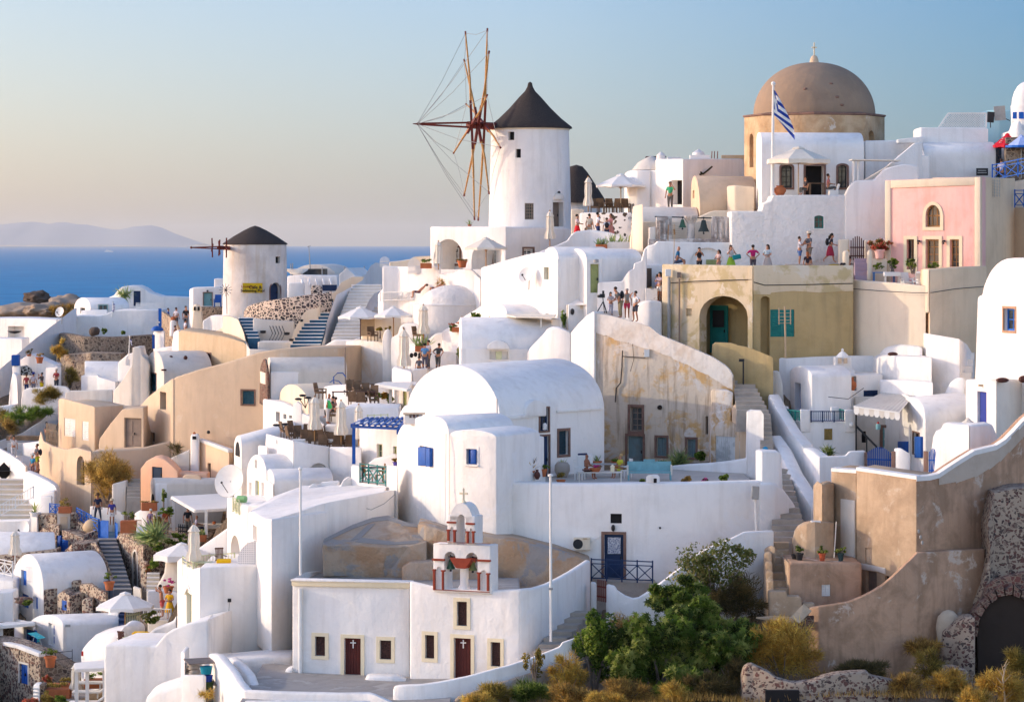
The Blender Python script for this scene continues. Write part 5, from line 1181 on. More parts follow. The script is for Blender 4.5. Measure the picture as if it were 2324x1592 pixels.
for a in(('grey haired woman in violet dress behind the spiky yucca',339,1213,191,dict(top=(.18,.12,.2),bottom=(.18,.12,.2),bl='skirt',rz=140,hair='white',h=1.6,lean=12)),('white haired man in rust shirt by the pergola post',377,1214,191,dict(top=(.32,.06,.02),bottom=(.2,.16,.12),rz=180,hair='white',h=1.65,skin=0)),('man in black shirt from behind under the white pergola',426,1214,191,dict(top=(.012,.014,.02),bottom=(.2,.19,.17),rz=180,hair='brown',h=1.75,skin=0)),('seated man in lilac shirt under the white pergola',446,1214,192.5,dict(pose='sit',top=(.6,.55,.72),bottom=(.05,.05,.1),rz=100,hair=None,skin=0,arms='front'))):person(*a[:4],**a[4])
mk_table('dining_table','laid dining table under the white pergola',WPAINT,P(478,1216,193.4),2.0,1.,cloth=CANVASW)
G0=thing('serving_jar','terracotta jar on the table under the pergola','jar',P(486,1193,193.2));G().lathe(P(486,1193,193.2),[(.09,0),(.11,.2),(.1,.3)],10).to('body',TERRA,G0)
picket('low checked black and white bench panel under the pergola',[(404,1208,190.5),(428,1210,190.5)],.55,BLACK,0,6,name='bench',cat='bench')
bush('yucca','large spiky yellow striped yucca on the terrace edge',358,1214,187.2,27,20,L_AGAVE,240,1.1,clumps=3,cat='yucca',stems=False)
def trunkplant(e,u0,v0,u1,v1,Y):G().tube([P(u0,v0,Y),P((u0+u1)/2+1,(v0+v1)/2,Y),P(u1,v1,Y)],[.09,.06,.04]).to('trunk',GREYWOOD,e)
e=bush('slender_tree','slender little tree with sparse crown beside the pergola',371,1125,191.5,8,22,L_CASTOR,260,.16,'leaf',clumps=6,cat='tree',stems=False);trunkplant(e,370,1212,371,1112,191.5)
for a in((378,1160,191,20,14),(358,1180,192,12,22),(404,1214,187.4,16,10),(420,1225,187,20,10),(390,1228,187,22,10)):bush('terrace_plant','leafy green terrace plant around the pergola',*a,random.choice([L_GREEN,L_OLV,L_CASTOR]),420,.17,'leaf',group='green plants around the pergola terrace',stems=False)
pot_plant('long terracotta trough on the white block beside the slender tree',339,1158,192,.5,.2,'bush',.1,L_DRY,long=.95)
pot_plant('orange square planters with green shrub by the blue gate',292,1208,190.5,.75,.36,'bush',.75,L_CASTOR,long=.95);pot_plant('orange planter with agave at the foot of the pergola post',457,1228,187.2,.4,.3,'agave',.5,long=.6)
e=thing('garden_armchair','white plastic garden armchair on the terrace edge by the yucca','chair',P(321,1218,189.5));G().box(P(321,1210,189.5),(.6,.55,.1)).to('seat',WPAINT,e,bevel=.03);G().box(P(321,1203,189.9),(.62,.1,.5),rx=-.2).to('backrest',WPAINT,e,bevel=.04);G().box(P(315,1213,189.5),(.06,.5,.35)).box(P(328,1213,189.5),(.06,.5,.35)).to('legs',WPAINT,e)
H=House('white_gate_pillar','white wall block carrying the long terracotta trough','wall',(335,1200,192.5));H.mass([(305,1165,193),(316,1158,192.6),(355,1158,192)],.6,1215,WHITE)
e=thing('iron_gate','thin pale iron gate behind the orange planters','gate',P(305,1200,192));g=G()
for i in range(9):g.bar(P(299+i*2.7,1200,191.6),P(299+i*2.7,1178,191.6),.025)
g.bar(P(298,1180,191.6),P(321,1180,191.6),.04).bar(P(298,1197,191.6),P(321,1197,191.6),.04).to('bars',PALEWOOD,e)
H=House('white_stair_wall','white wall with dark octagonal opening at the left edge','wall',(40,1080,214))
A=H.mass([(-60,1000,220),(0,1018,216.5),(45,1045,213),(58,1058,211.5)],.8,1125,WHITE,bev=.12);
fr=Frame(*A.planes[1]);H.add(G().lathe(P(9,1069,214.6),[(.02,0),(.55,0),(.55,.05),(.02,.05)],10).box(P(9,1069,214.8),(.9,.1,.9),ry=.78),'dark_opening',DARK)
H.mass([(28,1009,221),(55,1005,219),(93,1000,217)],.4,1062,WHITE);H.add(G().box(P(40,1018,219.3),(1.5,.05,.9)),'map_panel',stone('faded_map',(.75,.72,.68),[(.55,.55,.55),(.7,.66,.6)],3,.04));H.add(G().box(P(55,993,221),(2.4,1.2,.3)),'planter_soil',EARTH)
person('woman in white tank top on the white stairs at the left edge',31,1042,215.5,top=(.7,.66,.66),bottom=(.62,.6,.62),hair='black',long=True,rz=10,arms='down',arms2='up',h=1.65)
person('tourist in grey shirt and lime shorts beside the beige garden wall',84,1069,209,top=(.09,.085,.10),bottom=(.45,.50,.03),bl='short',rz=-60,hair='brown',h=1.85,bag=(.05,.05,.06),arms='front')
person('person in blue shirt and pale hat below the lime shorts tourist',74,1084,207.5,top=(.03,.25,.42),bottom=(.2,.1,.1),rz=-40,hat=(.75,.70,.60),h=1.6);person('child in brown beside the person in the pale hat',87,1086,207.5,top=(.30,.12,.08),bottom=(.2,.08,.06),rz=-80,h=1.25)
person('head of a dark haired person behind the weathered pale picket gate',106,1008,214.5,top=(.15,.14,.16),bottom=(.1,.1,.1),hair='black',rz=60,h=1.55)
H=House('rounded_white_wall','thick white rounded wall above the cream and white stairs','wall',(95,1160,205))
H.mass([(52,1072,206.5),(62,1070,206),(84,1078,205),(108,1090,203.6),(124,1100,202.6),(130,1112,202.2)],1.6,1180,WHITE,bev=.22)
H.mass([(74,1140,203),(80,1125,202.6),(92,1118,202),(124,1112,201.5)],1.2,1185,WHITE,bev=.15);H.mass([(90,1126,200.4),(117,1125,200)],.5,1175,WHITE)
stairs('cream_stairs','broad cream and white stairs at the left edge',(-20,92,1190,201),(-30,75,1085,212),9,PALE,CREAM)
rail('stair_rail','white slanted handrail on the cream stairs at the left edge',P(-6,1175,200.8),P(76,1130,200.8),.75,WPAINT,2,'none')
H=House('white_platform','low white platform wall below the cream stairs','wall',(60,1200,199));H.mass([(-30,1183,200),(65,1181,199),(70,1168,199),(84,1166,198.6),(86,1192,198.6)],1.6,1215,WHITE)
pot_plant('agave in a white pot beside the cream stairs',78,1172,197.6,.3,.3,'agave',.75,pot=WPAINT)
H=House('lava_stone_house','dark lava stone house with bright blue doors beside the grey staircase','house',(160,1260,194))
H.mass([(87,1167,199),(128,1168,198)],2,1200,LAVASTONE,bev=.05);H.mass([(130,1169,197.6),(172,1165,197.4)],1.6,1200,LAVASTONE,bev=.05);H.mass([(172,1180,197),(208,1195,196)],1.5,1215,LAVASTONE,bev=.05)
A=H.mass([(86,1214,197.6),(94,1200,197.2),(110,1192,196.8),(134,1190,196)],4,1275,LAVASTONE,bev=.1);B=H.mass([(136,1200,196.4),(176,1214,193.6),(189,1220,193)],3,1270,LAVASTONE,bev=.05);H.mass([(189.3,1213,193),(225,1200,194.5)],1.6,1250,LAVASTONE,bev=.04)
opening(A,2,128,1214,136,1262,'door',BLUE,depth=.12,leaf=1);opening(B,0,139,1224,155,1252,'shut',COBALT,depth=.06)
A=H.mass([(118,1275,193),(135,1262,191.6),(150,1246,190.4),(163,1234,189.6)],2.5,1290,LAVASTONE,bev=.05);H.mass([(163.3,1234,189.6),(218,1230,191)],2.5,1290,LAVASTONE,bev=.05)
H.mass([(206,1232,190.4),(216,1231,190),(240,1275,187),(255,1316,184.6),(258,1322,184.4)],.7,1345,LAVASTONE,bev=.05)
H.add(G().box(P(145,1182,197.2),(.8,.3,1.3)),'door_surround',PALE);H.add(G().box(P(145,1186,197.0),(.45,.1,.8)),'hatch',BEIGE)
e=thing('storage_jar','large tan clay jar lying on its side on the stone roof','jar',P(205,1200,196));M=Matrix.Translation(P(206,1194,195.4))@Matrix.Rotation(1.3,4,'Y')@Matrix.Rotation(.4,4,'X');G(M).lathe((0,0,-.5),[(.2,0),(.42,.3),(.48,.6),(.4,.9),(.3,1.0),(.26,.95)],20).to('body',TAN,e,smooth=60)
stairs('grey_stairs','long grey blue staircase between lava stone walls',(258,300,1342,183),(221,262,1220,193),13,GREYFLOOR,paint('step_grey_blue',(.13,.15,.19)))
H=House('stair_landing','blue painted landing at the top of the grey staircase','landing',(240,1222,194));H.mass([(218,1222,193.2),(264,1222,193.2)],5,1240,paint('landing_blue',(.10,.22,.30)))
H=House('lava_stone_wall','tall lava stone wall with arched grey door right of the staircase','wall',(300,1300,188))
A=H.mass([(262,1226,193),(268,1212,192.6),(300,1226,189),(325,1238,186)],1.5,1355,LAVASTONE,bev=.06);B=H.mass([(325.3,1237,185.9),(352,1236,187.4),(380,1234,188)],1.5,1320,LAVASTONE,bev=.06)
opening(A,2,302,1250,312,1328,'plank',GREYWOOD,arch=1.,sur=PALE,sw=.12,depth=.15)
H.mass([(319,1272,184.5),(333,1274,184)],.6,1368,LAVASTONE)
H.mass([(302,1330,182.6),(318,1335,182),(320,1352,181.6)],.5,1365,PALE)
rail('blue_railing','bright blue crossed railing along the stair landing',P(174,1178,198.4),P(207,1196,195.6),.75,COBALT,3);rail('blue_railing','bright blue crossed railing piece next to the blue gate',P(206,1202,195.4),P(225,1209,194),.85,COBALT,1)
rail('blue_railing','short bright blue railing behind the bushy planter',P(113,1163,198.8),P(138,1166,198.4),.6,COBALT,2)
for(lb,u0,u1,v0,v1,Y)in(('solid bright blue gate leaf at the top of the grey staircase',224,246,1180,1220,193.6),('narrow bright blue gate post at the top of the grey staircase',262,267,1186,1224,193.2)):
 e=thing('blue_gate',lb,'gate',P((u0+u1)/2,v1,Y));G().extrude([P(u0,v1,Y),P(u1,v1+1,Y-.5),P(u1,v0+1,Y-.5),P((u0+u1)/2-3,v0,Y-.2),P(u0,v0+3,Y)],(0,.08,0)).to('leaf',COBALT,e)
 G().bar(P(u0,v1,Y-.05),P(u0,v0-2,Y-.05),.08).to('post',BLUE,e)
e=pot_plant('bushy brown plant in terracotta planter on the lava stone house',148,1163,197,.4,.35,'bush',.55,L_OLV,long=.8)
person('woman in navy shirt and jeans at the top of the grey stairs',222,1181,196.6,'wide',top=(.015,.02,.06),bottom=(.05,.06,.09),hair='brown',rz=0,skin=2,hat=(.12,.06,.03));person('woman in blue top and white shorts at the top of the grey stairs',254,1191,196.2,top=(.05,.05,.28),bottom=(.75,.72,.72),bl='short',rz=5,hat=(.62,.5,.34),h=1.62,hair='brown')
bush('dry_shrub','dry brown shrub behind the couple at the stairs',272,1145,199,14,12,L_DRY,350,.3,stems=False)
H=House('path_edge_wall','white stepped path wall right of the couple','wall',(275,1170,197));H.mass([(204,1148,200.6),(262,1162,199.4),(288,1170,198.2),(290,1210,198)],.5,1215,WHITE,bev=.08)
H=House('lower_vault_house','white vaulted roof at the left edge behind the furled parasol','house',(50,1260,192))
H.vault((-20,1250,197),(-18,1262,191),1.4,0,1270,sweep=(4.0,-.4,0));H.mass([(-30,1262,190.6),(128,1246,190)],2,1285,LAVASTONE,bev=.04)
dish('white satellite dish near the left edge among lava stone walls',55,1199,198,.55,(-.6,-.75,.2))
closed_umbrella('furled cream parasol at the left edge in front of the lava wall',34,1204,1290,1258,188,r=.34,pole=WPAINT)
e=thing('sun_lounger','folded mauve lounger leaning on the lava stone wall','lounger',P(90,1278,189));G().box(P(88,1272,189),(.9,.5,.08),rx=.5).to('backrest',MAUVE,e);G().box(P(98,1275,188.8),(.5,.5,.08),rx=.3).to('seat',MAUVE,e)
H=House('blue_window_vault_house','white vaulted house with blue windows and lava stone side wall','house',(90,1380,184))
A=H.vault((24,1340,190),(98,1338,183.2),2.2,0,1400,sweep=(3.6,2.4,0),n=24)
opening(A,0,48,1293,60,1328,'door',COBALT,depth=.2,name='window',leaf=1);opening(A,0,47,1347,65,1378,'shut',COBALT,depth=.2);opening(A,0,75,1353,86,1382,'door',BLUE,depth=.25,leaf=1);opening(A,0,31,1342,37,1375,'door',BLUE,depth=.2,leaf=1)
H.mass([(99.5,1338,183),(168,1328,184.6)],.3,1385,LAVASTONE,bev=.03);H.mass([(162,1318,184),(182,1316,184)],.6,1340,LAVASTONE)
H.add(G().box(P(41,1347,187.9),(.12,.12,.25)),'alarm_box',C(.55,.03,.02))
H=House('stone_hut','small lava stone hut with blue hatch in front of the vaulted house','hut',(150,1385,181))
A=H.mass([(130,1352,182.4),(133,1346,182.3),(145,1341,181.9),(157,1350,181.4),(158,1352,181.3)],2.5,1392,LAVASTONE,bev=.05);opening(A,2,139,1362,150,1384,'door',BLUE,depth=.1,plane=(A.planes[0][0],A.planes[3][1]),leaf=1)
H.mass([(158.4,1352,181.3),(205,1340,183)],2.2,1392,LAVASTONE,bev=.05);H.mass([(181,1326,183),(205,1324,182),(225,1338,180.6),(241,1345,180)],.8,1372,LAVASTONE,bev=.06);H.mass([(186,1360,180.6),(210,1357,180.4)],1,1385,LAVASTONE)
pot_plant('terracotta pot with green shrub at the foot of the grey staircase',248,1338,180.4,.5,.3,'bush',.55,L_CASTOR)
rail('pale_blue_railing','pale blue and white crossed railing at the left edge',P(-8,1302,187),P(29,1310,185.6),.95,WPAINT,2);H=House('white_terrace_edge','white terrace edge below the pale blue railing','wall',(10,1330,186));H.mass([(-40,1310,187),(30,1318,185.4)],4,1400,WHITE);H.mass([(-40,1345,183.6),(30,1342,183.2)],2,1430,WHITE)
H=House('low_vault_house','low white vaulted house with three blue doors','house',(150,1470,178))
A=H.vault((62,1425,183),(143,1421,176.5),.75,0,1520,sweep=(3.3,1.0,0));H.mass([(30,1404,184),(100,1420,180),(128,1412,178.4)],.5,1500,WHITE)
S=A;opening(S,0,110,1414,124,1464,'door',BLUE,depth=.25,leaf=1);opening(S,0,55+22,1440,74+14,1468,'hole',depth=.1)
B=H.mass([(30,1418,182.6),(75,1425,179.8)],1,1500,WHITE,bev=.04);opening(B,0,55,1415+12,75,1466,'door',BLUE,depth=.2)
H.mass([(143.3,1420,176.4),(250,1408,178.6),(269,1383,179)],1.4,1520,WHITE,bev=.06);H.mass([(246,1378,178.8),(269,1377,178.4)],1,1440,WHITE);H.add(G().box(P(154,1419,176.2),(.28,.14,.14)),'lamp',STEEL)
H=pergola('white_pergola','white flat porch roof over the blue doors at the left edge',[(-20,1412,181),(77,1408,181.6),(77,1412,178),(-20,1421,177.6)],[(3,1416,1462,178)],WPAINT)
H=House('porch_stone_wall','dark stone wall under the white porch roof at the left edge','wall',(15,1450,181));H.mass([(-20,1410,181),(30,1415,180.4)],.5,1470,DARKSTONE)
bush('succulent','round brown and green succulent bed before the vaulted house',62,1366,182,13,8,L_CASTOR,300,.14,'leaf',stems=False);rockmass('boulder','brown boulder on the ledge of the blue window house',[((54,1362,182.6),(.6,.4,.26))],'boulder',BRICKSTONE,2)
e=thing('drying_rack','drying rack with turquoise towels before the blue doors','drying rack',P(85,1470,176.4));g=G()
for a,b in(((70,1474),(78,1442)),((98,1474),(88,1442)),((72,1442),(100,1448))):g.bar(P(*a,176.2),P(*b,176.2),.03)
g.to('frame',WPAINT,e);G().add([P(62,1436,176.6),P(82,1433,176.9),P(104,1446,176),P(86,1449,175.8)],[(0,1,2,3)]).box(P(87,1452,176),(.15,.05,.2)).to('towel',C(.05,.42,.45),e)
H=House('pebbled_stone_house','brown pebbled stone house with blue door at the lower left corner','house',(55,1560,172))
A=H.mass([(-30,1452,176),(10,1458,174.5),(40,1464,172.8),(92,1484,170.5)],3,1620,LAVASTONE,bev=.05);B=H.mass([(92.3,1484,170.5),(108,1488,171),(175,1532,171.4)],3,1600,DARKSTONE,bev=.05)
H.slab(A.planes[1],[(10,1464),(40,1470),(40,1462),(10,1456)],.3,.1,WHITE,'coping');H.slab(A.planes[2],[(40,1470),(92,1490),(92,1481),(40,1462)],.3,.1,WHITE,'coping')
opening(A,2,45,1506,64,1551,'door',BLUE,depth=.15,leaf=2,sur=PALE,sw=.1)
pot_plant('large terracotta pot with green plant on the corner of the pebbled stone house',114,1513,170,.6,.32,'bush',.55,L_CASTOR)
e=thing('iron_rail','thin black iron rail on the white wall by the terracotta pot','railing',P(125,1520,170.8));G().bar(P(126,1515,170.4),P(126,1475,170.4),.03).bar(P(164,1500,171.6),P(164,1472,171.6),.03).bar(P(126,1480,170.4),P(164,1476,171.6),.03).bar(P(126,1497,170.4),P(164,1492,171.6),.03).to('bars',BLACK,e)
H=House('white_domed_annex','white curved roof annex beside the lower terrace wall','house',(220,1500,168));H.mass([(184,1475,170),(200,1456,168.6),(225,1445,167.4),(250,1438,166.4),(285,1432,166)],4,1560,WHITE,bev=.25);H.add(G().box(P(187,1482,169.6),(.1,.1,.25)),'alarm_box',C(.55,.03,.02))
H.mass([(265,1440,166),(282,1418,166.4),(300,1414,166.8),(320,1425,167)],2,1470,WHITE,bev=.2)
pergola('white_pergola','white canopied pergola over loungers at the lower left',[(170,1503,166),(240,1496,166.4),(240,1514,162.4),(172,1517,162)],[(174,1516,1610,162.4),(198,1516,1610,162.4),(237,1512,1600,162.6)],WPAINT,CANVASW)
c0=thing('sun_lounger','white cushioned lounger under the lower left pergola','lounger',(0,0,0),'white loungers under the pergola');G().box((0,0,.32),(1.5,.62,.12)).to('seat',CANVASW,c0,bevel=.04);G().box((1.0,0,.52),(.75,.62,.12),ry=-.6).to('backrest',CANVASW,c0,bevel=.04);G().box((-.6,0,.13),(.06,.5,.26)).box((.6,0,.13),(.06,.5,.26)).to('legs',WPAINT,c0)
c0.location=P(203,1561,165.6);dup(c0,P(197,1582,164.2));dup(c0,P(190,1606,162.6))
closed_umbrella('furled cream parasol behind the lower left pergola',172,1504,1585,1564,166.5,r=.3)
H=House('lounger_terrace','dark decked lounger terrace at the lower left','terrace',(200,1595,164));H.mass([(100,1610,162),(250,1610,162)],6,1640,GREYFLOOR)
pot_plant('long terracotta planter box with clipped shrub beside the loungers',213,1560,166.6,.5,.3,'bush',.5,L_GREEN,long=1.0);pot_plant('terracotta planter box with low hedge at the lower left',133,1582,166.4,.5,.4,'bush',.6,L_OLV,long=1.3);pot_plant('flat terracotta trough behind the low hedge',150,1562,168.6,.3,.3,'bush',.3,L_OLV,long=1.6)
for a in((108,1545,168,14,16),(120,1565,167,18,16),(108,1585,164,24,20),(140,1590,163.4,20,14),(75,1592,162,26,10)):bush('garden_shrub','mixed green garden shrub among the lower left planters',*a,random.choice([L_OLV,L_GREEN,L_FLOWR,L_CASTOR]),600,.16,'leaf',group='garden shrubs at the lower left',stems=False)
H=House('slatted_box','white stone box with slatted front at the lower left corner','box',(85,1590,165));H.mass([(75,1553,166),(90,1551,165.6)],1,1620,WHITE);H.mass([(90.3,1551,165.6),(104,1553,166)],1,1620,DARKSTONE)
for i in range(4):H.add(G().box(P(82,1562+i*8,165.7),(.3,.06,.08)),'slat',WPAINT)
umbrella('large white parasol on wooden pole at the lower left terrace',284,1344,1374,1458,68,172,CANVASW,POLE,val=.2)
e=mk_chair('wooden_chair','dark slatted wooden chair under the large white parasol',BROWN,P(281,1475,166.2),'slat',rz=2.6);
e=thing('draped_chair','folding chair draped with a bright yellow towel on the white terrace','chair',P(320,1474,165.6));G().box(P(320,1447,165.6),(.95,.35,.62),rx=-.1).box(P(320,1434,165.8),(.8,.2,.12)).to('towel',YELLOW,e,bevel=.06,smooth=50);G().box(P(318,1464,165.8),(.9,.06,.08)).bar(P(308,1476,165.6),P(310,1450,165.6),.04).bar(P(331,1476,165.6),P(330,1450,165.6),.04).to('frame',BROWN,e)
e=mk_table('side_table','pale green table frame by the draped chair',SAGE,P(300,1475,166),1.0,.6)
stairs('blue_stairs','shaded navy steps glimpsed behind the large white parasol',(268,312,1450,174),(270,315,1378,180),6,NAVY,NAVY)
picket('pale green picket fence behind the large white parasol',[(284,1425,172),(318,1418,172.6)],1.,SAGE,0,9,name='picket_fence',cat='fence')
bush('balcony_plants','green plants below the small balcony with the couple',345,1400,172.5,24,22,L_CASTOR,500,.18,'leaf',stems=False)
H=House('couple_terrace','small white terrace where a couple stands in swimwear','terrace',(360,1400,175));H.mass([(335,1403,174.6),(405,1407,173.6)],4,1450,PALE);H.mass([(334,1340,178),(380,1338,178.4),(404,1344,178)],.5,1400,WHITE);H.mass([(333,1440,170),(352,1425,170),(372,1417,169.8),(392,1410,169.6),(401,1395,169.5)],.6,1490,WHITE,bev=.15)
rail('balcony_rail','dark topped balcony rail before the couple in swimwear',P(326,1408,174.8),P(388,1412,173.8),.75,WPAINT,2,'none')
person('shirtless man in rainbow striped swim shorts with raised elbow',368,1400,175.4,top=None,bottom=(.55,.10,.10),bl='short',rz=-70,hair='black',arms='brow',lean=10,h=1.85,skin=0)
person('woman in yellow open robe beside the shirtless man',385,1405,174.6,top=(.85,.45,.01),bottom=(.85,.45,.01),bl='skirt',rz=-20,hair='black',arms='front',h=1.7,skin=0)
pot_plant('magenta flowers in a brown pot on the white wall behind the couple',382,1345,177,.4,.3,'bush',.5,L_PINKF)
umbrella('open white parasol behind the balcony with the furled parasol',412,1232,1256,1345,66,180,CANVASW,WPAINT,val=.35)
H=House('white_courtyard_wall','white rounded courtyard wall and steps beneath the open white parasol','wall',(385,1330,180));H.mass([(350,1340,180),(372,1300,180),(376,1265,180),(410,1260,179.6)],1,1350,PALE,bev=.2);H.mass([(376,1262,182),(450,1245,181),(514,1200,180),(522,1196,180)],1,1320,WHITE,bev=.12)
stairs('cream_steps','small cream garden steps by the lava stone pillar',(332,362,1345,179.4),(334,362,1298,183),5,PALE,CREAM)
for a in((348,1280,183,14,18,L_GREEN),(356,1240,185.4,18,14,L_CASTOR),(338,1290,184,8,10,L_FLOWR)):bush('hanging_plant','leafy plant hanging on the lava wall behind the open white parasol',*a[:5],a[5],380,.18,'leaf',group='plants by the lava wall',stems=False)
H=House('balcony_house','large white stepped house with green crossed balcony and tall blank wall','house',(520,1480,155))
L=H.mass([(402,1272,163),(412,1264,161.6),(415,1278,161),(439,1290,157.6),(453,1287,156)],.5,1490,WHITE,bev=.08,back=(.4,.9));A=H.mass([(453.3,1287,156),(530,1284,156.4),(598,1280,157)],6,1500,WHITE,bev=.1)
opening(L,3,420,1345,434,1421,'door',GREEN,depth=.35,leaf=1);H.slab(L.planes[3],[(417,1348),(427,1326),(437,1348),(434,1348),(427,1333),(420,1348)],.1,.06,WHITE,'gable_moulding')
T=H.mass([(563,1162,161),(572,1160,158.6),(600,1177,154.4),(616,1177,153.4)],5,1300,WHITE,back=(.5,.86),bev=.1);B=H.mass([(598,1177,154.5),(650,1166,155.6),(700,1150,157),(735,1140,158)],4,1540,WHITE,back=(.3,.95),bev=.12);H.mass([(735,1139.5,158.02),(800,1128,159.6),(870,1115,161.6)],2,1245,WHITE,back=(.3,.95),bev=.1)
opening(T,1,574,1192,583,1226,'blank',depth=.3)
g=G();rp=[(566,1160,161),(618,1178,153.6),(735,1142,158.2),(870,1117,161.8),(880,1098,168),(690,1100,171),(620,1125,169)]
g.extrude([P(*q)-Vector((0,0,.02))for q in rp],(0,0,-.5));H.add(g,'roof',WHITE)
H.mass([(460,1500,151.6),(520,1497,151),(600,1490,151),(664,1490,151.5)],3,1530,WHITE,bev=.2)
rail('green_railing','pale green crossed balcony railing on the white stepped house',P(415,1306,161.2),P(439,1320,157.8),1.0,SAGE,2)
rail('green_railing','pale green long railing behind the draped balcony chair',P(448,1283,158.6),P(532,1276,160.6),.5,SAGE,2,'none')
closed_umbrella('furled cream parasol on the green railed balcony',440,1188,1284,1272,158.8,r=.36)
mk_chair('wooden_chair','tall slatted dark wooden chair on the green railed balcony',BROWN,P(501,1290,159),'slat',rz=.4)
e=thing('towel','yellow towel draped over a chair seat on the green railed balcony','towel',P(508,1285,158.2));G().box(P(508,1278,158.2),(.72,.5,.44),rx=.1).to('cloth',YELLOW,e,bevel=.05)
mk_table('balcony_table','low pale green table by the furled balcony parasol',SAGE,P(462,1296,158.6),.9,.6,.5)
e=thing('perforated_screen','white perforated quarter round screen on the white stepped house','screen',P(568,1281,157.4));SCRN,nt,b=new_mat('perforated_white',.7)
v=N(nt,'ShaderNodeTexVoronoi');v.inputs['Scale'].default_value=9;v.inputs['Randomness'].default_value=0;nt.links.new(coords(nt),v.inputs['Vector']);nt.links.new(ramp(nt,v.outputs['Distance'],[(.28,(.42,.38,.38)),(.38,(.8,.77,.74))]),b.inputs['Base Color'])
G().extrude([P(538,1282,157.2),P(540,1262,157.2),P(548,1244,157.2),P(562,1231,157.2),P(580,1226,157.2),P(594,1225,157.2),P(594,1281,157.2)],(0,.06,0)).to('panel',SCRN,e);G().bar(P(595,1283,157.1),P(595,1224,157.1),.09).bar(P(537,1282,157.1),P(595,1282,157.1),.06).to('frame',WPAINT,e)
H=House('arched_flank_house','white house flank with arch niche and green railed balcony block','house',(560,1250,168))
A=H.mass([(515,1128,176),(532,1131,173),(551,1145,170),(562,1147,168.6)],4,1290,WHITE,back=(.5,.86));opening(A,1,524,1214,547,1262,'blank',depth=.5,arch=1.,plane=(A.planes[0][0],A.planes[2][1]))
rail('green_railing','tiny pale green crossed railing on the white balcony block by the dish',P(529,1160,173.2),P(543,1167,170.6),.78,SAGE,2);e=thing('green_box','rolled green mat on the white balcony block','mat',P(549,1135,171));G().tube([P(540,1131,171.2),P(558,1132,171)],.19,10).to('roll',C(.25,.5,.22),e,smooth=60)
H.mass([(560,1148,168.4),(600,1142,168),(606,1160,164)],2,1200,WHITE)
dish('very large white satellite dish beside the little vaulted house',521,1091,180,.98,(-.45,-.85,.28),mast=.6)
H=House('green_door_vault_house','small white vaulted house with tall green door panels','house',(590,1140,176))
A=H.vault((560,1075,179),(604,1078,174.2),1.15,0,1160,sweep=(2.0,1.6,0));opening(A,0,579,1090,588,1142,'door',GREEN,depth=.2,leaf=1)
for u in(568,596):opening(A,0,u-3,1094,u+3,1140,'blank',depth=.2)
opening(A,0,578,1043,584,1062,'blank',depth=.2);H.vault((604,1080,175),(622,1094,171),.55,0,1140,sweep=(3.2,1.4,0));H.mass([(604,1090,173),(620,1098,170.8)],.5,1150)
H=House('restaurant_terrace','white restaurant terrace building with curved parapet and alcove','restaurant',(680,1090,174))
H.vault((531,1012,184),(548,1014,181),.65,0,1110,sweep=(3.1,2.0,.75));S=Solid();S.e=H.e;S.mat=WHITE;S.planes=[(P(531,1100,183.9),P(548,1100,180.9))];opening(S,0,535,1002,544,1034,'dark',cut=False,arch=1.,depth=.02);opening(S,0,536,1055,543,1092,'blank',cut=False)
A=H.mass([(547,1052,181.5),(600,1044,180.5),(604,984,180.2),(625,990,178.4),(666,1000,175.4)],.5,1110,WHITE,bev=.06);B=H.mass([(666.3,1000.5,175.4),(706,1008,175.6),(747,1014,176)],.5,1115,WHITE,bev=.06,wob=.01);H.mass([(747.3,1014,175.9),(820,1015,174.6)],.5,1115,WHITE)
H.mass([(547,1062,182),(604,1050,181.2),(668,1050,176.6),(747,1050,177),(820,1050,175.6)],9,1110,FLOOR);H.add(G().extrude([P(604,1012,180.8),P(667,1024,176),P(747,1032,176.6),P(820,1032,175.2),P(820,1000,182),P(690,985,184),P(640,985,185)],(0,0,-1)),'terrace_floor',FLOOR)
opening(B,1,700,1050,745,1125,'blank',depth=.45,arch=1.);H.mass([(586,1010,179.6),(606,1012,178.2)],.5,1070);
H.mass([(664,966,184.6),(665,918,184.6),(674,911,184.4),(684,918,184.2),(685,970,184.2)],.7,988,WHITE,bev=.12,deep=0);H.mass([(684,936,184.2),(720,950,183.4),(735,962,183)],.5,990,deep=0);H.mass([(736,966,180.4),(776,966,180.2)],2,985,WHITE);H.mass([(778,928,178.6),(800,921,178.8),(905,924,178)],4,1010,WHITE)
H.mass([(690,945,186),(740,944,184),(790,938,183),(900,930,182)],9,990,FLOOR,deep=0);H.mass([(735,877,193),(760,873,192),(800,872,191),(890,876,190)],.5,930,WHITE)
GRP='brown wicker chairs on the lower restaurant terrace'
c0=mk_chair('wicker_chair','brown wicker chair on the lower restaurant terrace',WICKER,(0,0,0),'wicker',GRP)
pts=[(920,1000,2),(1005,995,1),(975,1040,2),(1040,1045,.3),(1125,1030,0),(1110,1085,.2),(1185,1090,3),(1240,1075,.2),(1290,1125,2.9),(1360,1120,.2),(1415,1145,0),(1450,1120,3),(1540,1140,.1),(1310,1040,1.3),(1350,1045,1.5),(1520,1060,-1.4)]
for i,(x,y,r_)in enumerate(pts):
 u,v=434.5+.2339*x,744.9+.2339*y;Y=182.2-(v-975)*.125;p=P(u,v+14,Y)
 if i==0:c0.location=p;c0.rotation_euler=(0,0,r_)
 else:dup(c0,p,r_)
GRP='brown wicker chairs on the upper restaurant terrace'
c1=mk_chair('wicker_chair','brown wicker chair on the upper restaurant terrace',WICKER,P(797,899,186),'wicker',GRP,.2)
for u,v,r_ in((812,902,.3),(830,906,.1),(845,911,-.3),(850,922,1.5),(803,924,2.9),(820,925,3.1),(728,905,1.2)):dup(c1,P(u,v,186-(v-890)*.06),r_)
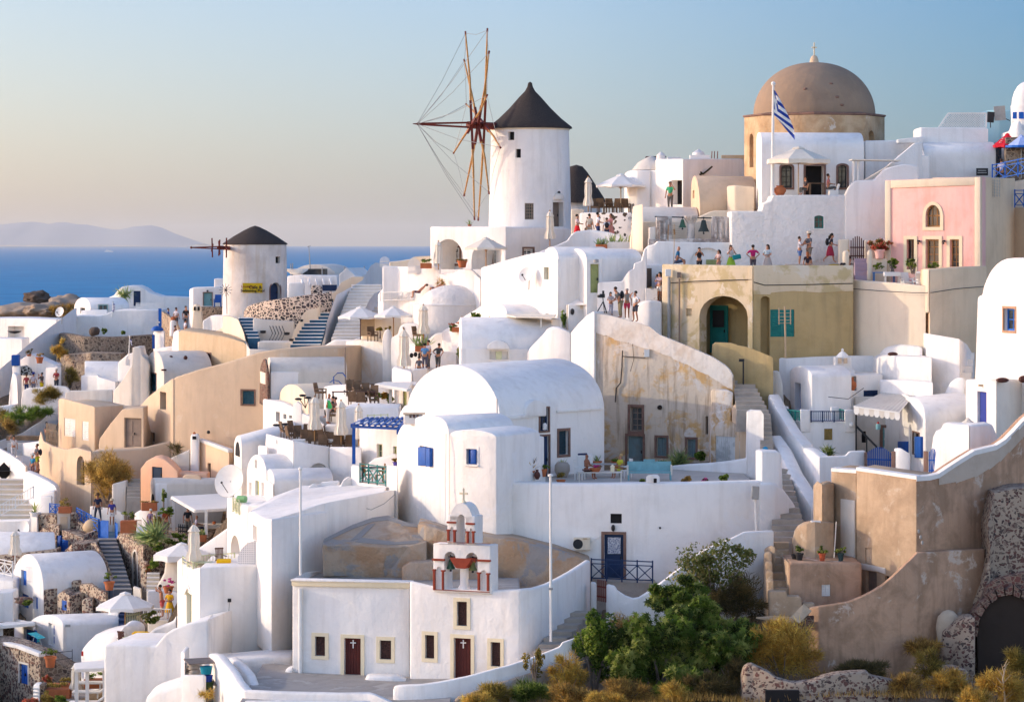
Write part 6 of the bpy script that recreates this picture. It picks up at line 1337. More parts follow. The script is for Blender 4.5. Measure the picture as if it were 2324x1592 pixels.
mk_table('long_table','long dark topped table with glasses on the upper restaurant terrace',BROWN,P(803,916,184.4),2.6,.7)
g=G()
for i in range(10):g.lathe(P(782+i*6,894+i*.8+(i%2),184.6),[(.04,0),(.012,.03),(.012,.1),(.05,.14),(.05,.24),(.02,.24)],8)
tag(g.to('glasses',GLASS),'row of wine glasses on the long dark restaurant table','glasses')
for lb,u,v,w in(('small white clothed table near the left end of the restaurant parapet',640,1018,.7),('small white clothed table in the middle of the restaurant parapet',677,1026,.7),('small white clothed table at the right end of the restaurant parapet',757,1034,.7)):mk_table('restaurant_table',lb,WPAINT,Vector((X(u,178),178.4,Z(1029,177.5))),w,w,cloth=CANVASW)
person('waiter in white with a green cloth at the restaurant steps',744,962,180,top=(.75,.73,.72),bottom=(.75,.73,.72),rz=70,hair=None,arms='front',skin=2,h=1.82,lean=6)
e=thing('green_apron_cloth','green cloth hanging at the side of the white clad waiter','cloth',P(749,935,179.7));G().extrude([P(743,908,179.7),P(748,908,179.6),P(754,922,179.5),P(752,928,179.6),P(744,926,179.7)],(0,.06,0)).to('fold',C(.02,.35,.10),e)
person('seated dark haired diner facing the waiter',755,948,181,'sit',top=(.02,.03,.03),bottom=(.05,.05,.06),hair='black',rz=-100,h=1.7);person('seated diner behind the dark haired diner',761,949,181.8,'sit',top=(.3,.15,.12),bottom=(.05,.05,.06),hair='black',rz=-80,h=1.65)
mk_chair('wicker_armchair','large wicker armchair behind the seated diners',WICKER,P(760,957,180.2),'wicker',rz=-1.7)
closed_umbrella('furled cream parasol at the restaurant terrace left of the waiter',714,899,1000,974,178.6,r=.36);closed_umbrella('furled cream parasol at the restaurant terrace right of the waiter',774,908,1010,986,177.6,r=.36);closed_umbrella('furled cream parasol beside the blue pergola',814,917,1010,995,176.4,r=.3);closed_umbrella('tall furled cream parasol against the tall white wall',917,747,850,830,196,r=.4)
e=thing('lamp_cluster','cluster of black reading lamps on the restaurant wall','lamp',P(690,930,180));g=G()
for a,b in(((693,925),(680,905)),((693,925),(690,897)),((693,925),(702,902)),((640,975),(630,964)),((640,975),(650,962))):g.tube([P(*a,180),P(*b,179.6)],.025,5).ball(P(b[0]-3,b[1],179.5),(.22,.12,.08))
g.to('arm',BLACK,e)
for u,v,w,ms,sz in((856,898,10,L_GREEN,.2),(873,896,8,L_YEL,.2),(885,905,10,L_CASTOR,.2)):bush('potted_shrub','leafy shrub at the right end of the upper restaurant terrace',u,v,186.5,w,w,ms,250,sz,'leaf',group='leafy shrubs at the restaurant terrace end',stems=False)
pergola('white_awning','white flat awning on slim posts beside the big vaulted house',[(872,866,190),(935,866,190),(925,882,184),(852,870,186)],[(886,878,945,186),(932,880,940,184.6)],WPAINT,CANVASW)
H=House('awning_house','white house with green shutters under the flat awning','house',(900,940,190));A=H.mass([(895,872,190.2),(945,870,189)],3,960);opening(A,0,914,878,923,920,'shut',GREEN,depth=.15);H.mass([(890,832,196.4),(912,838,194.2),(935,842,193)],3,900,WHITE,bev=.2);H.mass([(936,838,193.4),(970,836,194)],4,880)
pergola('blue_pergola','blue slatted pergola with white cane cover beside the white house',[(835,947,174.5),(925,946,172.5),(905,968,166.6),(798,963,168.4)],[(803,966,1052,168.6),(904,968,985,166.8)],BLUE,[BLUE],slats=9)
g=G()
for i in range(6):a,b=P(812+i*17,951,173.4),P(806+i*19,962,168.6);g.extrude([a,a+Vector((.2,0,0)),b+Vector((.22,0,0)),b],(0,0,.03))
tag(g.to('cane_cover',CANVASW),'strips of white cane laid over the blue pergola','cover')
H=House('blue_pergola_house','white house with pale green windows under the blue pergola','house',(860,1050,174));A=H.mass([(816,962,175.6),(905,962,173.4)],4,1080)
opening(A,0,855,1007,868,1040,'win',SAGE,depth=.25,mun=(1,1));opening(A,0,892,1012,900,1032,'shut',GREEN,depth=.2);H.mass([(830,1056,172),(850,1040,172),(900,1028,171)],.4,1075,WHITE,bev=.15)
rail('sage_railing','pale sage crossed railing seen above the blue pergola',P(834,978,176.6),P(880,976,176),.9,SAGE,3)
H=House('teal_balcony','white balcony block with teal railing below the blue pergola','balcony',(850,1110,168));H.mass([(797,1056,169.4),(816,1056,168.8)],.6,1125,WHITE);H.mass([(877,1057,166.4),(902,1056,165.8)],.6,1125,WHITE);H.mass([(814,1094,168.9),(878,1103,166.4)],4,1125,WHITE,bev=.04)
rail('teal_railing','teal crossed railing on the white balcony block',P(817,1094,168.8),P(876,1102,166.5),1.02,TEAL,3);H=mk_table('balcony_table','round dark table with chairs behind the teal railing',BLACK,P(846,1090,168.8),1.2,.8)
c2=mk_chair('balcony_chair','dark wooden chair behind the teal railing',WOOD,P(834,1095,169.2),'slat','chairs behind the teal railing',1.2);dup(c2,P(862,1096,168.2),-1.4)
pot_plant('purple pot with dry plant on the white balcony corner',898,1056,166.2,.2,.16,'bush',.25,L_DRY,C(.08,.06,.3))
H=House('low_white_roofs','cluster of low white roofs and curved parapets below the restaurant','house',(700,1110,170));H.mass([(622,1100,171),(660,1085,172),(700,1078,173),(745,1078,173.5)],4,1130,WHITE,bev=.2);H.mass([(700,1104,169.5),(712,1096,169.6),(720,1101,169.7),(730,1094,170),(770,1090,170)],.4,1120,WHITE,bev=.08);H.mass([(768,1108,169),(778,1090,169),(790,1082,169.2),(800,1090,169.4)],1,1125,WHITE,bev=.1)
e=thing('thin_pole','thin white pole rising from the white terrace roof left of the church','pole',P(683,1300,152.6));G().tube([P(682,1312,152.6),P(682,1064,152.6)],[.07,.06],8).ball(P(682,1063,152.6),.1).to('pole',WPAINT,e)
H=House('slope_house','broad white sloping house with deep small windows under the tall windmill','house',(1250,690,186))
A=H.mass([(1091,607,194),(1125,597,192.4),(1155,588,191),(1192,578,189),(1220,572,187.6),(1264,572,185.4)],5,745,WHITE,back=(.45,.89),bev=.1)
opening(A,4,1234,606,1245,634,'shut',GREEN,depth=.35);opening(A,4,1226,715-4,1257,735,'blank',depth=.2,arch=1.)
H.vault((1232,588,190),(1267,588,184.6),.75,0,720,sweep=(3.2,1.6,0));B=H.mass([(1265,587,184.5),(1330,590,186)],3,720,WHITE,bev=.06)
opening(B,0,1298,607,1310,638,'win',SAGE,depth=.3,mun=(1,1))
Cc=H.vault((1285,588,187.6),(1331,589,183.8),.65,0,720,sweep=(3.4,1.6,0));D=H.mass([(1331,586,183.6),(1366,586,184)],2,720,WHITE,bev=.05);opening(D,0,1340,599,1360,664,'door',GREEN,depth=.2,leaf=1);H.add(G().lathe(P(1353,593,183.3),[(.02,-.1),(.16,-.06),(.16,.1),(.02,.14)],10),'lamp',STEEL)
E=H.mass([(1366,583,186.4),(1436,586,187.6)],4,700);opening(E,0,1383,588,1391,611,'blank',depth=.3)
H=House('upper_white_slope','smooth white curved terrace wall rising to the visitors by the spotted wall','wall',(1300,580,194))
H.mass([(1222,572,192),(1260,558,193),(1288,546,194),(1296,533,194.4),(1306,525,194.6),(1340,521,194.8),(1380,526,194.4),(1410,535,194),(1437,546,193.6)],1.2,625,WHITE,bev=.15)
pot_plant('tilted orange trough with agaves on the white slope',1365,571,190.6,.45,.3,'agave',.6,long=.7);pot_plant('long white trough of agaves beside the orange trough',1406,569,190.8,.55,.3,'agave',.65,long=1.6,pot=WPAINT)
dish('white satellite dish leaning on the white slope house',1195,624,187.6,.52,(-.55,-.75,.35),mast=.3)
H=House('visitor_wall','white stepped wall behind the group of photographers','wall',(1410,720,183.5))
H.mass([(1355,720,183.5),(1357,643,183.5),(1362,640,183.5),(1412,638,183.2),(1418,628,183.2),(1428,615,183),(1438,610,183),(1440,598,183),(1456,592,183),(1463,565,183),(1468,562,183)],.8,730,WHITE,bev=.12)
H.mass([(1466,600,184.6),(1505,600,184.8)],1,720);H.mass([(1438,700,181.5),(1460,684,181),(1475,682,180.8),(1502,684,181)],2,745,WHITE,bev=.12);H.add(G().box(P(1471,636,184.4),(.42,.08,1.45)),'notice_board',DKROCK);H.add(G().box(P(1478,668,182.6),(.7,.6,.75)),'spotted_plinth',SPOTWALL)
bush('wall_plant','small grey plant on the spotted plinth beside the leaning couple',1477,655,182.5,7,7,L_OLV,150,.12,'leaf',stems=False)
H=House('oval_dome_house','white oval domed house with fan window','house',(1020,765,204))
H.add(G().lathe(P(1020,770,204),[(82*204/F,-.3),(82*204/F,78*204/F),(84*204/F,79*204/F),(82*204/F,81*204/F),(70*204/F,81.5*204/F)],48,sy=.8),'wall',WHITE,smooth=40)
H.add(G().lathe(P(1029,692,204),[(77*204/F*math.cos(q),46*204/F*math.sin(q))for q in[math.pi/2*i/14 for i in range(14)]]+[(.02,46*204/F)],48,sy=.8),'dome',WHITE2,smooth=60)
c=P(1045,731,202.2);g=G().extrude([c+Vector((.42*math.cos(math.pi*i/12),0,.42*math.sin(math.pi*i/12)))for i in range(13)],(0,.3,0));H.add(g,'fan_window',BEIGE)
H=House('curved_parapet','long white parapet curving past the sunbathers toward the arcade house','wall',(970,660,208));H.mass([(858,668,213),(869,654,212),(885,644,211),(920,632,209.6),(975,624,207),(1033,616,204.6),(1052,612,203.8),(1068,613,203.4),(1091,632,202)],.7,712,WHITE,bev=.12);H.mass([(1040,612,204),(1070,611,203),(1092,631,202.6)],3,670,WHITE)
rail('white_railing','white thin railing before the sunbathers',P(864,684,209),P(962,680,207),.6,WPAINT,4,'none');c0=thing('deck_chair','white slatted deck chair behind the thin railing','chair',(0,0,0),'white deck chairs behind the railing');g=G().bar((-.5,0,.1),(.3,0,.35),.05).bar((.3,0,.35),(.7,0,.95),.05).bar((-.5,.6,.1),(.3,.6,.35),.05).bar((.3,.6,.35),(.7,.6,.95),.05)
for i in range(6):g.bar((-.5+i*.16,0,.12+i*.05),(-.5+i*.16,.6,.12+i*.05),.06,.02);g.bar((.34+i*.07,0,.42+i*.1),(.34+i*.07,.6,.42+i*.1),.06,.02)
g.to('frame',WPAINT,c0);c0.location=P(885,682,209.4)
for u in(906,928,950):dup(c0,P(u,681,209-(u-885)*.02))
person('sunbather lying back behind the thin white railing',950,676,206.4,'sit',top=None,bottom=(.1,.05,.1),bl='short',rz=-80,lean=-50,hair='brown',h=1.6);person('sunbather with pale hat beside the oval dome',990,668,205.6,'sit',top=None,bottom=(.2,.1,.1),bl='short',rz=-80,lean=-55,hair='brown',h=1.6,hat=(.7,.65,.6))
bush('wall_plant','dry twiggy plant on the parapet above the oval dome',1000,640,205,10,8,L_DRY,160,.3,stems=False)
H=House('small_vault_house','white vaulted house with arched front below the satellite dish','house',(1180,700,190))
A=H.vault((1138,668,194.5),(1217,672,189.8),1.0,0,745,sweep=(1.5,2.4,0));opening(A,0,1165,667,1174,690,'blank',depth=.3);H.mass([(1136,644,195),(1140,637,195),(1150,636,195)],1,700)
H.vault((1112,712,191.5),(1150,714,186.2),.65,0,745,sweep=(2.6,1.6,0));H.mass([(1150.5,713,186.1),(1222,716,187.4)],1,745)
H=House('diagonal_stair_wall','white diagonal stair wall crossing before the oval dome','wall',(1070,720,197));H.mass([(1003,752,199),(1030,736,198),(1056,716,197),(1085,700,196.4),(1110,680,195.4),(1130,664,194.6),(1140,660,194.4)],.5,780,WHITE,bev=.12)
for u,v,ms in((1075,716,L_GREEN),(1086,716,L_GREEN),(1118,722,L_OLV)):bush('wall_plant','small green plant on the white wall near the small vaulted house',u,v,192,8,8,ms,160,.18,'leaf',group='small plants by the small vault',stems=False)
e=thing('reed_awning','thin cream reed awning with string lights under the slope house','awning',P(1200,715,185));G().extrude([P(1138,712,186.4),P(1262,713,184.4),P(1258,718,182),P(1170,718,183)],(0,0,-.08)).to('roof',CANVAS,e);G().bar(P(1228,745,183),P(1228,717,183),.08).to('post',WPAINT,e)
H=House('pyramid_gable_house','small white house with pyramid roof and pale green door','house',(1310,735,184))
A=H.mass([(1262,694,187),(1285,690,184.6),(1290,690,184),(1352,692,184.8)],2.5,745,WHITE);B=H.mass([(1286,690,184.1),(1362,692,184.7)],.3,745,CREAM);opening(B,0,1303,704,1324,736,'plank',GREEN,depth=.12,sur=WHITE,sw=.08)
g=G();pk=P(1302,671,186);q=[P(1276,692,185),P(1330,692,183.6),P(1345,690,188),P(1290,690,188.5)];g.add(q+[pk],[(0,1,4),(1,2,4),(2,3,4),(3,0,4),(3,2,1,0)]);H.add(g,'roof',WHITE,bevel=.05)
for u in(1299,1335):H.add(G().ball(P(u,707,183.9),(.13,.1,.2)),'wall_lamp',BLACK)
bush('climbing_plant','dark climbing plant on the white pillar near the pyramid roof',1279,722,182.6,8,22,L_GREEN,260,.16,'leaf',stems=False);
H=House('white_pillar','square white pillar carrying the climbing plant','pillar',(1265,750,183.4));H.mass([(1252,722,183.4),(1275,722,183)],.8,790)
umbrella('open cream parasol on the terrace right of the white stairway',818,696,718,770,54,208,CANVASW,BROWN);umbrella('open white parasol left of the oval dome',893,696,715,772,46,205,CANVASW,WOOD)
closed_umbrella('furled cream parasol standing before the oval dome',961,691,775,757,199,r=.38)
H=House('cafe_terrace','white café terrace with wavy parapets left of the oval dome','terrace',(880,770,206));H.mass([(820,722,209.5),(865,718,209),(935,718,208.5)],.6,780,CREAM);H.mass([(800,774,210),(960,772,206)],8,790,FLOOR,deep=0)
H.mass([(868,768,204.4),(872,752,204.4),(880,745,204.3),(888,752,204.3),(890,770,204.2)],.3,785);H.mass([(888,776,203),(890,765,203),(903,758,202.8),(908,740,202.6),(920,733,202.4),(945,733,202),(953,745,201.8),(956,770,201.6)],.3,790,WHITE,bev=.06)
H.add(G().box(P(835,742,209.2),(1.0,.08,1.2)),'shutter',PALEWOOD);
for u,ms in((862,L_OLV),(882,L_OLV)):
 e=bush('potted_tree','little olive tree on the café terrace beneath the parasols',u,746,205.5,8,8,ms,200,.16,'leaf',clumps=5,group='little olive trees on the café terrace',cat='tree',stems=False);trunkplant(e,u,768,u,748,205.5)
c0=mk_chair('cafe_chair','dark woven chair on the café terrace',WICKER,P(846,774,206),'wicker','dark chairs on the café terrace',.5);dup(c0,P(918,775,203.5),0);dup(c0,P(925,775,202.8),2);dup(c0,P(950,774,201),1.)
H=House('lower_cafe_wall','white lower café wall with round holes where young people gather','wall',(960,830,200));A=H.mass([(928,795,198.6),(960,798,198),(1036,798,197.4)],.6,845,WHITE,bev=.06)
for u,v in((934,806),(943,804),(953,805),(988,808),(1014,809)):H.add(G().ball(P(u,v,197.9),(.13,.06,.16)),'round_hole',DARK)
H.mass([(952,790,200),(970,772,200),(988,757,199.6),(1010,754,199.4),(1048,752,199)],1,820,WHITE,bev=.1);H.mass([(886,779,205),(952,780,200.6)],.4,830)
pot_plant('terracotta trough with large agave on the white lower café wall',957,797,198.2,.35,.25,'agave',.9,long=.85);pot_plant('terracotta trough with orange flowers beside the blue white barrel roof',1040,753,197.5,.3,.25,'bush',.4,L_FLOWR,long=.8);bush('wall_plant','dark green plant beside the orange flower trough',1026,746,198,8,8,L_GREEN,200,.17,'leaf',stems=False)
bush('climbing_plant','red flowered climber at the corner of the blue white barrel house',1041,800,193.6,6,14,L_CASTOR,200,.15,'leaf',stems=False)
for a in(('man in white tee shirt facing a friend at the lower café wall',972,838,195.6,dict(top=(.6,.56,.62),bottom=(.1,.1,.12),rz=-60,hair='black',h=1.85)),('person in sky blue shirt from behind at the lower café wall',964,840,195,dict(top=(.10,.26,.50),bottom=(.1,.1,.15),rz=170,hair='black',h=1.7)),('person with topknot in dark grey shirt leaning at the lower café wall',994,840,195.4,dict(top=(.06,.06,.06),bottom=(.1,.1,.1),rz=150,hair='brown',arms='hips',lean=12)),('dark haired person seated low at the lower café wall',951,848,194.6,dict(pose='sit',top=(.1,.1,.12),bottom=(.1,.1,.1),hair='black',rz=180,h=1.45))):person(*a[:4],**a[4])
H=House('blue_white_barrel_house','broad white barrel roofed house with rounded dormer above the big vault','house',(1150,810,190))
A=H.vault((1042,778,189.4),(1047,790,181.6),1.70,0,835,sweep=(5.5,.7,0),e=.8);B=H.mass([(1046,790,181.4),(1200,791,181.8)],.5,835,WHITE,bev=.04)
g=G().extrude([P(1106,792,180.9)]+[P(1131,792,180.9)+Vector((-.66*math.cos(math.pi*i/12),0,.5*math.sin(math.pi*i/12)))for i in range(13)]+[P(1156,792,180.9)],(0,1.6,0));H.add(g,'dormer',WHITE,bevel=.04,smooth=50);opening(B,0,1111,797,1154,815,'dark',depth=.5);H.add(G().box(P(1132,806,181.5),(.35,.06,.45)),'window',SAGE)
H=House('twin_hump_wall','bright white double humped wall left of the weathered ruin','wall',(1270,800,179));H.mass([(1196,803,180.6),(1202,792,180.4),(1218,776,180),(1234,760,179.6),(1243,748,179.4),(1255,742,179.2),(1268,742,179),(1296,754,178.6)],2,850,WHITE,bev=.25);H.mass([(1290,760,179),(1297,752,178.6),(1313,733,178),(1330,716,177.4),(1346,706,177),(1349,708,176.9)],3,1000,WHITE,back=(.5,.86),bev=.2)
H=House('weathered_ruin_house','weathered ochre house with broken plaster and blue grey doors','house',(1500,1050,175))
top=[(1342,710,177.2),(1385,716,176.4),(1444,732,175.6),(1476,742,175.2),(1498,760,174.9),(1560,785,174.2),(1617,810,173.6),(1648,830,173.2),(1661,845,173),(1668,862,172.9)]
line=(P(1342,800,177.2),P(1668,860,172.9));fr=Frame(*line)
def onl(u,v):p=fr.at(u,v);return(u,v,p.y)
A=H.mass([onl(u,v)for u,v,_ in top],.9,1060,OCHRE,bev=.12,wob=.02);A.planes=[line]
WHITEBAND=plaster('worn_white_band',(.74,.69,.63),(.60,.50,.40),.8,.9,lo=.45,hi=.65,streak=(.55,.48,.4),samt=.4,bst=.6)
jag=[(1664,885),(1655,880),(1640,872),(1625,862),(1606,850),(1585,842),(1560,826),(1540,820),(1520,808),(1495,800),(1480,792),(1460,790),(1440,782),(1420,776),(1400,772),(1380,762),(1362,758),(1344,750)]
tp=[(u,v-.5)for u,v,_ in top];tp[-1]=(1667,864)
g=G()
jj=jag[::-1]
def interp(pts,u):
 for(a,b),(c,d)in zip(pts,pts[1:]):
  if a<=u<=c:return lerp(b,d,(u-a)/max(1e-6,c-a))
 return pts[-1][1]if u>pts[-1][0]else pts[0][1]
us=[1343+i*6.4 for i in range(51)]
for a,b in zip(us,us[1:]):
 q=[(a,interp(jj,a)+random.uniform(-2,2)),(b,interp(jj,b)),(b,interp(tp,b)),(a,interp(tp,a))]
 g.extrude([fr.at(u,v,-.1)for u,v in q],fr.n*.15)
H.add(g,'parapet_band',WHITEBAND)
opening(A,0,1430,923,1457,978,'win',GREYWOOD,depth=.25,sur=STONETRIM,sw=.14,mun=(1,3));opening(A,0,1424,989,1459,1056,'door',OLDBLUE,depth=.2,sur=STONETRIM,sw=.14);opening(A,0,1490,992,1513,1034,'shut',OLDBLUE,depth=.2,sur=STONETRIM,sw=.12);opening(A,0,1559,996,1579,1038,'shut',OLDBLUE,depth=.2,sur=STONETRIM,sw=.12);opening(A,0,1601,944,1607,985,'dark',depth=.3)
for u,v in((1467,802),(1498,924)):H.add(G().ball(fr.at(u,v,.02),(.16,.1,.14)),'broken_hole',DARK)
H.add(G().box(fr.at(1469,801,.08),(.3,.2,.42)),'meter_box',WPAINT)
H.add(G().tube([fr.at(1414,795,.08),fr.at(1413,830,.08),fr.at(1410,868,.08),fr.at(1400,880,.08),fr.at(1398,912,.08)],.035,5).tube([fr.at(1414,808,.08),fr.at(1440,810,.08),fr.at(1466,811,.08)],.025,5).tube([fr.at(1437,780,.08),fr.at(1440,815,.08),fr.at(1432,842,.08)],.015,4),'cable',BLACK)
H.mass([(1616,888,172.6),(1622,884,172.2),(1650,884,171.6),(1664,890,171.4)],2,960,OCHRE,bev=.3);H.mass([(1612,935,172.4),(1660,925,171.2)],1.5,1000,OCHRE,bev=.2)
Q=H.vault((1613,985,172),(1681,985,170.4),.75,0,1060,OCHRE,sweep=(.5,1.8,0));opening(Q,0,1624,990,1676,1056,'plank',plaster('peeling_white_board',(.60,.62,.62),(.38,.40,.40),.9,.9,lo=.45,hi=.55),depth=.1)
H.mass([(1662,925,171),(1672,916,170.6),(1700,920,170),(1718,935,169.6)],1,1000,BEIGE,bev=.2)
for a in(('woman with long dark hair sitting low beside the tripod',1386,716,178.6,dict(top=(.55,.5,.5),bottom=(.5,.48,.58),rz=10,hair='black',long=True,arms='front',h=1.35)),('man in grey vest and khaki trousers with black backpack by the tripod',1408,722,178,dict(top=(.10,.10,.10),bottom=(.26,.22,.13),rz=-70,hair='brown',lean=24,arms='front',bag=(.02,.02,.025),h=1.85,skin=0)),('man in pink shorts and sunglasses in the photographers group',1423,722,178.4,dict(top=(.35,.30,.25),bottom=(.65,.05,.12),bl='short',rz=0,hair='grey',arms='down',h=1.7)),('man in white shirt and dark shorts shading his eyes with a hand',1442,730,177,dict(pose='wide',top=(.75,.72,.72),bottom=(.06,.06,.08),bl='short',rz=-60,hair='black',arms='hips',arms2='brow',h=1.75))):person(*a[:4],**a[4])
e=thing('tripod','black camera tripod at the edge of the ruin parapet','tripod',P(1369,712,177.8));hd=P(1369,684,177.8)
for u in(1354,1372,1377):G().bar(hd,P(u,710,177.8+(u-1366)*.02),.045).to('leg',BLACK,e)
G().bar(hd,P(1368,672,177.8),.05).to('column',BLACK,e);c=G().box(P(1367,671,177.8),(.3,.2,.22)).tube([P(1364,672,177.7),P(1357,672,177.6)],.08,8).box(P(1369,663,177.8),(.12,.1,.18)).to('camera',BLACK,e)
for a in(('woman in striped top and white shorts leaning at the olive house corner',1497,683,182.6,dict(top=(.5,.42,.48),bottom=(.78,.74,.72),bl='short',rz=-50,hair='black',long=True,arms='cross')),('person in lavender shirt seated behind the leaning woman',1491,684,183.2,dict(top=(.36,.38,.68),bottom=(.03,.04,.12),bl='short',rz=-80,hair='brown',h=1.6))):person(*a[:4],**a[4])
H=House('olive_house','olive yellow house with big arched porch and teal door','house',(1600,800,179))
A=H.mass([(1502,599,181.4),(1560,600,180.4),(1709,602,177.6)],.8,830,OLIVE2,bev=.08,wob=.01,back=(.3,.95));B=H.mass([(1709.3,602,177.55),(1850,602,178.2),(1937,602,178.6)],.8,830,OLIVE,bev=.08,wob=.01);B.planes=[(B.planes[0][0],B.planes[1][1])];A.planes=[(A.planes[0][0],A.planes[1][1])]
H.mass([(1506,622,181.6),(1708,622,178.6),(1937,622,180)],9,640,GREYFLOOR,wob=0,deep=0)
fa=Frame(*A.planes[0]);fb=Frame(*B.planes[0])
H.mass([(1515,640,183.6),(1708,640,180.9),(1935,640,181.6)],4,830,OLIVE,wob=0)
opening(A,0,1586,671,1697,835,'hole',depth=1.6,arch=.72)
n=fa.n;pb=(fa.a-n*2.2,fa.a-n*2.2+fa.t*7);S=Solid();S.e=H.e;S.mat=OLIVE;S.planes=[pb]
opening(S,0,1614,695,1650,800,'door',TEAL,cut=False,depth=.05,leaf=1,sur=TEAL,sw=.06);fp_=Frame(*pb);H.add(G().extrude([fp_.at(u,v,.14)for u,v in((1621,742),(1646,742),(1646,704),(1621,704))],fp_.n*.02),'door_grille',BLACK)
opening(A,0,1555,700,1569,717,'hole',depth=.25)
H.add(G().extrude([fa.at(u,v,-.02)for u,v in((1699.5,830),(1709,830),(1709,604),(1699.5,604))],fa.n*.09),'pilaster',OLIVE2)
H.slab(B.planes[0],[(1710,668),(1748,668),(1750,664),(1800,660),(1860,664),(1936,660),(1936,602),(1710,602)],.05,.035,OLIVE2,'flaking_band');opening(B,0,1726,672,1747,830,'blank',depth=.5,arch=.6);opening(B,0,1748,702,1803,764,'shut',TEAL,depth=.12)
H.add(G().tube([fa.at(1521,766,.12),fa.at(1521,628,.12)],.10,8),'pole',STEEL);H.add(G().box(fa.at(1521,619,.22),(.34,.25,.42)),'junction_box',WPAINT,bevel=.03);H.add(G().tube([fa.at(1544,778,.1),fa.at(1544,632,.1)],.06,6).box(fa.at(1544,624,.14),(.22,.2,.34)),'conduit',GREYWOOD)
H.add(G().tube([fa.at(1521,642,.06),fa.at(1580,638,.06),fa.at(1640,636,.06),fa.at(1708,634,.06)],.025,4),'cable',BLACK);H.add(G().tube([fb.at(1710,640,.06),fb.at(1735,647,.06),fb.at(1820,646,.06),fb.at(1935,643,.06)],.025,4),'cable',BLACK)
H=House('olive_parapet','low olive garden wall in front of the arched porch','wall',(1690,860,174.5));H.mass([(1617,800,175.2),(1618,782,175.2),(1625,777,175.1),(1660,778,174.6),(1678,784,174.4),(1695,787,174.2),(1730,800,173.6),(1755,811,173.2)],.6,900,OLIVE,bev=.12);H.add(G().tube([P(1687,875,173.8),P(1687,820,173.8)],.05).box(P(1683,817,173.8),(.3,.2,.16)),'lamp',BLACK)
e=thing('television_antenna','white antenna mast with rungs before the teal shutters','antenna',P(1783,812,175.5));g=G().tube([P(1783,812,175.5),P(1781,695,175.5)],.06)
for u in(1768,1794):
 g.bar(P(u,697,175.4),P(u,736,175.4),.06)
for v in(702,710,718,726,733):g.bar(P(1766,v,175.4),P(1796,v,175.4),.03)
g.to('mast',PALEWOOD,e)
for a in(('bald man in blue shirt seated high by the antenna on the olive roof',1536,612,183,dict(pose='sit',top=(.02,.14,.28),bottom=(.05,.08,.15),bl='short',rz=80,hair=None,arms='lap',h=1.9,lean=8)),('man with curly hair taking a photo on the olive roof terrace',1587,622,181,dict(top=(.02,.02,.025),bottom=(.03,.03,.04),rz=0,arms='photo',hair='black',h=1.55)),('woman with long hair in pale pink top pointing on the olive roof',1631,622,181,dict(top=(.7,.48,.44),bottom=(.4,.25,.22),rz=-50,hair='black',long=True,arms='front',h=1.42)),('woman in white top and lime skirt photographing on the olive roof',1659,621,181,dict(top=(.7,.62,.58),bottom=(.35,.55,.05),bl='skirt',rz=10,hair='brown',long=True,arms='photo',h=1.65)),('man in magenta polo shirt from behind on the olive roof',1709,621,181.4,dict(top=(.50,.01,.13),bottom=(.1,.08,.1),rz=175,hair='black',arms='hips',h=1.68)),('woman in pale dress with long dark hair on the olive roof',1742,621,181.4,dict(top=(.5,.58,.62),bottom=(.5,.42,.38),bl='skirt',rz=-30,hair='black',long=True,arms='front',h=1.7)),('woman in white top beside the man in grey shirt on the walkway',1815,603,183,dict(top=(.7,.64,.68),bottom=(.10,.18,.40),bl='short',rz=80,hair='brown',arms='photo',h=1.72)),('man in grey shirt and pale hat on the walkway',1836,602,183,dict(top=(.10,.10,.12),bottom=(.25,.2,.16),bl='short',rz=-60,hair='brown',hat=(.6,.52,.42),arms='front',h=1.95)),('woman with red hair seated with her back on the olive roof',1833,618,181.2,dict(pose='sit',top=(.03,.02,.03),bottom=(.05,.03,.05),rz=175,hair='red',long=True,h=1.6)),('woman in red and blue skirt striding with a black backpack',1884,596,183,dict(pose='walk',top=(.03,.02,.03),bottom=(.35,.02,.05),bl='skirt',rz=80,hair='black',long=True,arms='front',lean=10,bag=(.02,.02,.025),h=1.75)),('woman in black with sunglasses seated by the mauve steps',1924,617,181,dict(pose='sit',top=(.02,.015,.02),bottom=(.02,.015,.02),rz=-60,hair='blond',h=1.7))):person(*a[:4],group=None,**a[4])
e=thing('handbag','teal handbag carried by the woman in the lime skirt','handbag',P(1671,590,181));G().box(P(1672,583,180.6),(.5,.16,.28),ry=-.2).to('body',C(.01,.22,.24),e,bevel=.05);G().tube([P(1664,582,180.6),P(1666,572,180.6),P(1677,580,180.6)],.02).to('strap',C(.01,.18,.2),e)
e=thing('yellow_bag','mustard yellow bag lying beside the seated woman in black','bag',P(1893,608,181));G().ball(P(1893,605,181),(.45,.25,.16),10,6).to('body',C(.4,.26,.02),e,smooth=60)
H=House('stone_ledge','low grey stone ledge on the walkway behind the seated woman','ledge',(1845,608,182.4));H.mass([(1782,599,182.4),(1940,597,182.6)],.8,615,STEPSTONE)
H=House('big_vault_house','great white barrel vaulted house with brown framed dark doors','house',(1200,1080,166))
A=H.vault((922,940,173),(1134,948,163),2.8,8.6,1100,sweep=(5.75,6.2,.12),n=30,bev=.12)
q0=A.planes[1];fr=Frame(*q0)
opening(A,1,1225,926,1245,977,'win',NAVY,depth=.2,sur=STONETRIM,sw=.09,mun=(1,1));opening(A,1,1228,989,1246,1090,'door',NAVY,depth=.18,sur=STONETRIM,sw=.09,leaf=1);opening(A,1,1268,977,1290,1031,'shut',C(.02,.05,.07),depth=.25,sur=STONETRIM,sw=.14)
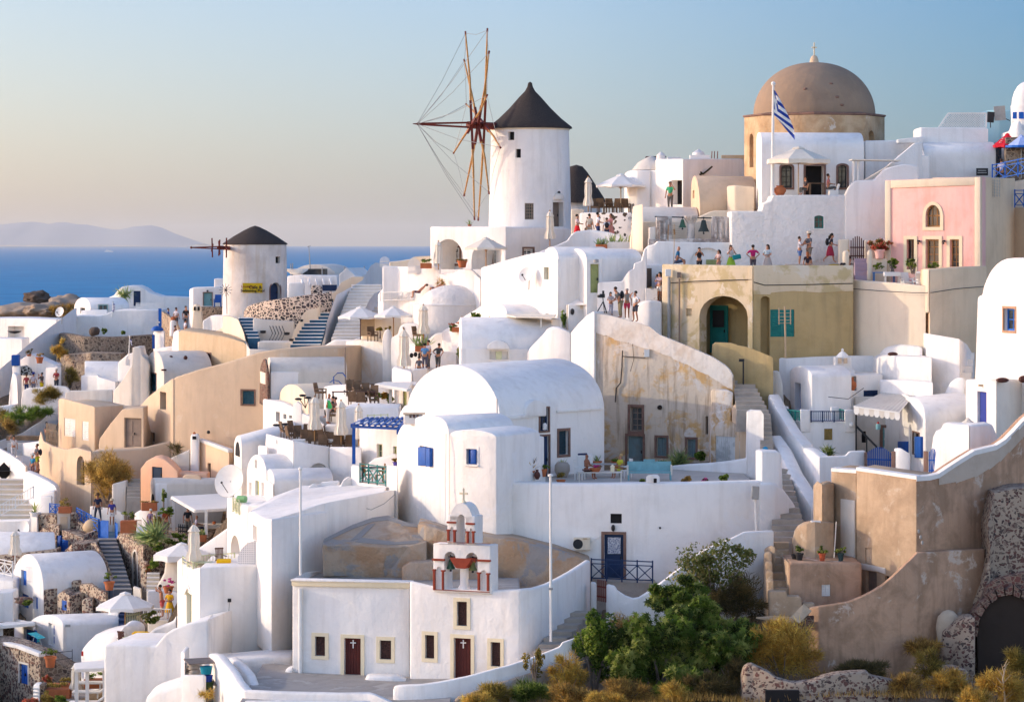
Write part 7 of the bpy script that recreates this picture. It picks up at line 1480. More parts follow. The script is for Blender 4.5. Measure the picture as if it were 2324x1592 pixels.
H.add(G().lathe(fr.at(1230,975,.2),[(.02,0),(.1,.02),(.12,.3),(.05,.38)],8),'lantern',WPAINT);H.slab(q0,[(1134,955),(1215,945),(1215,938),(1134,945)],.2,.12,WHITE,'eave');H.slab(q0,[(1262,936),(1366,929),(1366,923),(1262,930)],.2,.12,WHITE,'eave')
g=G().extrude([fr.at(u,v,-1.8)for u,v in((1188,944),(1190,925),(1199,912),(1212,906),(1226,908),(1236,914),(1236,944))],fr.n*1.95);H.add(g,'door_dormer',WHITE,bevel=.06,smooth=50)
for u,v in((1150,881),(1242,876)):H.add(G().ball(P(u,v,166.6 if u<1200 else 171.2),(.2,.2,.12)),'water_spout',WHITE)
H.mass([(906,940,173.6),(915,924,173.3),(930,918,172.8)],2,985,WHITE,bev=.15)
H=House('blue_shutter_house','small white house with blue shutters in front of the big vault','house',(1050,1170,158))
A=H.vault((900,1000,165.4),(1018,986,157.6),1.15,0,1205,sweep=(3.4,2.6,0),e=.85,n=22,bev=.1);opening(A,0,952,1013,982,1056,'win',BLUE,depth=.25,mun=(1,0));H.slab(A.planes[0],[(953,1056),(970,1056),(970,1014),(953,1014)],-.02,.12,BLUE,'shutter');H.slab(A.planes[0],[(974,1058),(983,1058),(983,1016),(974,1016)],-.02,.2,BLUE,'shutter')
A2=H.vault((1021,986,157.2),(1127,993,155.4),.33,0,1240,WHITE,sweep=(2.2,3.6,0),bev=.1);opening(A2,0,1059,1018,1083,1053,'win',BLUE,depth=.25,sur=WHITE,sw=.12,mun=(0,0),sill=True);H.slab(A2.planes[0],[(1071,1051),(1082,1051),(1082,1020),(1071,1020)],-.12,-.04,BLUE,'shutter')
H.mass([(1127.3,995,155.5),(1180,993,157.4),(1235,990,159.6)],2.6,1110,WHITE,bev=.06,back=(-.3,.95))
H.add(G().box(P(938,951,163),(1.0,.8,.5)),'chimney',WHITE,bevel=.08);H.add(G().box(P(940,938,163),(1.15,.9,.06)),'chimney_cap',BEIGE)
for u in(932,940,948):H.add(G().box(P(u,943,162.8),(.12,.5,.18)),'chimney_stone',BRICKSTONE)
H.mass([(884,1100,164),(902,1060,163)],1,1200,WHITE)
H=House('blue_door_house','long curved white wall house with navy door and terrace on top','house',(1400,1310,155))
A=H.mass([(1112,1092,157.4),(1200,1095,156.2),(1300,1097,155.5),(1440,1096,155),(1560,1095,155.2),(1722,1091,156.2),(1750,1088,157)],1.0,1340,WHITE,bev=.14,wob=.02)
H.mass([(1112,1107,158.5),(1440,1109,156.2),(1722,1104,157.4)],13,1125,FLOOR,wob=0,deep=0)
H.mass([(1722,1027,156.6),(1730,1024,156.4),(1768,1026,156.8),(1773,1032,157),(1776,1100,157)],2,1220,WHITE,bev=.15);H.mass([(1724,1095,156.1),(1760,1096,156.4),(1778,1110,157),(1800,1140,157.8),(1806,1150,158)],1.5,1225,WHITE,bev=.25)
opening(A,3,1371,1212,1415,1312,'door',NAVY,depth=.2,sur=STONETRIM,sw=.14,leaf=1,plane=A.planes[2]);f3=Frame(*A.planes[2]);H.add(G().extrude([f3.at(u,v,-.07)for u,v in((1379,1256),(1408,1256),(1408,1219),(1379,1219))],f3.n*.03),'lace_pane',stone('lace',(.55,.55,.58),[(.16,.18,.26),(.24,.26,.34)],9,.1,warp=.05))
opening(A,2,1385,1165,1411,1187,'dark',depth=.2);H.add(G().ball(f3.at(1392,1197,.08),(.1,.1,.18)),'lamp',BLACK);H.add(G().ball(P(1498,1197,154.95),.06),'vent',BLACK)
e=thing('air_conditioner','beige air conditioner box on the white wall left of the navy door','air conditioner',f3.at(1322,1246,.1));G().box(f3.at(1322,1232,.2),(.82,.36,.62)).to('casing',CREAM,e,bevel=.02);G().lathe(f3.at(1315,1232,.4),[(.02,0)]*1+[(.02,.01)],8);M=Matrix.Translation(f3.at(1314,1232,.39))@Matrix.Rotation(math.pi/2,4,'X');G(M).lathe((0,0,0),[(.02,0),(.25,0),(.25,.03),(.02,.03)],20).to('fan',BLACK,e);G().box(f3.at(1330,1220,.39),(.2,.02,.06)).to('badge',TAN,e);G().tube([f3.at(1341,1230,.05),f3.at(1352,1222,.04),f3.at(1363,1214,.04)],.02).to('hose',WPAINT,e)
e=thing('street_lamp','grey box floodlight on a white pole at the right of the long white wall','lamp',P(1716,1205,155.4));G().tube([P(1717,1206,155.3),P(1714,1130,155.3)],.07,8).to('pole',WPAINT,e);G().box(P(1714,1117,155.2),(.36,.3,.66),ry=.06).to('housing',STEEL,e,bevel=.03)
rail('navy_railing','navy blue crossed railing in front of the navy door',P(1342,1316,153.6),P(1481,1322,153),1.05,NAVY,4)
H=House('door_platform','grey stone platform beneath the navy railing','platform',(1410,1335,153.4));H.mass([(1334,1316,153.8),(1490,1323,153.2)],2.4,1360,STEPSTONE,bev=.04)
picket('red brown picket gate between white posts below the navy railing',[(1355,1362,150.4),(1377,1366,150)],1.05,REDBROWN,0,5)
H=House('gate_wall','white U shaped garden wall beside the red gate','wall',(1420,1360,149));H.mass([(1376,1330,150),(1380,1326,149.8),(1396,1330,149.5),(1402,1340,149.4),(1420,1352,149.2),(1437,1358,149),(1450,1356,149),(1466,1346,149),(1500,1322,149),(1535,1295,149),(1590,1252,149.6),(1620,1238,150),(1651,1226,150.4),(1690,1207,151),(1756,1204,152)],.5,1400,WHITE,bev=.1);H.mass([(1341,1320,151),(1354,1322,150.6)],.5,1400,WHITE);H.mass([(1600,1275,150.6),(1690,1262,151.6),(1756,1260,152.6)],.8,1410,CEMENT2)
LT=Z(1107,157.5)
def tpos(u,Y):return Vector((X(u,Y),Y,LT))
person('sunburnt shirtless man seated at the terrace table of the big vault',1331,552-LT*F/163.5,163.5,'sit',top=None,bottom=(.30,.02,.03),bl='short',rz=60,hair=None,arms='front',skin=2,h=1.8)
person('blond woman in yellow swimsuit seated at the terrace table',1408,552-LT*F/164,164,'sit',top=(.72,.66,.05),bottom=(.6,.55,.05),bl='short',rz=-60,hair='blond',arms='front',skin=0,h=1.72)
mk_table('low_table','low white stone table with bowls on the terrace of the big vault',PALE,tpos(1362,160.4),2.3,.7,.62);mk_table('dining_table','grey table with lantern behind the low white table',STEEL,tpos(1368,164.6),1.9,.8)
e=thing('flower_bowl','terracotta bowl of pink flowers on the low white table','bowl',tpos(1351,160.4)+Vector((0,0,.62)));G().lathe(tpos(1351,160.4)+Vector((0,0,.62)),[(.2,0),(.32,.2),(.28,.2)],14).to('bowl',TERRA,e);leaves(G(),tpos(1353,160.4)+Vector((0,0,.9)),(.3,.2,.12),120,.1,'leaf',4).to('flowers',L_PINKF,e)
e=thing('serving_bowl','dark bowl on the left of the low white table','bowl',tpos(1332,160.4)+Vector((0,0,.62)));G().lathe(tpos(1333,160.4)+Vector((0,0,.62)),[(.15,0),(.3,.1),(.25,.1)],14).to('bowl',BROWN,e)
e=thing('lantern','small brass lantern on the right of the low white table','lantern',tpos(1390,160.4)+Vector((0,0,.62)));G().box(tpos(1390,160.4)+Vector((0,0,.75)),(.2,.2,.26)).lathe(tpos(1390,160.4)+Vector((0,0,.88)),[(.14,0),(.02,.12)],8).to('case',YELLOWP,e)
e=thing('bench','pale turquoise wooden bench on the terrace of the big vault','bench',tpos(1474,162));b0=tpos(1474,162)
G().box(b0+Vector((0,0,.48)),(2.3,.55,.08)).to('seat',TURQ,e);G().box(b0+Vector((0,.3,.78)),(2.3,.06,.5)).box(b0+Vector((0,.3,1.08)),(.6,.06,.12)).to('backrest',TURQ,e)
for s in(-1,1):G().box(b0+Vector((s*1.15,0,.6)),(.08,.6,.5)).to('armrest',PALE,e);G().box(b0+Vector((s*1.1,-.22,.22)),(.08,.08,.45)).box(b0+Vector((s*1.1,.22,.22)),(.08,.08,.45)).to('legs',TURQ,e)
c0=mk_chair('white_chair','white terrace chair beside the low white table',WPAINT,tpos(1316,163),'slat','white chairs on the terrace of the big vault',1.2);dup(c0,tpos(1421,163.6),-1.2)
for lb,u,Y,h,pl,ph,mt in(('small terracotta pot with sprouting plant, leftmost on the white ledge',1165,158,.38,'bush',.3,L_CASTOR),('terracotta pot with large reddish agave on the white ledge',1204,158.6,.38,'agave',.85,L_DRY),('terracotta pot with round green plant on the white ledge by the dark door',1232,159.6,.4,'bush',.22,L_CASTOR),('pot with bushy plant at the foot of the dark door',1273,158.6,.35,'bush',.5,L_OLV),('agave in terracotta pot on a stone jar at the dark window',1276,165.5,.5,'agave',.6,L_AGAVE)):
 b=P(u,1088 if u<1260 else 1098,Y);z=Z(1086,158)if u<1240 else LT
 pot_plant(lb,u,552-z*F/Y,Y,h,.22,pl,ph,mt)
for lb,u,mt in(('small cream jug on the white ledge beside the reddish agave',1184,CREAM),('dark brown jug on the white ledge beside the reddish agave',1219,BROWN)):e=thing('jug',lb,'jug',P(u,1087,158.4));G().lathe(P(u,1087,158.4),[(.08,0),(.17,.18),(.14,.32),(.06,.42),(.09,.5)],14).to('body',mt,e,smooth=60)
e=thing('stone_jar','large stone jar below the agave by the dark window','jar',tpos(1276,164.8));G().lathe(tpos(1276,164.8),[(.25,0),(.42,.35),(.4,.65),(.28,.8)],18).to('body',STEPSTONE,e,smooth=60)
H=House('terrace_bench_wall','white built in bench wall at the left of the terrace table','wall',(1300,1090,167));b=tpos(1295,168);H.add(G().box(b+Vector((.3,0,.5)),(1.8,1.0,1.0)),'seat',WHITE,bevel=.08);H.add(G().box(b+Vector((.3,-.1,1.03)),(1.2,.7,.1)),'cushion',C(.03,.04,.1),bevel=.03)
H.mass([(1112,1085,157.9),(1180,1083,158.4),(1238,1076,159.6)],.5,1110,WHITE)
H=House('terrace_inner_wall','white curved inner wall rising to the right of the terrace','wall',(1600,1090,168));H.mass([(1520,1062,170),(1530,1056,169.8),(1570,1052,168.8),(1610,1050,168),(1650,1046,167.2),(1690,1040,166.6),(1702,1034,166.4)],.4,1110,WHITE,bev=.12);H.mass([(1695,1038,166.2),(1697,935,166.2),(1706,930,166),(1728,932,165.6),(1733,940,165.4),(1733,1020,165.4),(1722,1036,165.4)],.8,1110,WHITE,bev=.12)
e=thing('blue_bin','small blue domed lid beside the white pillar','bin',P(1737,1030,164));G().lathe(P(1737,1036,164),[(.2,0),(.2,.3),(.12,.5),(.02,.55)],14).to('body',C(.02,.25,.45),e,smooth=50)
for lb,u,v,w,h_,ms,k_ in(('bright yellow green fern plant on the terrace parapet',1642,1084,15,11,L_CASTOR,'leaf'),('brown dried plant on the terrace parapet',1560,1088,11,7,L_DRY,'leaf'),('pink flower clump on the terrace parapet',1600,1090,5,5,L_PINKF,'leaf'),('large leaved dark plant against the ruin beside the white board',1592,1035,15,17,L_GREEN,'leaf'),('spiky agaves at the foot of the ruin',1540,1045,12,10,L_AGAVE,'twig'),('low plants at the foot of the ruin near the blue shutters',1505,1052,16,8,L_GREEN,'leaf'),('tiny green plant on the terrace parapet beside the bench',1458,1091,4,4,L_CASTOR,'leaf')):bush('terrace_plant',lb,u,v,157.6 if v>1070 else 171,w,h_,ms,320,.22 if k_=='leaf' else.7,k_,stems=False)
for u,lb in((1355,'terracotta pot with plants behind the terrace table'),(1398,'wide terracotta pot at the foot of the ruin door')):pot_plant(lb,u,1062,168.5,.4,.25,'agave' if u<1380 else 'bush',.45 if u<1380 else.1)
e=thing('vent_cowl','small white arched vent cowl on the terrace parapet','vent',P(1478,1096,155.4));g=G().extrude([P(1466,1096,155.2)+Vector(p)for p in((0,0,0),(0,0,.32),(.1,0,.42),(.32,0,.42),(.42,0,.3),(.42,0,0))],(.3,.4,0));g.to('cowl',WHITE,e,bevel=.03);G().box(P(1487,1090,155),(.16,.1,.22)).to('opening',DARK,e)
stairs('stone_stairs','worn stone staircase climbing beside the weathered ruin',(1672,1745,938,169),(1662,1700,852,176),9,STEPSTONE);stairs('stone_stairs','narrow middle flight of worn stone stairs behind the white pillar',(1730,1756,1028,164),(1715,1748,938,169),9,STEPSTONE);stairs('stone_stairs','lower worn stone stairs between the two white walls',(1752,1835,1230,154),(1752,1788,1062,163),13,STEPSTONE)
H=House('stair_side_wall','long smooth white wall flowing down along the stone stairs','wall',(1790,1080,163))
H.mass([(1742,892,172.5),(1750,905,171.4),(1760,925,170),(1790,975,167),(1822,1012,164.8)],1.2,1180,WHITE,back=(.6,.8),bev=.2);H.mass([(1752,850,174),(1756,842,174),(1768,842,173.8),(1776,870,173.6),(1780,930,173.4)],.8,1000,WHITE,bev=.15)
H.mass([(1822,1015,164.8),(1840,1022,163.2),(1859,1036,161.4)],1,1190,WHITE,back=(.6,.8),bev=.1);H.mass([(1859.3,1036,161.3),(1920,1034,162),(1928,1024,162),(1964,1022,162.4)],.5,1130,WHITE,bev=.08);H.mass([(1742,985,166.8),(1766,1020,164.4),(1792,1075,161.6),(1815,1110,160),(1840,1150,158.4)],1.2,1240,WHITE,back=(.7,.7),bev=.25)
bush('garden_fern','green yellow fern behind the white wall under the brown blind',1879,1022,163.5,12,14,L_CASTOR,260,.35,'twig',stems=False)
H=House('back_parapet','long low white wall under the olive house','wall',(1860,850,178));H.mass([(1753,809,178),(1785,813,177.6),(1860,809,177.8),(1930,807,178),(1990,807,178)],.5,880,WHITE,bev=.1)
H=House('blue_door_cottage','white cottage with blue door and chimney cowl under the olive house','cottage',(1890,930,172))
A=H.vault((1790,852,178),(1842,858,172),.62,0,950,sweep=(2.3,.6,.05));opening(A,0,1804,868,1817,932,'door',BLUE,depth=.35,leaf=1);B=H.mass([(1842.3,858,172),(1926,855,173)],3.5,950,WHITE,bev=.06);C2=H.mass([(1926.5,851,173.6),(1946,850,173.8),(2003,849,174.4)],3.5,950,WHITE,bev=.06)
H.mass([(1890,838,175),(1940,838,175)],1.4,870,WHITE,bev=.1);ch=H.add(G().box(P(1912,824,175.6),(.95,.8,.75)),'chimney',WHITE,bevel=.05);G().lathe(P(1912,819,175.6),[(.42,.1),(.36,.3),(.16,.5),(.06,.55),(.08,.66),(.02,.72)],14).to('cowl',WHITE,ch,smooth=50)
for u in(1906,1919):G().box(P(u,818,175.1),(.2,.1,.3)).to('vent',BEIGE,ch)
vg=G();M,w,y=Frame(*B.planes[0]).mat(1878,1893,891);vg.M=M;vg.box((0,-.01,.14),(.4,.03,.28));H.add(vg,'vent_block',WPAINT)
for q in((-.1,.07),(.1,.07),(-.1,.21),(.1,.21),(0,.14)):H.add(G(M).box((q[0],-.03,q[1]),(.08,.02,.07),ry=.78),'vent_hole',DARK)
opening(C2,0,1928,853,1944,886,'blank',depth=.35);e=thing('amphora','brown jug standing in the niche of the blue door cottage','jug',P(1934,886,173.8));G().lathe(P(1934,885,173.85),[(.12,0),(.26,.25),(.24,.42),(.09,.55),(.09,.7),(.13,.72)],16).to('body',TERRA,e,smooth=60)
opening(C2,1,1960,885,1992,916,'shut',NAVY,depth=.06)
H=House('lower_cottage','white lower cottage with blue railed balcony and brown blind','cottage',(1880,1035,168.5));A=H.mass([(1800,955,171),(1820,956,168.9)],.5,1050,WHITE);B=H.mass([(1820.3,956,168.8),(1942,957,169.6)],3.6,1060,WHITE,bev=.06);H.mass([(1817,929,168.7),(1840,930,168.9)],.5,970,WHITE,bev=.05,deep=0);H.mass([(1918,930,169.3),(1943,931,169.5)],.5,970,WHITE,bev=.05,deep=0);H.mass([(1886,923,171.4),(1908,924,171.6)],.5,960,WHITE);H.mass([(1768,920,172.8),(1790,922,171)],.5,980)
opening(B,0,1870,972,1889,998,'shut',C(.30,.20,.06),depth=.06,sur=WPAINT,sw=.05);H.add(G().ball(P(1933,963,169.3),.14),'lamp',WPAINT)
rail('blue_railing','dark blue railing along the front of the lower cottage balcony',P(1841,957,168.9),P(1919,957,169.4),.58,NAVY,3,'none');rail('blue_railing','turquoise blue railing at the left of the lower cottage balcony',P(1782,951,171),P(1816,955,168.9),.55,TEAL,3,'none');rail('blue_railing','short turquoise railing return at the right of the lower cottage balcony',P(1906,950,171.6),P(1921,955,169.6),.55,TEAL,1,'none')
e=thing('awning','pale corrugated awning with scalloped edge over the porch','awning',P(1990,940,168));g=G();aw=[P(1938,922,168),P(2042,936,166.2),P(2080,893,172),P(2016,886,174)]
n=22
for i in range(n):
 a,b=i/n,(i+1)/n;q=[aw[0].lerp(aw[1],a),aw[0].lerp(aw[1],b),aw[3].lerp(aw[2],b),aw[3].lerp(aw[2],a)];up=Vector((0,0,.05 if i%2 else 0));g.add([p+(up if k in(1,2)else Vector((0,0,.05))-up)for k,p in enumerate(q)],[(0,1,2,3)])
cloth=g.to('cover',PALE,e);g=G()
for i in range(9):
 a,b=aw[0].lerp(aw[1],i/9),aw[0].lerp(aw[1],(i+1)/9);c=a.lerp(b,.5);g.extrude([a,b,b-Vector((0,0,.3)),c.lerp(b,.5)-Vector((0,0,.42)),c.lerp(a,.5)-Vector((0,0,.42)),a-Vector((0,0,.3))],(0,.02,0),i%2)
g.to('scalloped_valance',[CANVASW,PALE],cloth);G().bar(aw[0],aw[3],.07).bar(aw[0],aw[1],.07).to('frame',WPAINT,e)
H=House('porch_back','shaded beige porch wall with brown framed pale door under the awning','wall',(1995,1040,173));A=H.mass([(1940,900,173.4),(2060,900,172.6)],.5,1080,PALE);opening(A,0,2003,970,2021,1017,'door',TURQ,depth=.12,sur=STONETRIM,sw=.16,leaf=1);opening(A,0,1955,978,1965,1004,'dark',depth=.2)
e=thing('stair_handrail','black slanting handrail under the awning','handrail',P(1967,1030,169));G().bar(P(1943,966,169.4),P(1990,1014,168),.08).bar(P(1967,1030,168.7),P(1967,990,168.7),.07).bar(P(1943,1030,169.4),P(1943,930,169.4),.08).to('rail',BLACK,e)
e=thing('hanging_lantern','small red and green lantern hanging under the awning','lantern',P(1993,974,168));G().lathe(P(1993,974,168),[(.12,0),(.14,.2),(.1,.32)],10).to('glass',TURQ,e);G().lathe(P(1993,962,168),[(.1,0),(.02,.15)],10).to('cap',C(.5,.02,.02),e)
H=House('right_vault_house','white vaulted house with blue shutters beside the awning','house',(2090,1080,166))
A=H.vault((2040,945,172),(2100,962,165.4),1.25,0,1090,sweep=(2.9,1.6,.2),e=.8,bev=.1);fr=Frame(*A.planes[0]);B=H.mass([(2041,912,172.2),(2045,896,171.8),(2052,893,171.2),(2070,903,169)],.5,1085,WHITE,bev=.1)
opening(A,0,2072,981,2087,1030,'win',BROWN,depth=.25,sur=STONETRIM,sw=.06,mun=(1,2));H.slab(A.planes[0],[(2081,1038),(2095,1038),(2095,990),(2081,990)],0,.14,BLUE,'shutter');H.slab(A.planes[0],[(2041,1030),(2062,1030),(2062,1001),(2041,1001)],.1,.1,BLUE,'shutter');H.add(G().box(fr.at(2070,948,.12),(.25,.2,.45)),'meter_box',PALE)
H.add(G().tube([fr.at(2068,1072,.08),fr.at(2068,962,.08)],.05),'downpipe',WPAINT)
picket('wide arched blue picket gate under the awning',[(1968,1072,161.8),(2023,1074,161.2)],1.05,BLUE,.32,13);H=House('gate_posts','brown stone gate posts and white block beside the blue gate','wall',(2030,1075,162));H.mass([(1962,1026,162.3),(1968,1026,162.2)],.3,1085,STONETRIM,bev=.02);H.mass([(2024,1024,161),(2032,1024,160.9)],.3,1085,STONETRIM,bev=.02);H.mass([(2032.4,1018,160.9),(2046,1017,160.6),(2066,1030,160.4)],.6,1090,WHITE,bev=.06)
picket('narrow purple blue picket gate at the right vaulted house',[(2108,1078,159.4),(2126,1078,159)],1.15,COBALT,.25,5);H=House('gate_post','dark red stone gate post beside the purple blue gate','post',(2103,1080,159.6));H.mass([(2098,1024,159.7),(2107,1024,159.5)],.4,1085,STONETRIM,bev=.02)
H=House('stepped_hut','bright white stepped hut below the cream retaining wall','hut',(2060,890,175));H.mass([(1982,830,177.6),(1994,812,177),(2012,790,176.4),(2040,781,176),(2094,786,174)],3,905,WHITE,bev=.15);H.mass([(1990,812,176.2),(2010,806,175.2),(2055,808,173.6),(2115,810,171.6)],2.5,900,WHITE,bev=.1);H.mass([(2102,760,174),(2106,757,173.4),(2178,769,171.4)],2.5,905,WHITE,bev=.08);H.mass([(2178.4,769,171.4),(2196,782,173.2),(2206,800,174)],2,890,WHITE,bev=.08);H.mass([(2000,862,173.2),(2060,862,171.6),(2118,866,170)],1,905,WHITE,bev=.1)
H.mass([(2140,905,170.4),(2160,868,170.2),(2172,858,170),(2190,856,169.8)],.6,930,WHITE,bev=.15);H.add(G().ball(P(2026,803,175),(.3,.2,.12)),'roof_drain',BROWN)
stairs('white_steps','white outside steps beside the tall white tower house',(2172,2200,905,170),(2185,2212,800,174.4),7,WHITE)
H=House('tower_house','tall bright white round topped house with stone framed blue window at the right edge','house',(2270,1000,163))
pts=[(2206,1000,167.6),(2213,857,167),(2219,676,166.4),(2222,671,166.2),(2229,670,165.8),(2233,650,165.4),(2239,634,165.1),(2248,616,164.6),(2260,601,164.1),(2272,592,163.6),(2284,587,163.1),(2300,585,162.6),(2345,585,161)]
l2=(P(2206,800,167.6),P(2345,800,161));f2=Frame(*l2);A=H.mass([(u,v,f2.at(u,v).y)for u,v,_ in pts[1:]],5,1010,WHITE,bev=.12,back=(.3,.95));A.planes=[l2]
opening(A,0,2278,700,2304,750,'win',COBALT,depth=.3,sur=plaster('pitted_stone_frame',(.45,.27,.17),(.3,.17,.1),.8,4,bst=.8),sw=.13,mun=(1,1))
H=House('lower_tower_block','white and tan block with blue panelled door below the tower house','house',(2240,1000,160));A=H.mass([(2204,863,164),(2260,864,160.6)],2,1005,WHITE,bev=.12);B=H.mass([(2260.3,863,160.5),(2345,862,163)],2,1010,PALE,bev=.12);opening(A,0,2218,888,2239,962,'door',C(.03,.05,.28),depth=.2,leaf=1);H.add(G().box(Frame(*A.planes[0]).at(2230,874,.1),(.26,.16,.12)),'lamp',BEIGE);H.add(G().ball(P(2275,862,160.5),(.35,.2,.14)).ball(P(2324,860,161.5),(.3,.2,.2)),'stone',BROWN)
H=House('rounded_ledge','bright white rounded garden wall with built in bench before the blue panelled door','wall',(2200,1070,157));H.mass([(2121,1076,158.8),(2128,1030,158.4),(2133,996,158.2),(2140,982,158),(2152,978,157.6),(2155,968,157.5),(2163,963,157.2),(2200,963,156)],2.5,1090,WHITE,bev=.15);H.mass([(2200.3,964,156),(2252,961,156.8),(2262,985,157.2),(2275,1005,157.6)],2,1080,WHITE,bev=.15)
umbrella('cream parasol half hidden behind the bright white rounded wall',2197,950,968,1010,34,163,CANVAS)
H=House('cement_house','big brown cement house with white coping and bricked patch','house',(2080,1400,147))
A=H.mass([(1886,1063,152.8),(1943,1067,151.2)],3,1420,CEMENT,bev=.08,back=(.4,.9));B=H.mass([(1943,1062,151),(2080,1081,147)],3,1480,CEMENT,bev=.08,back=(.4,.9));f=Frame(*B.planes[0])
cop=[(2080,1081,147),(2110,1079,147.6),(2131,1074,148),(2170,1048,149),(2212,1022,150),(2262,1010,151.2),(2282,997,151.7),(2300,979,152.2),(2324,953,152.8),(2350,930,153.4)]
Cw=H.mass([(u,v+6,Y)for u,v,Y in cop],2.6,1520,CEMENT2,bev=.1);H.mass([(u,v,Y-.05)for u,v,Y in cop],2.7,1085,WHITE,bev=.06)if False else None
g=G()
for a,b in zip(cop,cop[1:]):pa,pb=P(a[0],a[1],a[2]-.06),P(b[0],b[1],b[2]-.06);g.extrude([pa,pb,pb-Vector((0,0,.22)),pa-Vector((0,0,.22))],(0,1.0,0))
for a,b in(((1886,1062,152.72),(1943,1066,151.1)),((1943,1060,150.9),(2080,1080,146.9))):pa,pb=P(*a),P(*b);g.extrude([pa,pb,pb-Vector((0,0,.16)),pa-Vector((0,0,.16))],(.3,.9,0))
H.add(g,'coping',WHITE)
PALEBAND=plaster('pale_plaster_band',(.55,.45,.36),(.42,.32,.24),.8,.8,bst=.6);g=G()
bd=[(2131,1078,1092),(2170,1053,1088),(2212,1028,1076),(2245,1018,1058),(2270,1010,1040),(2290,994,1020),(2324,960,985),(2350,936,960)]
def cy(u):return interp([(c[0],c[2])for c in cop],u)
for a,b in zip(bd,bd[1:]):g.extrude([P(a[0],a[1],cy(a[0])-.05),P(b[0],b[1],cy(b[0])-.05),P(b[0],b[2]+5,cy(b[0])-.05),P(a[0],a[2]+8,cy(a[0])-.05)],(0,.1,0))
H.add(g,'pale_band',PALEBAND)
opening(B,0,1963,1243,1977,1278,'shut',BEIGE,depth=.15);opening(B,0,1966,1296,1990,1352,'plank',GREYWOOD,depth=.2);opening(B,0,2008,1306,2018,1345,'dark',depth=.2)
H.slab(A.planes[0],[(1909,1262),(1941,1268),(1941,1135),(1909,1131)],.1,.05,PALE,'pale_patch');H.slab(B.planes[0],[(1944,1290),(1992,1296),(2010,1302),(2010,1288),(1944,1275)],.1,.04,PALE,'lintel_band')
H.mass([(1853,1106,152.2),(1862,1096,151.6),(1866,1098,151.3)],1.6,1200,CEMENT,bev=.15);H.mass([(1866.3,1098,151.3),(1880,1094,151.8),(1893,1096,152.2)],1.2,1290,CEMENT,bev=.1)
H.mass([(1802,1262,151.6),(1803,1226,151.6),(1808,1206,151.3),(1816,1195,151),(1830,1187,150.6),(1850,1184,150.4),(1892,1186,151)],1,1300,CEMENT,bev=.2);H.add(G().box(P(1851,1183,150.8),(.45,.5,.08)),'white_slab',WPAINT);H.add(G().tube([P(1893,1265,150.2),P(1898,1183,150.6)],.03),'pipe',PALE)
for i in range(3):H.add(G().ball(P(2085+i*4,1205+i*13,146.9),(.06,.04,.1)),'pipe_bracket',STEEL)
H=House('cement_terrace','low brown cement terrace block with small white window','terrace',(1870,1380,147.5));A=H.mass([(1782,1271,149),(1790,1275,147.9)],4,1400,CEMENT,bev=.1);B=H.mass([(1790.3,1275,147.8),(1870,1277,148),(1956,1276,148.4)],4,1420,CEMENT2,bev=.15);B.planes=[(B.planes[0][0],B.planes[1][1])];opening(B,0,1864,1325,1884,1352,'shut',WPAINT,depth=.06,sur=CEMENT,sw=.05)
for lb,u,pm,w in(('black pot with yellow green succulent, leftmost on the cement terrace',1814,BLACK,1.5),('orange pot with yellow green succulent on the cement terrace',1866,C(.5,.1,.04),1.),('dark green pot with yellow green succulent on the cement terrace',1908,C(.03,.06,.06),.95)):pot_plant(lb,u,1272,149,.36*(1+.05*w),.16*w**.5,'bush',.38*w**.5,L_CASTOR,pm)
e=thing('black_pot','empty black pot tucked behind the leftmost succulent pot','pot',P(1803,1271,149.4));G().lathe(P(1803,1271,149.4),[(.1,0),(.17,.3),(.15,.3),(.1,.2)],12).to('body',BLACK,e)
stairs('cement_stairs','narrow worn cement steps left of the succulent terrace',(1753,1790,1385,146.6),(1738,1790,1228,153),9,CEMENT);H=House('stepped_parapet','stepped cement parapet beside the narrow worn steps','wall',(1745,1380,147));
H.mass([(1736,1245,150.6),(1750,1238,150.2),(1760,1240,150)],.5,1300,CEMENT,bev=.1)
for i in range(5):H.mass([(1735+i*2,1254+i*21,149.8-i*.55),(1752+i*1.5,1252+i*21,149.6-i*.55)],.6,1400,CEMENT,bev=.12)
H.mass([(1745,1350,146.2),(1748,1342,146.1),(1784,1342,145.8),(1787,1353,145.8),(1815,1353,145.6),(1819,1360,145.6),(1820,1372,145.6)],.8,1410,CEMENT,bev=.12);H.mass([(1820,1368,145.8),(1850,1367,145.8)],.6,1400,CEMENT,bev=.12)
H=House('sweeping_wall','low brown wall sweeping up in a long curve to the cement house','wall',(1960,1500,145));H.mass([(1834,1384,145.6),(1838,1378,145.4),(1857,1376,145),(1895,1371,145),(1927,1365,145),(1955,1354,145.1),(1983,1340,145.3),(2005,1326,145.4),(2025,1309,145.6),(2050,1285,145.9),(2070,1266,146.2),(2081,1254,146.4),(2140,1250,147.4),(2235,1245,148.6)],.55,1520,CEMENT2,bev=.14)
e=thing('wooden_hatch','weathered wooden boards propped as a hatch by the sweeping wall','boards',P(1775,1408,144));G().extrude([P(1716,1399,144),P(1795,1410,143.4),P(1838,1402,145),P(1760,1396,146)],(0,0,-.08)).to('board',PALEWOOD,e);G().extrude([P(1794,1400,143.8),P(1814,1413,143.4),P(1842,1385,144.4),P(1824,1369,144.8)],(0,.1,-.05)).to('lid',PALEWOOD,e);G().box(P(1828,1408,144.6),(.8,.1,.5)).to('brick',BRICKSTONE,e)
H=House('ruined_arch','ruined lava stone arch with dark vault at the lower right edge','ruin',(2300,1480,147));A=H.mass([(2196,1385,148.6),(2230,1330,147.6),(2248,1250,147.6),(2242,1190,148),(2258,1118,148.6),(2300,1108,149),(2350,1106,149)],3,1520,RUINSTONE,bev=.1,wob=.1)
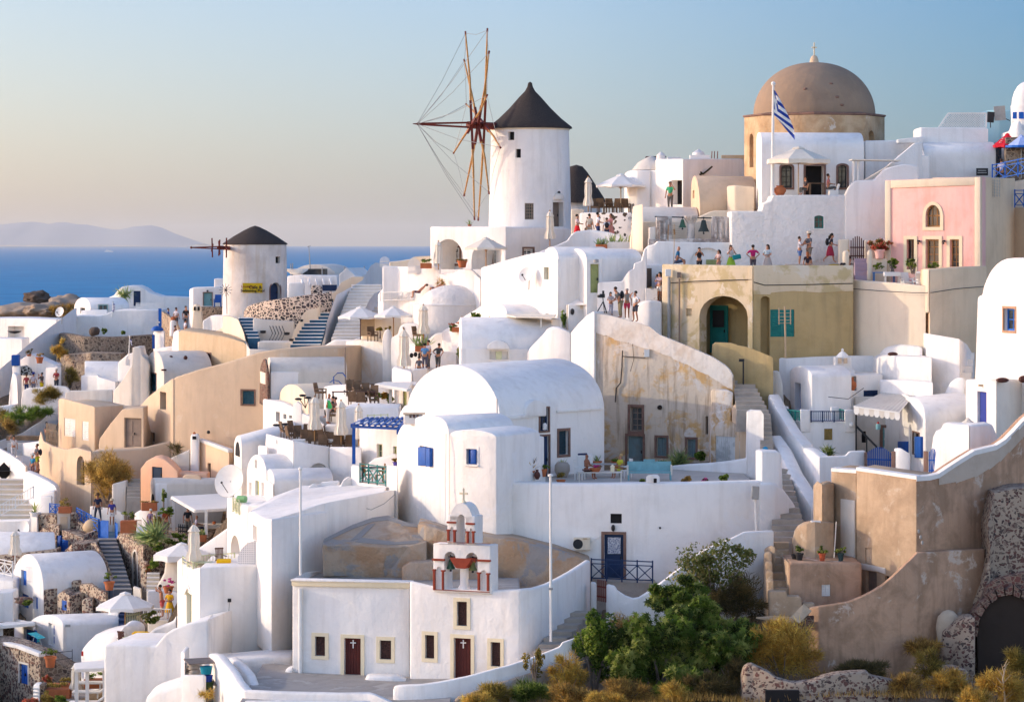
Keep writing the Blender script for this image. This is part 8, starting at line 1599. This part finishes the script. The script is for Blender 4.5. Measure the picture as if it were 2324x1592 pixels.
A.planes=[(P(2200,1400,148.6),P(2350,1400,147.4))];f=Frame(*A.planes[0]);H.mass([(2196,1400,147.4),(2210,1378,147.2),(2228,1356,147),(2238,1330,146.9),(2262,1313,146.8),(2350,1290,146.6)],.5,1520,BRICKSTONE,bev=.08,wob=.08)
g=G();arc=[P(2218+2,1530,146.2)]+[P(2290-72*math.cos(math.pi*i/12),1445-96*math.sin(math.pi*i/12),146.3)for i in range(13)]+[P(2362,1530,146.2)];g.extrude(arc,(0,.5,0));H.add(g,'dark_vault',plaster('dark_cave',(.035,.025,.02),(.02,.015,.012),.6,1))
g=G()
for i in range(13):
 a0,a1=math.pi*i/13+.02,math.pi*(i+1)/13-.02;g.extrude([P(2290-r_*math.cos(a),1445-r_*1.33*math.sin(a),146.1)for r_,a in((72+random.uniform(-2,2),a0),(72+random.uniform(-2,2),a1),(86+random.uniform(-6,6),a1),(86+random.uniform(-6,6),a0))],(0,.6+random.uniform(-.1,.1),0))
H.add(g,'arch_stones',BRICKSTONE);H.add(G().lathe(P(2152,1412,146.6),[(.5,-.9),(.6,-.2),(.5,.3),(.25,.55),(.02,.62)],16,sy=.5),'pale_buttress',plaster('pale_cement',(.50,.40,.30),(.34,.26,.19),.9,.8),smooth=60)
H=House('rubble_parapet','broken rubble wall with white mortar cap in the lower right foreground','wall',(1860,1590,139));H.mass([(1684,1535,138.6),(1690,1515,138.4),(1705,1506,138.4),(1722,1514,138.2),(1745,1525,138),(1765,1540,137.8),(1800,1550,137.6),(1845,1546,137.6),(1868,1536,137.8),(1900,1528,138),(1935,1525,138.2),(1970,1524,138.4),(1978,1534,138.5),(2030,1545,139),(2040,1562,139.2)],1,1640,RUINSTONE,bev=.14,wob=.08)
H.add(G().box(P(1775,1585,137.3),(1.5,.3,.8)),'niche',DARK)
H=House('ruined_pier','broken lava rubble pier left of the dark arch','ruin',(2200,1480,145));H.mass([(2140,1435,146),(2170,1412,145.6),(2190,1400,145.2),(2214,1398,145)],1.5,1520,RUINSTONE,bev=.15,wob=.1);H.mass([(2080,1516,143.4),(2110,1508,143),(2160,1510,142.6),(2200,1522,142.6)],1,1560,RUINSTONE,bev=.15,wob=.1)
H=House('church','white church with maroon doors and twin arched belfry','church',(920,1550,146))
A=H.mass([(664,1322,148.2),(800,1324,147.4),(930,1327,146.6)],.45,1556,WHITE,bev=.05,wob=.012);A.planes=[(A.planes[0][0],A.planes[1][1])];lc=(P(930.3,1318,145.95),P(1180,1337,143.7));fc=Frame(*lc);B=H.mass([(u,v,fc.at(u,v).y)for u,v in((930.3,1318),(985,1331),(1110,1341),(1152,1338),(1180,1337))],.45,1590,WHITE,bev=.1,wob=.012);B.planes=[lc]
H.slab(A.planes[0],[(663,1328),(930,1334),(930,1321),(663,1315)],.3,.1,YELLOWP,'cornice');H.slab(A.planes[0],[(662,1317),(931,1322),(931,1318.5),(662,1313)],.55,.16,WHITE,'coping')
R_=H.mass([(1180.3,1337,143.7),(1215,1334,144.3),(1245,1325,145.6),(1275,1310,147.2),(1300,1296,149),(1325,1280,151),(1340,1270,152.4)],.45,1560,WHITE,bev=.1,back=(-.6,.8))
H.mass([(664,1340,148.7),(930,1345,147.2),(1180,1352,144.4)],8,1500,GREYFLOOR,wob=0,deep=0);H.mass([(664,1314,148.3),(690,1300,153.5),(738,1293,158)],.4,1540,WHITE,bev=.08);A.obj;H.mass([(646,1520,148.2),(664,1512,148)],.9,1556,WHITE,bev=.15);H.add(G().tube([Frame(*A.planes[0]).at(683,1548,.1),Frame(*A.planes[0]).at(683,1334,.1)],.09,8),'downpipe',WPAINT)
LACE=stone('iron_lace',(.075,.035,.03),[(.03,.015,.014),(.05,.025,.022)],7,.05,warp=.02)
def church_open(S,u0,v0,u1,v1,door,sw):
 o=opening(S,0,u0,v0,u1,v1,'plank' if door else 'dark',REDBROWN if not door else C(.10,.022,.018),depth=.22,sur=YELLOWP,sw=sw)
 fr=Frame(*S.planes[0])
 if door:
  c=fr.at((u0+u1)/2,v0+14,-.1);g=G();R=math.atan2(fr.t.y,fr.t.x)
  g.box(c,(.045,.04,.34),rz=R).box(c+Vector((0,0,.06)),(.22,.04,.045),rz=R)
  for p in(Vector((0,0,.17)),fr.t*.11+Vector((0,0,.06)),-fr.t*.11+Vector((0,0,.06)),Vector((0,0,-.17))):g.ball(c+p,.035,6,4)
  g.to('cross',WPAINT,o)
 else:G().extrude([fr.at(u,v,-.13)for u,v in((u0+1,v1-1),(u1-1,v1-1),(u1-1,v0+1),(u0+1,v0+1))],fr.n*.02).to('iron_grille',LACE,o)
for a in((715,1443,738,1487,0,.2),(781,1447,819,1547,1,.2),(862,1452,888,1495,0,.2)):church_open(A,*a[:5],.17)
for a in((1037,1364,1060,1419,0,.2),(965,1440,986,1493,0,.2),(1030,1447,1069,1542,1,.2),(1114,1456,1136,1511,0,.2)):church_open(B,*a[:5],.17)
H.mass([(826,1546,145.8),(832,1534,145.6),(900,1535,145.2),(928,1548,145.2)],1.2,1562,WHITE,bev=.12)
f0,f1=P(983,1340,145.3),P(1113,1340,144.15);fb=Frame(f0,f1);S=Solid();bz=fb.n*-1
def tier(pl,u0,u1,v0,v1,dep,name):
 q=[fb.at(u0,v1),fb.at(u1,v1),fb.at(u1,v0),fb.at(u0,v0)];z0=q[0].z;z1=q[3].z
 for p,z in zip(q,(z0,z0,z1,z1)):p.z=z
 S=Solid();S.e=H.e;S.mat=WHITE;S.cuts=[];S.planes=[(q[0],q[1])];S.obj=G().extrude(q,-fb.n*dep).to(name,WHITE,H.e,bevel=.04,smooth=50);return S
L=tier(fb,983,1113,1232,1342,.95,'belfry_tier');opening(L,0,1008,1251,1034,1338,'hole',depth=1.5,arch=1.);opening(L,0,1057,1253,1084,1338,'hole',depth=1.5,arch=1.);opening(L,0,1030,1290,1062,1337,'hole',depth=1.5)
U=tier(fb,1015,1078,1168,1233,.95,'belfry_tier');opening(U,0,1036,1168,1058,1240,'hole',depth=1.5,arch=1.)
g=G();c0=fb.at(1046.5,1185);
ro=[fb.at(1046.5-31*math.cos(math.pi*i/14),0)*1 for i in range(15)];pts=[]
for i in range(15):p=fb.at(1046.5-26*math.cos(math.pi*i/14),1182);p.z=c0.z+.92*math.sin(math.pi*i/14);pts.append(p)
for i in range(14,-1,-1):p=fb.at(1046.5-11*math.cos(math.pi*i/14),1182);p.z=c0.z+.38*math.sin(math.pi*i/14);pts.append(p)
tp_=G();
for i in range(14):
 q=[pts[i],pts[i+1],pts[28-i],pts[29-i]];tp_.extrude(q,-fb.n*.93)
H.add(tp_,'belfry_arch',WHITE);c=c0+Vector((0,0,.92));H.add(G().lathe(c-fb.n*.3,[(.14,0),(.05,.1)],8).box(c-fb.n*.3+Vector((0,0,.36)),(.09,.09,.62)).box(c-fb.n*.3+Vector((0,0,.42)),(.40,.09,.09),rz=math.atan2(fb.t.y,fb.t.x)),'cross',YELLOWP)
def red(u0,v0,u1,v1,pr=.09):
 R=math.atan2(fb.t.y,fb.t.x);a,b=fb.at(u0,v0),fb.at(u1,v1);m=(a+b)/2
 H.add(G().box(m+fb.n*(pr/2-.02),((Vector((a.x,a.y,0))-Vector((b.x,b.y,0))).length,pr+.06,abs(a.z-b.z)),rz=R),'red_moulding',BRICKRED,bevel=.02)
for a in((982,1228,1113,1233),(982,1266,1010,1272),(1084,1268,1114,1274),(984,1337,1112,1342),(984,1292,989,1338),(983,1290,990,1294),(1004,1294,1008,1337),(1002,1292,1011,1296),(1085,1299,1090,1338),(1083,1297,1092,1301),(1106,1301,1111,1340),(1104,1299,1113,1303),(1015,1182,1036,1187),(1058,1185,1078,1190),(1016,1202,1021,1227),(1014.5,1200,1022.5,1204),(1030,1204,1035,1229),(1028.5,1201,1036.5,1205),(1060,1206,1065,1231),(1058,1204,1066,1208),(1073,1206,1077,1231),(1071.5,1204,1079,1208)):red(*a)
for u0,v0,u1,v1 in((990,1285,1003,1336),(1091,1293,1105,1338),(1022,1195,1029,1228),(1066,1198,1072,1230)):opening(L if v0>1240 else U,0,u0,v0,u1,v1,'blank',depth=.12,arch=1.)
cb=fb.at(1046,1337)-fb.n*.4;H.add(G().lathe(cb,[(.32,0),(.28,.08),(.2,.2),(.2,1.0),(.22,1.02)],16),'column',WHITE,smooth=50)
ct=cb+Vector((0,0,.98));H.add(G().extrude([ct+fb.t*s_+Vector((0,0,z))+fb.n*.42 for s_,z in((-.24,0),(.24,0),(.5,.34),(.58,.5),(-.58,.5),(-.5,.34))],-fb.n*.85),'capital',BRICKRED,bevel=.03)
p=fb.at(1023,1262)-fb.n*.5;bell('green bronze bell in the left arch of the church belfry',1023,1266,p.y,.5,.2,BRONZE);p=fb.at(1073,1266)-fb.n*.5;bell('tarnished green bell in the right arch of the church belfry',1073,1269,p.y,.5,.2,plaster('tarnished_bronze',(.12,.17,.08),(.35,.26,.06),.8,2))
H.add(G().bar(fb.at(1006,1264,-.5),fb.at(1090,1268,-.5),.05),'bell_beam',BLACK)
H=House('rock_outcrop','ochre rock ledge with grey cement seams behind the church roof','rock',(1000,1300,153));RK2=plaster('ochre_rock_face',(.42,.33,.25),(.36,.22,.12),.8,.5,lo=.45,hi=.6,streak=(.36,.26,.17),samt=.5,patch=(.30,.275,.255),plo=.57,phi=.60,psc=.35,bst=.9,bd=.1)
H.mass([(948,1188,156),(965,1190,154.9),(1010,1205,154.3),(1100,1216,153.6),(1180,1228,153.2),(1260,1246,153),(1340,1270,153.2)],3.5,1325,RK2,bev=.1,wob=.1);H.mass([(734,1236,155),(760,1238,154.8),(800,1233,154.6),(870,1240,154.3),(930,1238,154.1),(968,1228,153.9)],.8,1325,RK2,bev=.06,wob=.08)
RT={0:154.4}
def rk(u,v,dz=0):return P(u,v,154.3+(1236-v)*.062)+Vector((0,0,dz))
H.add(G().extrude([rk(*q)for q in((732,1237),(800,1236),(870,1241),(930,1239),(970,1230),(966,1192),(925,1185),(880,1169),(845,1174),(800,1190),(734,1224))],(0,.3,-1.6)),'sloping_ledge',RK2,bevel=.05);H.mass([(912,1288,153),(930,1276,152.8),(1000,1274,152.6),(1120,1292,152.2)],1.5,1320,RK2,bev=.06,wob=.08)
SEAM=plaster('cement_seam',(.27,.25,.23),(.20,.18,.17),.6,1)
for q in([(736,1230),(800,1200),(845,1184),(880,1180),(925,1194),(960,1198),(964,1193),(925,1186),(880,1170),(845,1175),(800,1191),(736,1223)],[(796,1226),(836,1190),(852,1188),(818,1222)],[(818,1220),(900,1230),(950,1226),(950,1233),(880,1236),(806,1230)]):H.add(G().extrude([rk(u,v,.03)for u,v in q],(0,0,-.08)),'cement_seam',SEAM)
e=thing('flagpole','tall white pole standing at the right corner of the church','pole',P(1250,1450,143.6));G().tube([P(1250,1455,143.6),P(1250,1330,143.6),P(1249.5,1078,143.6)],[.065,.065,.055],8).to('pole',WPAINT,e);G().box(P(1250,1335,143.5),(.2,.18,.1)).to('clamp',STEEL,e);G().lathe(P(1249.5,1080,143.6),[(.13,0),(.13,.08),(.02,.12)],8).to('cap',WPAINT,e)
stairs('stone_stairs','grey stone steps climbing behind the church toward the red gate',(1210,1262,1485,142.8),(1290,1345,1385,149.5),7,STEPSTONE,drop=2)
H=House('yard_wall','low white wall curving in front of the church steps','wall',(1100,1560,140));H.mass([(892,1565,139.4),(895,1558,139.3),(906,1555,139.2),(960,1553,139),(1000,1547,139),(1060,1535,139.3),(1110,1521,139.6),(1150,1511,140),(1205,1493,140.6),(1240,1480,141.2),(1270,1468,141.7),(1276,1458,141.8),(1306,1448,142.4)],.45,1585,WHITE,bev=.1);H.mass([(1030,1585,138.2),(1100,1560,138.6),(1180,1535,139.4),(1300,1495,141)],.5,1650,ROCK,wob=.12,bev=.2)
H=House('church_court','dark worn cement court in front of the church','court',(760,1560,144));H.mass([(540,1600,137.4),(700,1612,136),(900,1612,136),(1020,1600,136.6)],14,1650,GREYFLOOR,wob=0,bev=0)
for u,v in((692,1553),(778,1556),(800,1557)):H.add(G().box(P(u,v+4,144.6),(.9,.5,.04)),'paving_slab',FLOOR)
H=House('court_wall','white zigzag wall enclosing the church court at the front left','wall',(600,1560,140));H.mass([(473,1482,149.4),(490,1486,147.6),(502,1500,146.4),(524,1527,143.4),(533,1545,142),(552,1566,139.6)],.55,1620,WHITE,back=(.8,.6),bev=.12);H.mass([(552.5,1566,139.6),(640,1570,139),(780,1573,138.4),(838,1572,138),(852,1576,137.8),(892,1594,137.4)],.5,1640,WHITE,bev=.1);H.mass([(555,1590,137.6),(840,1591,137.2)],.3,1640,WHITE,bev=.08)
H.mass([(519,1490,151),(545,1512,147.4),(560,1530,145),(572,1562,143.2)],.5,1590,WHITE,back=(.8,.6),bev=.12)
H=House('front_terrace_house','plain white terrace house front rising to the right at the lower left','house',(350,1580,152));A=H.mass([(235.5,1462,153.6),(328,1463,153.2),(352,1466,153.1),(364,1450,153),(376,1437,153),(392,1427,152.9),(425,1414,152.7),(472,1404,152.4)],5,1660,WHITE,back=(.2,.98),bev=.12);H.mass([(472.3,1404,152.4),(478,1412,152.6),(480,1470,152.8)],2,1600,WHITE);H.mass([(330,1580,149.2),(355,1566,148.8),(400,1552,148.2),(438,1545,147.6)],3,1660,WHITE,bev=.25)
H=House('bin_yard','small walled white yard full of building rubble','yard',(460,1560,148));H.mass([(411,1478,149.6),(419,1480,149.2)],2.2,1560,WHITE,bev=.05);H.mass([(414,1532,147.6),(462,1532,146.8),(466,1536,146.8)],.4,1600,WHITE,bev=.06);H.mass([(415,1540,149.4),(500,1545,148)],3,1600,GREYFLOOR)
e=rockmass('rubble_pile','grey pile of rubble in the small white yard',[((430+random.uniform(-10,14),1505+i*3,149+random.random()),(.3,.2,.16))for i in range(9)],'rubble',STEPSTONE,1)
for lb,u,v,col,r_ in(('turquoise plastic tub in the rubble yard',468,1528,(.01,.25,.35),.3),('blue and red plastic bag heap in the rubble yard',470,1548,(.02,.06,.35),.28),('dark green bucket in the rubble yard',473,1562,(.05,.09,.03),.26)):e=thing('plastic_tub',lb,'tub',P(u,v,147.6));G().lathe(P(u,v,147.6),[(r_*.8,0),(r_,.34),(r_*1.06,.36),(r_*.9,.36),(r_*.7,.1)],14).to('body',C(*col),e,smooth=50)
for lb,u,v,w in(('grey board lying over the rubble yard',452,1499,(1.3,.9,.05)),('pale plank leaning in the rubble yard',488,1545,(.5,1.2,.06))):e=thing('board',lb,'board',P(u,v,148));G().box(P(u,v,148),w,rz=.4,rx=.15).to('plank',GREYWOOD,e)
def wire(name,label,pts,r=.03,mat=None,box=None,cat='cable'):
 e=thing(name,label,cat,P(*pts[0]));G().tube([P(*p)for p in pts],r,5).to('cable',mat or GREYWOOD,e)
 if box:G().box(P(*pts[0])-Vector((0,.05,0)),box).to('lamp_box',BLACK,e,bevel=.01)
wire('wall_lamp_cable','black lamp box with drooping wire on the tall blank white wall',[(521,1361,156.2),(519,1390,156.2),(517,1420,156.2),(522,1424,156.2)],.018,STEEL,(.18,.12,.18))
wire('wall_conduit','thin white conduit bent over the white wall above the rock ledge',[(832,1153,159.8),(842,1156,160),(872,1142,160.4),(895,1122,161)],.02,STEEL)
wire('wall_conduit','white vertical conduit on the blue shutter house corner',[(1012,984,157.2),(1012,1030,157.1),(1011,1100,157.1),(1010,1180,157)],.025,WPAINT)
wire('overhead_cable','black cable draped along the cream wall under the stepped hut',[(1880,900,171),(1925,905,170.6),(1960,880,171)],.02,BLACK)
wire('roof_pipe','thin white vent pipe on the great white vault roof edge',[(1128,944,162.4),(1128,905,162.4)],.05,PALE)
wire('wall_cable','dark cable along the top of the cream retaining wall',[(1936,655,178.9),(2000,660,177),(2070,664,175.4),(2106,664,174.4)],.02,BLACK)
wire('wall_cable','dark cable along the tan retaining wall corner',[(2112,664,174.4),(2170,655,176),(2232,650,177.8)],.02,BLACK)
def ground_z(x,y):
 sw=sz=0
 for p in AP:
  d=(p.x-x)**2+((p.y-y)*.8)**2+.6
  w=1/d**1.6;sw+=w;sz+=w*p.z
 return sz/sw-1.0
bush('castor_oil_plant','large sunlit castor oil plant with star shaped leaves',1500,1462,141.5,112,100,L_CASTOR,3600,.46,'star',clumps=40,dy=.45,extra=lambda g:[leaves(g,P(u,v,Y),(hw*.0203,hw*.01,hh*.0203),n,.46,'star',18)for u,v,Y,hw,hh,n in((1625,1495,141,96,84,2400),(1432,1510,140.6,62,72,1200),(1570,1408,142.5,80,52,1200),(1670,1440,142.2,52,44,800),(1560,1550,139.8,80,50,1300))]);bush('castor_oil_plant','smaller castor oil plant reaching up the white garden wall',1550,1360,144.5,92,58,L_CASTOR,1800,.44,'star',clumps=18,dy=.5);bush('castor_oil_plant','low castor oil plant beside the wooden boards',1700,1425,142.5,28,22,L_CASTOR,220,.5,'star',clumps=8)
bush('green_shrub','tall bright green leafy shrub before the church steps',1350,1465,142,58,116,L_GREEN,7000,.19,'leaf',clumps=34,dy=.7);bush('wispy_tree','wispy green tree with thin stems against the white garden wall',1615,1285,147,104,80,L_WISP,3000,.2,'leaf',clumps=26,dy=.4,cat='tree');bush('green_shrub','small grey green shrub growing over the low white church wall',1215,1505,139.4,26,42,L_OLV+L_GREEN[:2],700,.17,'leaf',clumps=10)
bush('dark_brush','large dark brown brush in the shade below the wispy tree',1660,1362,147,90,58,L_DRK,9000,.32,clumps=40,dy=.5);bush('dark_brush','dark dry brush behind the castor oil plant',1428,1430,144,50,58,L_DRY+L_DRK[:2],3600,.3,clumps=24)
bush('yellow_broom','big golden yellow broom bush before the sweeping brown wall',1776,1475,141.6,92,66,L_YEL,15000,.3,clumps=60,dy=.6)
for i,a in enumerate(((2150,1555,140,62,45,L_YEL),(2105,1510,143.2,44,36,L_OLV),(2275,1560,138.6,60,46,L_YEL),(2060,1560,138.8,44,28,L_DRY),(2310,1500,142,28,40,L_OLV),(1960,1515,142,70,14,L_DRK),(2210,1585,137,50,24,L_YEL),(2090,1470,144.8,46,22,L_DRY))):bush('dry_bush','dry golden bush among the ruins at the lower right',*a[:5],a[5],5200 if a[3]>50 else 3000,.32,clumps=26,dy=.6,group='dry bushes among the lower right ruins')
for i,a in enumerate(((1290,1530,139.6,50,50,L_YEL),(1120,1575,137.6,46,24,L_OLV),(1200,1570,137.8,50,26,L_CASTOR),(1300,1580,137,60,30,L_DRY),(1410,1572,138.4,70,34,L_DRY),(1530,1580,137.6,46,30,L_YEL),(1610,1560,139,60,36,L_DRK),(1370,1590,136,50,16,L_YEL),(1660,1530,140,40,40,L_DRK),(1090,1592,136.6,40,14,L_YEL))):bush('dry_bush','dry scrub bush on the bank below the church wall',*a[:5],a[5],4200,.3,clumps=26,dy=.6,group='dry scrub bushes below the church wall')
bush('dry_weeds','dry straw weeds at the foot of the rubble yard',470,1575,146,24,8,L_YEL,300,.3,stems=False)
g=G()
for k in range(9000):
 u=random.uniform(1040,2330);t=random.random();v=lerp(1500,1600,t)if u<1680 else lerp(1470,1600,t);Y=lerp(144.5,137,t)if u>1680 else lerp(141.5,136.5,t)
 p=P(u,v,Y);p.z=ground_z(p.x,p.y)+.5;d=Vector((random.uniform(-.5,.5),random.uniform(-.5,.5),1))*random.uniform(.1,.38);w=Vector((random.uniform(-1,1),random.uniform(-1,1),0)).normalized()*.014
 g.add([p-w,p+w,p+d],[(0,1,2)],random.randrange(4))
tag(g.to('dry_grass',L_DRY),kind='stuff')
e=thing('bare_plant','tall bare pale plant stalk among the golden bushes at lower right','plant',P(2290,1592,138));g=G().tube([P(2282,1600,138),P(2276,1540,138),P(2284,1500,138)],[.05,.04,.01],5)
for i in range(14):v=1590-i*6;g.tube([P(2278,v,138),P(2278+random.uniform(-26,26),v-18,138)],[.02,.006],4)
g.to('stalk',PALEWOOD,e)
BIN={}
for u0,u1,v,Y in CON:
 for k in range(int((u0-8)//8),int((u1+8)//8)+1):BIN.setdefault(k,[]).append((Y,v))
for k in BIN:BIN[k].sort()
def cap(x,y):
 z=99
 for Y,v in BIN.get(int((CU+x*F/y)//8),()):
  if Y>y-2.6:z=min(z,Z(v+5,min(y,Y)))
 return z-.15
g=G();nx,ny=240,260;vs=[]
for j in range(ny):
 y=40+400*(j/(ny-1))**1.0
 for i in range(nx):
  x=(-120+240*(i/(nx-1)));z=ground_z(x,y)+mnoise.noise(Vector((x*.5,y*.5,0)))*.35;vs.append((x,y,max(SEA-8,min(z,cap(x,y)))))
g.add(vs,[(j*nx+i,j*nx+i+1,(j+1)*nx+i+1,(j+1)*nx+i)for j in range(ny-1)for i in range(nx-1)])
tag(g.to('ground',EARTH,smooth=180),kind='structure')
flush()
